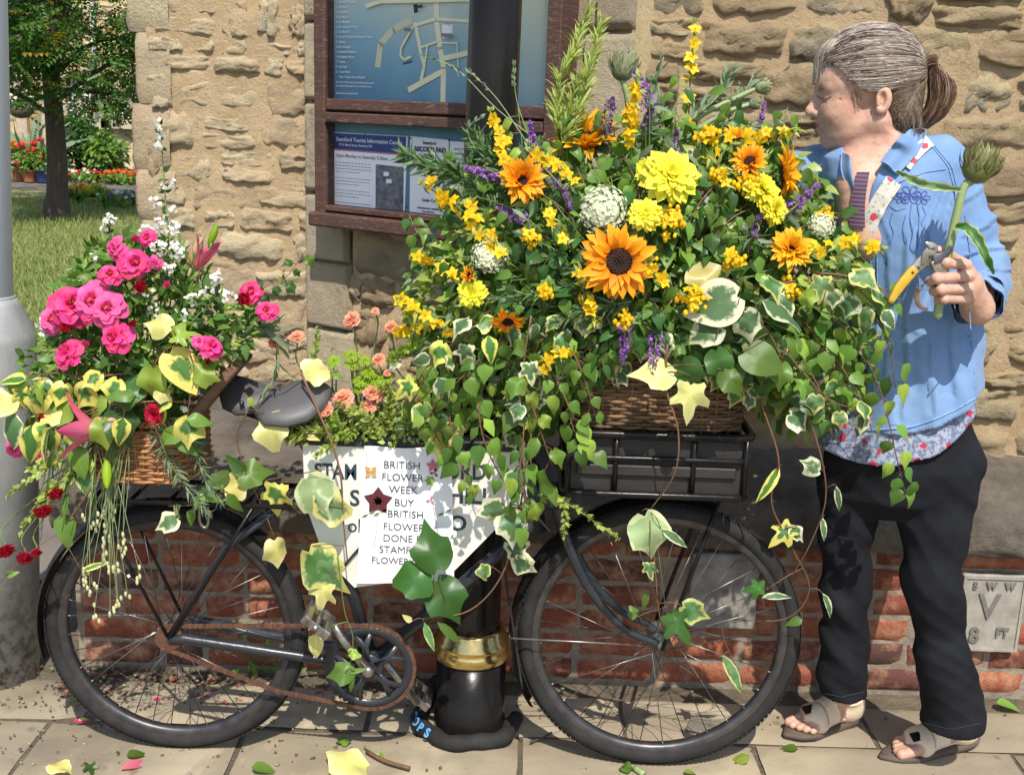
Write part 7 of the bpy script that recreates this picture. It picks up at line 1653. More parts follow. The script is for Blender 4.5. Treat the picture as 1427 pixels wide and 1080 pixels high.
def neckhead(P):
    L = toL(P); x, z = L[:, 0], L[:, 2]; Q = np.stack([x, np.abs(L[:, 1]), z], 1)
    d = ell(Q, (.026,0,.052), (.102,.077,.086)); d = su(d, ell(Q, (.072,0,.036), (.060,.060,.056)), .02); d = su(d, ell(Q, (.062,0,-.024), (.064,.055,.066)), .02)
    d = su(d, cap(Q, (.004,.052,-.034), (.086,.014,-.072), .020, .018), .02); d = su(d, sph(Q, (.0965,0,-.079), .0185), .014); d = su(d, ell(Q, (.05,0,-.062), (.050,.044,.026)), .02)
    d = su(d, ell(Q, (.080,.033,-.020), (.032,.025,.030)), .022); d = su(d, ell(Q, (.098,0,-.046), (.025,.028,.025)), .012)
    d = su(d, cap(Q, (.116,.010,.030), (.100,.044,.028), .010, .009), .010); d = ss(d, sph(Q, (.128,.034,.013), .014), .010); d = su(d, sph(Q, (.1045,.031,.014), .0138), .004)
    d = ss(d, cap(Q, (.121,.020,-.001), (.110,.042,.0), .0016, .0014), .004); d = ss(d, cap(Q, (.1195,.020,.0245), (.108,.043,.022), .0008, .0008), .004); d = ss(d, cap(Q, (.098,.050,.012), (.080,.060,.022), .0006, .0004), .003); d = ss(d, cap(Q, (.098,.050,.007), (.080,.059,.004), .0006, .0004), .003); d = ss(d, cap(Q, (.118,.022,-.010), (.100,.045,-.012), .0006, .0005), .005)
    d = su(d, cap(Q, (.124,0,.020), (.137,0,-.015), .0075, .0105), .010); d = su(d, sph(Q, (.1395,0,-.020), .0105), .006); d = su(d, sph(Q, (.127,.0105,-.024), .0082), .005); d = ss(d, ell(Q, (.130,.006,-.0335), (.005,.0032,.003)), .002)
    d = su(d, cap(Q, (.122,0,-.030), (.1215,0,-.038), .007, .007), .006); d = su(d, cap(Q, (.1225,0,-.0415), (.108,.019,-.0505), .0058, .0030), .005); d = su(d, cap(Q, (.1195,0,-.0550), (.107,.017,-.0545), .0062, .0030), .005)
    d = ss(d, cap(Q, (.130,0,-.0480), (.106,.022,-.0535), .0015, .0012), .0018); d = ss(d, cap(Q, (.120,.0185,-.028), (.103,.031,-.054), .001, .001), .006)
    d = su(d, cap(Q, (.0,.05,-.045), (.06,.02,-.080), .010, .005), .02)
    e = ell(Q, (-.002,.078,.005), (.0160,.008,.0265)); e = su(e, sph(Q, (.004,.076,-.018), .0075), .01); e = ss(e, ell(Q, (.001,.089,.005), (.0095,.0125,.0165)), .003); e = ss(e, sph(Q, (.004,.083,-.006), .006), .003); e = su(e, cap(Q, (.008,.081,-.006), (.009,.081,.006), .0035, .003), .003); e = su(e, cap(Q, (-.006,.080,-.012), (-.008,.081,.014), .003, .003), .003)
    d = su(d, e, .005)
    n_ = cap(L, (-.006,0,-.03), (-.020,0,-.19), .050, .056); n_ = su(n_, cap(L, (.0,.045,-.06), (.035,.012,-.185), .010, .010), .02); d = su(d, n_, .022)
    d = su(d, torso(P, -.012), .03); d = su(d, cap(P, W(1196,262,2.42), W(1206,330,2.41), .045, .05), .03)
    d += .0006*vnoise(P, 260, 3)
    return d
def handL(P):
    Y0 = 2.20
    pts = lambda L_: [np.array(W(*p)) for p in L_]
    d = cap(P, W(1352,398,Y0+.012), W(1364,430,Y0+.05), .024, .026); d = su(d, cap(P, W(1347,380,Y0+.006), W(1362,425,Y0+.04), .017, .022), .014); d = su(d, cap(P, W(1347,412,Y0+.006), W(1364,434,Y0+.045), .015, .024), .014)
    d = su(d, cap(P, W1, E1, .027, .042), .02)
    F = [([(1346,370,Y0),(1318,366,Y0-.012),(1303,371,Y0+.01),(1310,376,Y0+.032)], .0105, .0085), ([(1349,385,Y0-.004),(1306,388,Y0-.028),(1296,392,Y0-.006),(1304,396,Y0+.024)], .0108, .0085), ([(1349,402,Y0-.004),(1312,404,Y0-.028),(1301,406,Y0-.006),(1308,409,Y0+.022)], .0103, .008), ([(1347,417,Y0),(1316,417,Y0-.022),(1307,418,Y0-.004),(1312,421,Y0+.018)], .0092, .0072)]
    for L_, ra, rb in F:
        Q = pts(L_); n = len(Q)-1; f = None
        for i in range(n):
            g = cap(P, Q[i], Q[i+1], ra+(rb-ra)*i/n, ra+(rb-ra)*(i+1)/n); f = g if f is None else su(f, g, .002)
        f = su(f, sph(P, Q[1], ra*1.06), .003); f = su(f, sph(P, Q[0], ra*1.15), .004); d = su(d, f, .0035)
    Q = pts([(1360,395,Y0+.035),(1340,368,Y0+.045),(1318,354,Y0+.03),(1307,349,Y0+.018)])
    for i in range(3): d = su(d, cap(P, Q[i], Q[i+1], (.016,.0125,.011)[i], (.0125,.011,.009)[i]), .005)
    return d+.0005*vnoise(P, 320, 5)
def handR(P):
    c = W2; d = cap(P, E2, W2, .04, .027); d = su(d, cap(P, W2, W(968,268,2.40), .026, .03), .015)
    for k in range(4):
        a = W(962, 258+k*9, 2.395); b = W(938, 262+k*9, 2.38); e = W(925, 272+k*8, 2.39); d = su(d, cap(P, a, b, .0105, .0095), .004); d = su(d, cap(P, b, e, .0095, .008), .003)
    d = su(d, cap(P, W(975,262,2.39), W(955,245,2.37), .013, .010), .006); return d
feet = [(G(1190,1004), G(1100,1027), 1, W(1177,965,2.50)), (G(1352,1036), G(1236,1058), -1, W(1325,1000,2.44))]
def footframe(i):
    h_, t_, bs, an = feet[i]; d = (t_-h_); L_ = d.length; d.normalize(); s_ = V((-d.y, d.x, 0)); 
    if s_.y < 0: s_ = -s_
    return h_, d, s_, L_, bs
def foot(P, i):
    h_, d_, s_, L_, bs = footframe(i); an = feet[i][3]; q = lambda t, s, z: h_+d_*(t*L_)+s_*s+V((0,0,z+.015)); 
    d = ell(P-np.array(q(.12,0,.03)), (0,0,0), (.036,.032,.034)); d = su(d, cap(P, q(.15,0,.06), an+V((0,0,.06)), .034, .042), .02); d = su(d, cap(P, q(.2,0,.045), q(.62,0,.022), .034, .030), .02)
    d = su(d, cap(P, q(.66,.02*bs,.018), q(.66,-.022*bs,.014), .021, .016), .02)
    for k, (s0, s1, tt, r) in enumerate(((.026,.024,.97,.0125),(.010,.010,.98,.0092),(-.004,-.006,.94,.0088),(-.016,-.020,.90,.0084),(-.028,-.033,.84,.0082))):
        d = su(d, cap(P, q(.70,s0*bs,.014), q(tt-.05,s1*bs,.010), r*1.05, r), .004 if k else .006)
    return d
def in_bounds(f, pts, m, h): 
    a = np.array([tuple(p) for p in pts]); return surface_nets(f, a.min(0)-m, a.max(0)+m, h)
pieces = []
def keep(vf, fn):
    vs, fs = vf; k = fn(vs); ok = k[fs].all(1); fs = fs[ok]; u_, inv_ = np.unique(fs, return_inverse=True); return vs[u_], inv_.reshape(-1, 4)
pieces.append(in_bounds(neckhead, [HL_(-.10,-.1,.15), HL_(.16,.1,-.30), HL_(-.1,.1,-.3), HL_(.16,-.1,.15)], .02, .0023))
pieces.append(in_bounds(handL, [W(1290,345,2.16), W(1372,440,2.28)], .022, .0022)); pieces.append(in_bounds(handR, [W(915,245,2.36), W(1000,300,2.45)], .03, .004))
for i in range(2):
    h_, d_, s_, L_, bs = footframe(i); pieces.append(in_bounds(lambda P, i=i: foot(P, i), [h_-d_*.03, h_+d_*(L_+.02)+V((0,0,.16))], .06, .0032))
def bodycore(P):
    d = np.maximum(torso(P, -.034), lvl(540)-P[:, 2]); d = su(d, cap(P, W(1262,520,2.47), W(1258,650,2.47), .08, .07), .03)
    for a, b, ra, rb in ((W(1184,670,2.48), W(1180,840,2.475), .05, .04), (W(1180,840,2.475), W(1176,965,2.495), .04, .033), (W(1314,650,2.455), W(1300,800,2.405), .06, .045), (W(1300,800,2.405), W(1325,1000,2.43), .045, .033), (S1, E1, .045, .036), (S2, E2, .045, .036)): d = su(d, cap(P, a, b, ra, rb), .02)
    return d
pieces.append(in_bounds(bodycore, [W(1100,200,2.3), W(1400,1010,2.62), W(1060,262,2.6), V((W(1180,980,2.45).x, 2.45, .06))], .05, .011))
def merge(ps):
    vs = []; fs = []; o = 0
    for a, b in ps: vs.append(a); fs.append(b+o); o += len(a)
    return np.concatenate(vs), np.concatenate(fs)
def march(f, px, py, off=0.0, y0=2.0, y1=2.75):
    d = ray(px, py); t = y0/d.y
    for _ in range(90):
        p = V((d.x*t, d.y*t, CAMZ+d.z*t)); s_ = float(f(np.array([p]))[0])-off
        if s_ < .0004: return p
        t += max(s_*.8, .0006)
        if d.y*t > y1: break
    return V((d.x*t, d.y*t, CAMZ+d.z*t))
bv, bf = merge(pieces); Lc = toL(bv[bf].mean(1)); lipm = (np.abs(Lc[:, 2]+.0485+(.122-Lc[:, 0])*.15) < .0085-np.abs(Lc[:, 1])*.28) & (np.abs(Lc[:, 1]) < .019) & (Lc[:, 0] > .111)
body = np_part('body', (bv, bf), [M_['skin'], M_['lip']], wo_, lipm.astype(np.int32))
# eye lash line, eyeball slit, brow
m_ = MB()
m_.tube(spline([march(neckhead, x, y, .0002) for x, y in ((1138,133),(1143,137),(1149,138.5),(1155,137),(1159,134))], 4), [.0004]+[.0011]*14+[.0008,.0004], 5)
for i in range(9): a = march(neckhead, 1139+i*2.1, 133.5+4.6*math.sin((i+1.2)/10*3.1), .0004); m_.tube([a, a+CR*-.004+CU*-.0035+CF*.003], .0003, 3)
m_.tube(spline([march(neckhead, x, y, -.0002) for x, y in ((1140,126.5),(1148,124),(1158,126.5))], 4), .0004, 4)  # upper lid crease, its shade drawn as a dark line
part('lashes_and_lid_crease', m_, M_['soil'], wo_)
m_ = MB()
for s_ in (-1, 1):
    m_.sphere(HL_(.103, s_*.031, .012), .0125, 14, 10)
part('eyes', m_, M_['paper'], wo_)
m_ = MB()
for s_ in (-1, 1):
    for i in range(26): t = i/26; p = HL_(.125-.018*t*t-.004*t, s_*(.012+.034*t), .036+.004*math.sin(t*3)); m_.tube([p, p+HR_ @ V((-.004, s_*.006, .001+rnd(-.002,.002)))], .00045, 3)
part('eyebrows', m_, M_['tail'], wo_)
# hair
Ec, Er = np.array((.022, 0, .060)), np.array((.112, .087, .096)); TIE = V((-.079, .0, .066))
zx = [-.2,-.06,-.045,-.030,-.018,.018,.028,.045,.070,.095,.2]; zzv = [-.085,-.08,-.06,-.02,.034,.036,.022,.030,.050,.075,.10]
def hairshell(P):
    L = toL(P); d = su(ell(L, Ec, Er), ell(L, (-.040,0,-.012), (.044,.064,.062)), .02); d = np.maximum(d, -(d+.012)); zm = np.interp(L[:, 0], zx, zzv); return np.maximum(d, (zm-L[:, 2])*.7)
hs = in_bounds(hairshell, [HL_(-.11,-.1,.17), HL_(.15,.1,-.09), HL_(-.11,.1,-.09), HL_(.15,-.1,.17)], .005, .004)
M_['scalp'] = simple('dark_under_hair', (.09,.055,.035), (.15,.10,.07), 60, .6, .002, 150, 0)
hair = np_part('hair', hs, M_['scalp'], wo_)
def onE(u, k=1.0): u = V(u).normalized(); return V((Ec[0]+u.x*Er[0]*k, Ec[1]+u.y*Er[1]*k, Ec[2]+u.z*Er[2]*k))
def toU(p): return V(((p.x-Ec[0])/Er[0], (p.y-Ec[1])/Er[1], (p.z-Ec[2])/Er[2])).normalized()
hb = MB(); tU = toU(TIE)
def strand(p0, k=1.0, n=9, r=.0011, rr=None, bow=0):
    sx_ = random.random()*90; a = toU(p0); ang_ = max(.01, a.angle(tU)); pts = []
    for i in range(n+1):
        t = i/n; s_ = (a*math.sin((1-t)*ang_)+tU*math.sin(t*ang_))/math.sin(ang_); kk = k+.02*math.sin(math.pi*t)*bow-(.06*t**6); e_ = onE(s_, kk); wv = math.sin(math.pi*t)*.0035; pts.append(HL_(e_.x+wv*nz(sx_, t*2.5, 1), e_.y+wv*nz(sx_, t*2.5, 5), e_.z+wv*2*nz(sx_, t*2.5, 9)))
    hb.tube(pts, [r*(.5 if i == 0 else 1) for i in range(n+1)], 3, flat=.8, r=rr, cap=False)
for i in range(6500):
    s_ = 1 if random.random() < .72 else -1; c = random.random()
    if c < .45:                                     # from the hairline at temple and over the ear
        x = rnd(-.02, .10); z = float(np.interp(x, zx, zzv))+rnd(-.004, .012); u = toU(V((x, s_*.08, z))); yy = math.sqrt(max(0.02, 1-((x-Ec[0])/Er[0])**2-((z-Ec[2])/Er[2])**2)) if ((x-Ec[0])/Er[0])**2+((z-Ec[2])/Er[2])**2 < .98 else .15
        p = V((x, s_*yy*Er[1], z)); grey = rnd(.25, .95)
    elif c < .85:                                   # from the parting and crown
        th = rnd(0, 1.45); ph = rnd(-.2, 1.0); p = onE((math.cos(ph)*math.cos(th)*.9, s_*math.sin(th)*math.cos(ph), math.sin(ph)*1.1+.35)); 
        if p.z < .07: continue
        grey = rnd(.3, 1) if p.x > .03 else rnd(0, .75)
    else:
        x = rnd(-.065, -.03); p = V((x, s_*rnd(.03, .065), rnd(-.06, -.01))); grey = rnd(0, .6)
    grey = min(.99, max(.01, grey*(.75+5*max(0, p.x))+.1+.22*nz(p.x*25, p.y*25, p.z*25))); strand(p, rnd(.995, 1.022), rr=grey, r=rnd(.0004, .0007))
for i in range(900):                               # fringe
    y = rnd(-.068, .074); x0 = rnd(.05, .085); st_ = onE((x0/.112, y*.6/.087, 1.0-.25*abs(y)/.07), 1.01); fx = .137-.10*(abs(y)/.08)**2.2; zt2 = .050-.018*random.random()+.010*(abs(y)/.08) - (.012 if y > .03 else 0)
    mid = V((fx*.93+.004, y*.95, .105)); end = V((fx+.002-rnd(0,.006), y*1.02+rnd(-.004,.004), zt2)); hb.tube([HL_(*q) for q in spline([st_, mid, end], 4)], [.0007]*8+[.0003], 3, r=rnd(.3, 1), cap=False)
for i in range(9):                                # wisps before the ear and at the nape
    x = rnd(.020, .060); hb.tube([HL_(*q) for q in spline([V((x, .072, .05)), V((x+.004, .070, .02)), V((x-.004+rnd(-.006,.01), .066, rnd(-.02, .0)))], 4)], .0005, 3, r=rnd(.3, .9), cap=False)
for i in range(70):
    x = rnd(-.082, -.035); y = rnd(-.02, .058); hb.tube([HL_(*q) for q in spline([V((x, y, -.02)), V((x-.004, y*.95, -.05)), V((x-.006+rnd(-.014,.014), y*.85, rnd(-.085, -.055)))], 4)], .0006, 3, r=rnd(.0, .8), cap=False)
def hpush(p):
    for _ in range(4):
        P = np.array([tuple(p)]); d = float(su(ell(P, Ec, Er), ell(P, (-.040,0,-.012), (.044,.064,.062)), .02)[0]); g = (p-V((-.02, 0, .02))).normalized(); p = p+g*(.0015-d)
    return p
for i in range(1900):
    th = rnd(-.45, 1.57); zz_ = rnd(-.95, .55); sg_ = 1 if random.random() < .75 else -1; cz_ = math.sqrt(1-zz_*zz_); ce = V((-.040,0,-.012)); u_ = V((-math.sin(th)*cz_, sg_*math.cos(th)*cz_, zz_)); p0 = ce+V((u_.x*.055, u_.y*.076, u_.z*.072))
    if toU(p0).length < 0: continue
    md = p0.lerp(TIE, .45)+V((-.020*(1-abs(u_.x)), u_.y*.034, -.004)); p0 = hpush(p0); md = hpush(md)
    hb.tube([HL_(*q) for q in spline([p0, md, TIE+V((.003, u_.y*.008, 0))], 4)], rnd(.0005, .0009), 3, r=rnd(.0, .6), cap=False)
hp = part('strands', hb, M_['hair'], None); hp.parent = hair; hp.data.transform(wm(wo_).inverted()); hp['kind'] = 'stuff'
tb = MB()
for i in range(1700):
    a = rnd(0, 6.28); q = random.random()**.5; oy, oo = q*math.cos(a), q*math.sin(a)
    P = [TIE+V((.004, oy*.008, oo*.010)), TIE+V((-.022, oy*.022, .012+oo*.016)), V((-.118+oo*.026, oy*.034, .048+oo*.010)), V((-.122+oo*.026, oy*.036, .005)), V((-.106+oo*.022, oy*.026, -.030)), V((-.088+oo*.010, oy*.012, -.046-rnd(0,.010)))]
    P = [p+V((rnd(-.003,.003), rnd(-.003,.003), rnd(-.002,.002))) for p in P]; tb.tube([HL_(*p) for p in spline(P, 3)], .0006, 3, r=rnd(0, 1), cap=False)
pt_ = part('ponytail', tb, M_['tail'], wo_); pt_['kind'] = 'stuff'
m_ = MB(); m_.tube([HL_(*(TIE+V((-.006, .012*math.cos(a), .013*math.sin(a))))) for a in [2*math.pi*i/18 for i in range(18)]], .004, 6, closed=True); part('hair_tie', m_, M_['soil'], wo_)
# shirt
hemx = [W(p[0], p[1], 2.36) for p in ((1150,606),(1205,604),(1270,599),(1330,576),(1372,552))]; hx_, hz_ = [p.x for p in hemx], [p.z for p in hemx]
NA, NB = W(1186,222,2.37), W(1204,335,2.33)
def folds(P):
    d = np.zeros(len(P)); x, y, z = P[:, 0], P[:, 1], P[:, 2]
    a = np.array(S1); b = np.array(E1); v = P-a; t = v @ (b-a)/((b-a) @ (b-a)); dist = np.linalg.norm(P-(a+np.clip(t, 0, 1)[:, None]*(b-a)), axis=1)
    sl = np.exp(-(dist/.085)**4)
    d += sl*.0055*np.sin(t*17+x*26+2.2*np.sin(y*30))*np.clip(t*1.6, .25, 1)
    bd = 1-sl*.8
    d += bd*.0060*np.sin(x*62+z*9+2.0*np.sin(z*5+1)+1.1*np.sin(x*21))*np.clip((1.42-z)*2.4, .12, 1); d += bd*.004*np.sin(z*21-x*34+1.6*np.sin(x*11)); d += .0028*vnoise(P, 55, 11)+.0016*vnoise(P, 120, 12)
    px_, py_ = x*60, z*60; d += .0022*np.abs(np.sin(px_*.9+z*14+2*np.sin(z*17+y*9)))*np.clip((1.3-z)*3, .1, 1)
    return d
CRS = [([(1262,340),(1258,420),(1262,500),(1256,580)],9,.007),([(1292,330),(1300,420),(1296,500),(1302,570)],10,.008),([(1235,360),(1238,440),(1232,520)],8,.006),([(1330,420),(1322,480),(1330,545)],9,.007),([(1316,262),(1300,300),(1292,350)],7,.008),([(1330,270),(1318,312),(1316,360)],6,.008),([(1278,300),(1270,330),(1280,380)],6,.005),([(1345,330),(1375,318),(1398,296)],6,.008),([(1338,362),(1372,350),(1405,346)],6,.008),([(1345,392),(1375,378),(1408,378)],5,.008),([(1340,285),(1362,272),(1385,250)],6,.006),([(1225,300),(1240,340),(1232,380)],6,.004),([(1310,380),(1285,430),(1290,470)],7,.006),([(1215,420),(1250,455),(1290,470)],6,.004),([(1352,440),(1350,500),(1356,540)],6,.006)]
def creases(P):
    px, py = PIXS(P); d = np.zeros(len(P)); fr = np.clip((2.50-P[:, 1])*20, 0, 1)
    for pts, w_, am in CRS:
        m = np.full(len(P), 1e9)
        for (x0, y0), (x1, y1) in zip(pts[:-1], pts[1:]):
            ex, ey = x1-x0, y1-y0; t = np.clip(((px-x0)*ex+(py-y0)*ey)/(ex*ex+ey*ey), 0, 1); dx_ = px-x0-t*ex; dy_ = py-y0-t*ey; q = np.hypot(dx_, dy_)*np.sign(dx_*ey-dy_*ex+1e-9); m = np.where(np.abs(q) < np.abs(m), q, m)
        d -= am*.55*(np.exp(-((m-w_*.45)/(w_*.55))**2)-.9*np.exp(-((m+w_*.45)/(w_*.5))**2))*fr
    return d
def shirt(P):
    d = torso(P, .007); d = su(d, cap(P, S1, E1, .061, .058), .035); d = su(d, cap(P, E1, W1+(W1-E1)*.02, .060, .046), .014); d = su(d, cap(P, S2, E2, .058, .052), .035); d = su(d, cap(P, E2, W2, .052, .046), .02); d = su(d, cap(P, W(1300,222,2.46), W(1180,225,2.52), .045, .04), .04)
    return d+folds(P)+creases(P)
VPOLY = [(1172,190),(1300,150),(1276,168),(1254,196),(1230,226),(1214,262),(1204,300),(1197,338),(1191,338),(1187,300),(1185,262),(1180,226)]
def shirtcut(P):
    d = shirt(P); inner = d+.012; d = np.maximum(d, -inner); d = np.maximum(d, np.interp(P[:, 0], hx_, hz_)-P[:, 2])
    L = toL(P); pxs, pys = PIXS(P); vd = polysd(pxs, pys, VPOLY)*.0015; vd = np.where(P[:, 1] < 2.50, vd, .05); d = np.maximum(d, -vd); d = np.maximum(d, -cap(L, (.0,0,-.02), (-.016,0,-.135), .060, .060))
    a = np.array(E1); w_ = np.array(W1); ax_ = (w_-a)/np.linalg.norm(w_-a); t = (P-a) @ ax_; near_ = np.linalg.norm(P-w_, axis=1) < .13; d = np.where(near_, np.maximum(d, t-np.linalg.norm(w_-a)*.78), d)
    Lx = W(1205, 560, 2.35).x; op = np.maximum(np.maximum(P[:, 0]-(Lx), P[:, 2]-lvl(545)), P[:, 1]-2.5); d = np.maximum(d, -op)
    return d
bb = [W(1120,160,2.3), W(1420,620,2.30), W(980,280,2.62), W(1420,300,2.64), V((W(1260,610,2.4).x, 2.3, lvl(625)))]
sh = np_part('denim_shirt', in_bounds(shirtcut, bb, .02, .0052), M_['denim'], wo_)
def seam(pts, r=.0013, mat_='denimseam', f=shirt, n=8, off=.001, nm='seam', p=None):
    L_ = [0]+list(np.cumsum([math.hypot(b[0]-a[0], b[1]-a[1]) for a, b in zip(pts[:-1], pts[1:])])); q_ = np.linspace(0, L_[-1], max(4, int(L_[-1]/7))); P = [march(f, x, y, off) for x, y in zip(np.interp(q_, L_, [a[0] for a in pts]), np.interp(q_, L_, [a[1] for a in pts]))]; S_ = spline(P, 3); m_ = MB(); m_.tube(S_, r, 5); m_2 = sub(nm, m_, M_[mat_], p or sh, wo_); return m_2
for pts in ([(1300,205),(1322,232),(1332,270),(1330,320),(1322,350)], [(1303,204),(1326,231),(1336,270),(1334,320)], [(1235,262),(1262,250),(1290,240),(1318,236)], [(1213,350),(1214,420),(1212,500),(1208,560)], [(1222,350),(1223,420),(1221,500),(1217,560)], [(1345,300),(1352,350),(1350,400),(1352,450),(1358,520)]): seam(pts)
hem_m = MB(); hx2 = np.linspace(1206, 1362, 26); hp_ = [march(shirt, x, y, .0012) for x, y in zip(hx2, np.interp(hx2, [1206,1235,1270,1300,1330,1368], [600,598,595,585,572,550]))]; hem_m.tube(hp_, .0024, 6); sub('hem', hem_m, M_['denimseam'], sh, wo_)
# collar flaps, cuff, pocket embroidery, buttons
def flap(inner, outer, nm, mat_='denim', lift=.009):
    I = spline([march(shirt, x, y, .012) if not isinstance((x), V) else x for x, y in inner], 5); O = spline([march(shirt, x, y, lift) for x, y in outer], 5); n = len(I)-1; m_ = MB()
    for off in (0, .003):
        m_.grid(lambda u, v: I[round(u*n)].lerp(O[round(u*(len(O)-1))], v)+CF*(off+.012*math.sin(math.pi*min(1, v*1.2))*(1-v)*1.5), n, 6)
    o = sub(nm, m_, M_[mat_], sh, wo_); e = MB(); e.tube([q+CF*.004 for q in O], .0014, 5); e.tube([O[-1]+CF*.004, I[-1]+CF*.004], .0014, 5); sub('seam', e, M_['denimseam'], sh, wo_); return o
flap([(1268,166),(1254,190),(1240,207),(1226,226)], [(1290,182),(1282,206),(1266,226),(1250,243)], 'collar'); flap([(1184,222),(1187,240),(1189,258)], [(1172,212),(1172,240),(1184,272)], 'collar', 'denim', .006)
# cuff
m_ = MB(); cd_ = (W1-E1).normalized(); cc = E1.lerp(W1, .74); Mc = basis(cd_.orthogonal(), cd_).to_3x3(); Mc = Matrix((cd_.orthogonal().normalized(), cd_.cross(cd_.orthogonal().normalized()), cd_)).transposed()
def cuffn(u, v): a = 2*math.pi*u; r = .052+.003*math.sin(a*3+1)+.0025*math.sin(a*7)+(.004 if v > .5 else 0)-.006*v; return cc+Mc @ V((r*math.cos(a), r*math.sin(a)*.92, -.035+.062*v))
m_.grid(cuffn, 40, 6); m_.grid(lambda u, v: cuffn(u, v)-(cuffn(u, v)-cc).normalized()*.004, 40, 6); sub('cuff', m_, M_['denim'], sh, wo_)
for v_ in (.06, .95): e = MB(); e.tube([cuffn(i/40, v_)+(cuffn(i/40, v_)-cc).normalized()*.0008 for i in range(40)], .0013, 5, closed=True); sub('seam', e, M_['denimseam'], sh, wo_)
em = MB()
def emb(pts, r=.0008): em.tube(spline([march(shirt, x, y, .0006) for x, y in pts], 4), r, 4)
for cx_, cy_, r_ in ((1268,272,13), (1284,276,10), (1256,276,8)):
    for k in range(6):
        a = k*1.047; emb([(cx_, cy_), (cx_+r_*math.cos(a-.35), cy_+r_*.8*math.sin(a-.35)), (cx_+r_*1.25*math.cos(a), cy_+r_*math.sin(a)), (cx_+r_*math.cos(a+.35), cy_+r_*.8*math.sin(a+.35)), (cx_, cy_)], .0009)
for pts in ([(1278,285),(1281,300),(1280,320),(1278,345)], [(1270,285),(1268,305),(1272,325),(1268,345),(1276,350),(1280,340)], [(1240,288),(1250,294),(1262,290)], [(1245,296),(1240,310),(1245,325),(1240,340)], [(1285,288),(1290,300),(1284,312),(1290,322)], [(1262,300),(1258,320),(1264,338)], [(1234,282),(1226,290),(1222,300)]): emb(pts)
sub('embroidery', em, M_['embroid'], sh, wo_)
m_ = MB()
for x, y in ((1215,380),(1215,440),(1212,500)): p = march(shirt, x, y, .002); m_.lathe([(.0045, -.001), (.005, .001), (.003, .002)], p, basis(CU, CF).to_3x3(), 12)
sub('buttons', m_, M_['darksteel'], sh, wo_)
# striped top and floral strap
st_p = []
def topfn(u, v): x = 1194-v*10+u*(18+v*4)-3*math.sin(v*3); y = 240+v*78; return march(neckhead, x, y, .006)
m_ = MB(); m_.grid(topfn, 6, 14); part('striped_top', m_, M_['striped'], wo_)
def strapband(c, w_, f, off, nm):
    C_ = c; n = 26; m_ = MB(); P = []
    xs = np.interp(np.linspace(0, 1, n+1), np.linspace(0, 1, len(c)), [a[0] for a in c]); ys = np.interp(np.linspace(0, 1, n+1), np.linspace(0, 1, len(c)), [a[1] for a in c])
    def fn(u, v):
        i = round(v*n); dx, dy = xs[min(n, i+1)]-xs[max(0, i-1)], ys[min(n, i+1)]-ys[max(0, i-1)]; l = math.hypot(dx, dy); nx_, ny_ = -dy/l, dx/l; q = (u-.5)*w_; return march(f, xs[i]+nx_*q, ys[i]+ny_*q, off)
    m_.grid(fn, 6, n); return part(nm, m_, M_['strap'], wo_)
strapband([(1296,196),(1284,206),(1272,218),(1262,232)], 17, shirt, .0065, 'floral_strap'); strapband([(1246,252),(1226,282),(1212,310),(1198,345)], 24, shirt, .009, 'floral_strap')
# tunic below the shirt
tx = [W(p[0], p[1], 2.36) for p in ((1136,632),(1165,642),(1200,647),(1245,643),(1290,632),(1335,610),(1380,580))]; tx_, tzz = [p.x for p in tx], [p.z for p in tx]
def tunic(P):
    zs = [lvl(690), lvl(640), lvl(560), lvl(480)]; cxs = [W(1257,690,2.46).x, W(1257,640,2.46).x, W(1262,560,2.46).x, W(1270,480,2.46).x]; k = mpp(W(1257,600,2.46))
    return loft(P, zs, cxs, [2.465]*4, [124*k, 120*k, 93*k, 70*k], [.155,.150,.124,.10])+.004*np.sin(P[:, 0]*55+P[:, 2]*6)+.002*vnoise(P, 60, 4)
def tunicc(P): d = tunic(P); d = np.maximum(d, -(d+.013)); return np.maximum(d, np.interp(P[:, 0], tx_, tzz)-P[:, 2])
np_part('floral_tunic', in_bounds(tunicc, [W(1120,480,2.3), W(1395,690,2.64), V((0.45, 2.3, lvl(690)))], .01, .0052), M_['tunic'], wo_)
# trousers
def trous(P):
    k = mpp(W(1257,650,2.46)); d = loft(P, [lvl(712), lvl(685), lvl(640), lvl(560)], [W(1252,712,2.46).x, W(1255,685,2.46).x, W(1257,640,2.46).x, W(1262,560,2.46).x], [2.46]*4, [70*k, 100*k, 110*k, 84*k], [.07,.11,.125,.10])
    for pts in ([(1184,670,2.48,.072),(1181,740,2.475,.062),(1178,840,2.47,.055),(1174,930,2.485,.055),(1172,972,2.49,.058)], [(1316,650,2.45,.084),(1302,720,2.43,.078),(1298,800,2.40,.064),(1312,900,2.405,.060),(1328,985,2.415,.070),(1330,1022,2.42,.073)]):
        for a, b in zip(pts[:-1], pts[1:]): d = su(d, cap(P, W(*a[:3]), W(*b[:3]), a[3], b[3]), .022)
    kz = P[:, 2]; fo = .0050*np.sin(kz*46+P[:, 0]*30+2.5*np.sin(P[:, 0]*14+kz*6))*np.clip(1.15-np.abs(kz-.42)*2.2, .15, 1)+.006*np.sin(kz*80-P[:, 0]*24)*np.clip((.22-kz)*7, 0, 1)+.0035*vnoise(P, 32, 8)+.0035*np.abs(np.sin(kz*60+P[:, 0]*45+2*np.sin(kz*11+P[:, 1]*20)))*np.clip(1.2-np.abs(kz-.45)*2.5, .1, 1)
    return d+fo
b1, b2 = W(1174, 985, 2.42).z, W(1330, 1030, 2.35).z; xm = (W(1178,980,2.45).x+W(1328,1010,2.42).x)/2
def trousc(P): d = trous(P); lim = np.where(P[:, 0] < xm, b1, b2); return np.maximum(d, lim-P[:, 2])
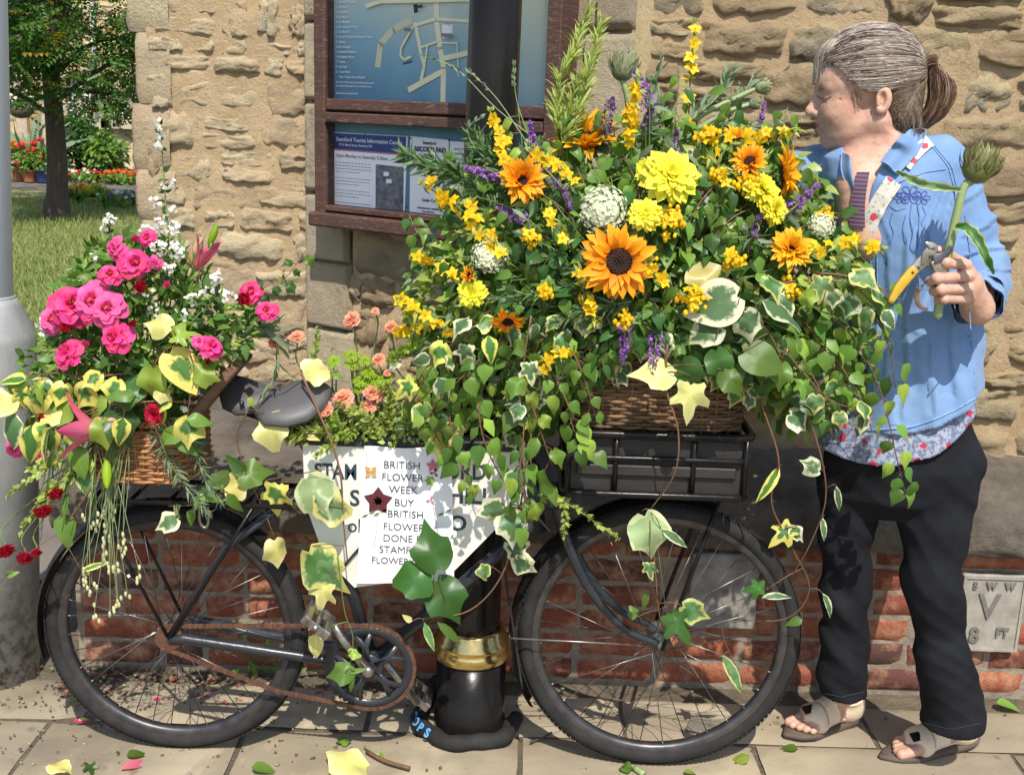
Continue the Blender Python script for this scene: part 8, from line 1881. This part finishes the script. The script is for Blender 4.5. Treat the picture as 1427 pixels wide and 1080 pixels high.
tr_o = np_part('black_trousers', in_bounds(trousc, [W(1125,560,2.28), W(1390,640,2.66), V((W(1174,980,2.45).x-.08, 2.3, .03)), V((W(1340,1010,2.4).x+.07, 2.62, .03))], .02, .0062), M_['trouser'], wo_)
for pts in ([(1288,1008),(1325,1016),(1366,1008)], [(1140,964),(1172,971),(1203,964)]): seam(pts, .0007, 'trouserseam', trous, p=tr_o)
# sandals
for i in range(2):
    h_, d_, s_, L_, bs = footframe(i); q = lambda t, s, z: h_+d_*(t*L_)+s_*s+V((0,0,z)); ol = []
    for k in range(40):
        a = 2*math.pi*k/40; t = .5-.60*math.cos(a)*.98; ww = float(np.interp(t, [-.1,0,.25,.5,.75,.95,1.08], [.020,.033,.032,.036,.046,.038,.012])); s0 = math.sin(a); ol.append((t, math.copysign(ww*abs(s0)**.6, s0)))
    m_ = MB(); vs = [q(t, s, z) for z, e in ((.001, .92), (.005, 1), (.014, 1.02), (.017, .97)) for t, s in [((t_-.5)*e+.5, s_*e) for t_, s_ in ol]]; n = 40; F = [(r*n+j, r*n+(j+1) % n, (r+1)*n+(j+1) % n, (r+1)*n+j) for r in range(3) for j in range(n)]+[tuple(range(n))[::-1], tuple(range(3*n, 4*n))]; m_.add(vs, F)
    sn = part('sandal', m_, M_['sole'], wo_)
    def upper(P, i=i, h_=h_, d_=d_, s_=s_, L_=L_):
        f = foot(P, i); d = f-.0045; v = P-np.array(h_); t = v @ np.array(d_)/L_; z = P[:, 2]; front = t-(.80-.10*np.abs(v @ np.array(s_))/.04); d = np.maximum(d, front*L_); d = np.maximum(d, .012-z); d = np.maximum(d, z-.085); g1 = np.maximum(np.abs(t-.34-(z-.04)*1.2)-.035, (.032-z)*5)*L_; g2 = np.maximum(np.abs(t-.575)-.011, (.030-z)*5)*L_; d = np.maximum(d, -g1); d = np.maximum(d, -g2); return d
    up_ = in_bounds(upper, [h_+V((0,0,.06)), h_+d_*(L_*.8)+V((0,0,.06))], .062, .0034)
    vs_, fs_ = up_; inv_ = np.array(wm(wo_).inverted()); me = bpy.data.meshes.new('upper'); me.from_pydata((vs_ @ inv_[:3,:3].T+inv_[:3,3]).tolist(), [], fs_.tolist()); me.materials.append(M_['sandal']); me.polygons.foreach_set('use_smooth', [True]*len(me.polygons)); o = bpy.data.objects.new('upper', me); C.objects.link(o); o.parent = sn
    fpx = [(1127,988),(1278,1026)][i]; bk_ = march(lambda P: foot(P, i)-.005, fpx[0], fpx[1], .0, 2.0, 2.7); m_ = MB(); Mk = basis(d_, V((0,-.5,.8))).to_3x3(); m_.box(bk_, (.011, .016, .003), Mk, bev=.001); m_.box(bk_+V((0,-.001,.0025)), (.005, .010, .0015), Mk, bev=.0007); sub('buckle', m_, M_['blackpaint'], sn, wo_)
# toenails and thumb nail
m_ = MB(); p = march(handL, 1309, 349, .0002); m_.sphere(p, .0055, 8, 6, sc3=(1,.4,.8)); part('thumbnail', m_, M_['nail'], wo_)

# cut artichoke thistle held in her hand, and the secateurs
random.seed(620)
th = thistle('globe thistle head on thick green stem held upright in the woman hand', 1363, 236, 54, 2.20, scr(72, .25), [(1343,262,2.2),(1333,300,2.2),(1322,350,2.2),(1313,395,2.198),(1306,443,2.195)], spikes=False, name='held_thistle', mt='thist', stemr=.0085) if 0 else None
LM['thist'] = leaf_mat('thistle_bract', (.16,.2,.06), (.26,.28,.11), (.42,.38,.2), (.2,.4))
th = thistle('globe thistle head on thick green stem held upright in the woman hand', 1363, 236, 60, 2.20, scr(72, .25), [(1343,262,2.2),(1333,300,2.2),(1322,350,2.2),(1313,395,2.200),(1306,443,2.198)], spikes=True, name='held_thistle', mt='thist', stemr=.0082)
def longleaf(pts, w_, t, mt='var'):
    P = spline([W(*p) for p in pts], 6); m_ = MB(); n = len(P)-1
    def fn(u, v): i = round(v*n); tt = v; ww = w_*mpp(P[i])*math.sin(math.pi*(.12+.85*tt))**.7*(1+.18*math.sin(v*40)); d = (P[min(n, i+1)]-P[max(0, i-1)]).normalized(); s_ = d.cross(CF).normalized(); return P[i]+s_*(u-.5)*2*ww+CF*(abs(u-.5)*.02+.002*math.sin(v*17+u*4))
    m_.grid(fn, 4, n); m_.uv = [(1-abs(a-.5)*2, b) for a, b in m_.uv]; return part('leaf', m_, LM[mt], t)
longleaf([(1337,266,2.19),(1310,262,2.17),(1285,258,2.15),(1262,248,2.15),(1248,240,2.16)], 6, th); longleaf([(1330,316,2.19),(1345,318,2.17),(1360,335,2.15),(1372,360,2.14),(1383,383,2.15)], 8, th)
se = thing('secateurs', 'open garden secateurs with yellow handle held in the woman hand', 'secateurs', W(1298, 362, 2.19))
def flatbar(pts, ws, th_, nm, mat_):
    P = spline([W(*p) for p in pts], 5); n = len(P)-1; m_ = MB(); wd = np.interp(np.linspace(0, 1, n+1), np.linspace(0, 1, len(ws)), ws); vs = []; F = []
    for i in range(n+1):
        d = (P[min(n, i+1)]-P[max(0, i-1)]).normalized(); s_ = d.cross(CF).normalized(); h_ = wd[i]*mpp(P[i])
        for a, b in ((-1,-.7),(-.8,-1),(.8,-1),(1,-.7),(1,.7),(.8,1),(-.8,1),(-1,.7)): vs.append(P[i]+s_*a*h_+CF*b*-th_)
    for i in range(n):
        for j in range(8): F.append((i*8+j, i*8+(j+1) % 8, (i+1)*8+(j+1) % 8, (i+1)*8+j))
    F.append(tuple(range(8))[::-1]); F.append(tuple(n*8+j for j in range(8))); m_.add(vs, F); return part(nm, m_, mat_, se)
M_['yellowgrip'] = simple('yellow_grip', (.62,.40,.03), (.5,.3,.03), 60, .45, .0005, 90, 0); M_['satin'] = simple('satin_alloy', (.42,.39,.33), (.25,.22,.18), 60, .4, 0, 60, 0, .8)
flatbar([(1240,422,2.19),(1252,402,2.19),(1268,382,2.19),(1275,375,2.19)], [4,6.5,7,6.5], .006, 'grip', M_['yellowgrip']); hb_ = flatbar([(1262,388,2.192),(1280,370,2.192),(1292,360,2.192),(1300,354,2.192)], [5,8,9,6], .003, 'handle', M_['satin'])
flatbar([(1290,372,2.19),(1294,355,2.188),(1300,345,2.188),(1289,338,2.188)], [8,9,7,1.5], .002, 'blade', M_['satin']); flatbar([(1300,362,2.185),(1312,358,2.185),(1322,350,2.185),(1324,342,2.186)], [8,6,4,1.5], .002, 'hook', M_['darksteel'])
flatbar([(1303,362,2.186),(1310,376,2.186),(1312,386,2.188)], [8,9,6], .003, 'handle', M_['satin']); flatbar([(1280,402,2.19),(1277,415,2.19),(1282,427,2.19),(1293,431,2.19)], [2.5,3,2.5,1.5], .002, 'handle', simple('rusty_bar', (.2,.1,.05), (.1,.05,.03), 60, .6))
m_ = MB(); m_.tube([W(1279,383,2.185), W(1280,400,2.185)], .0009, 5); m_.tube([W(1301,382,2.185), W(1284,400,2.185)], .0009, 5); m_.tube([W(1282,401,2.185)+CR*(.0045*math.cos(a))+CU*(.0045*math.sin(a)) for a in [6.283*i/14 for i in range(14)]], .001, 5, closed=True); part('spring', m_, M_['darksteel'], se)
m_ = MB()
for x, y in ((1272,380),(1281,373),(1297,358)): m_.sphere(W(x, y, 2.184), .0028, 8, 5)
part('rivet', m_, M_['darksteel'], se)
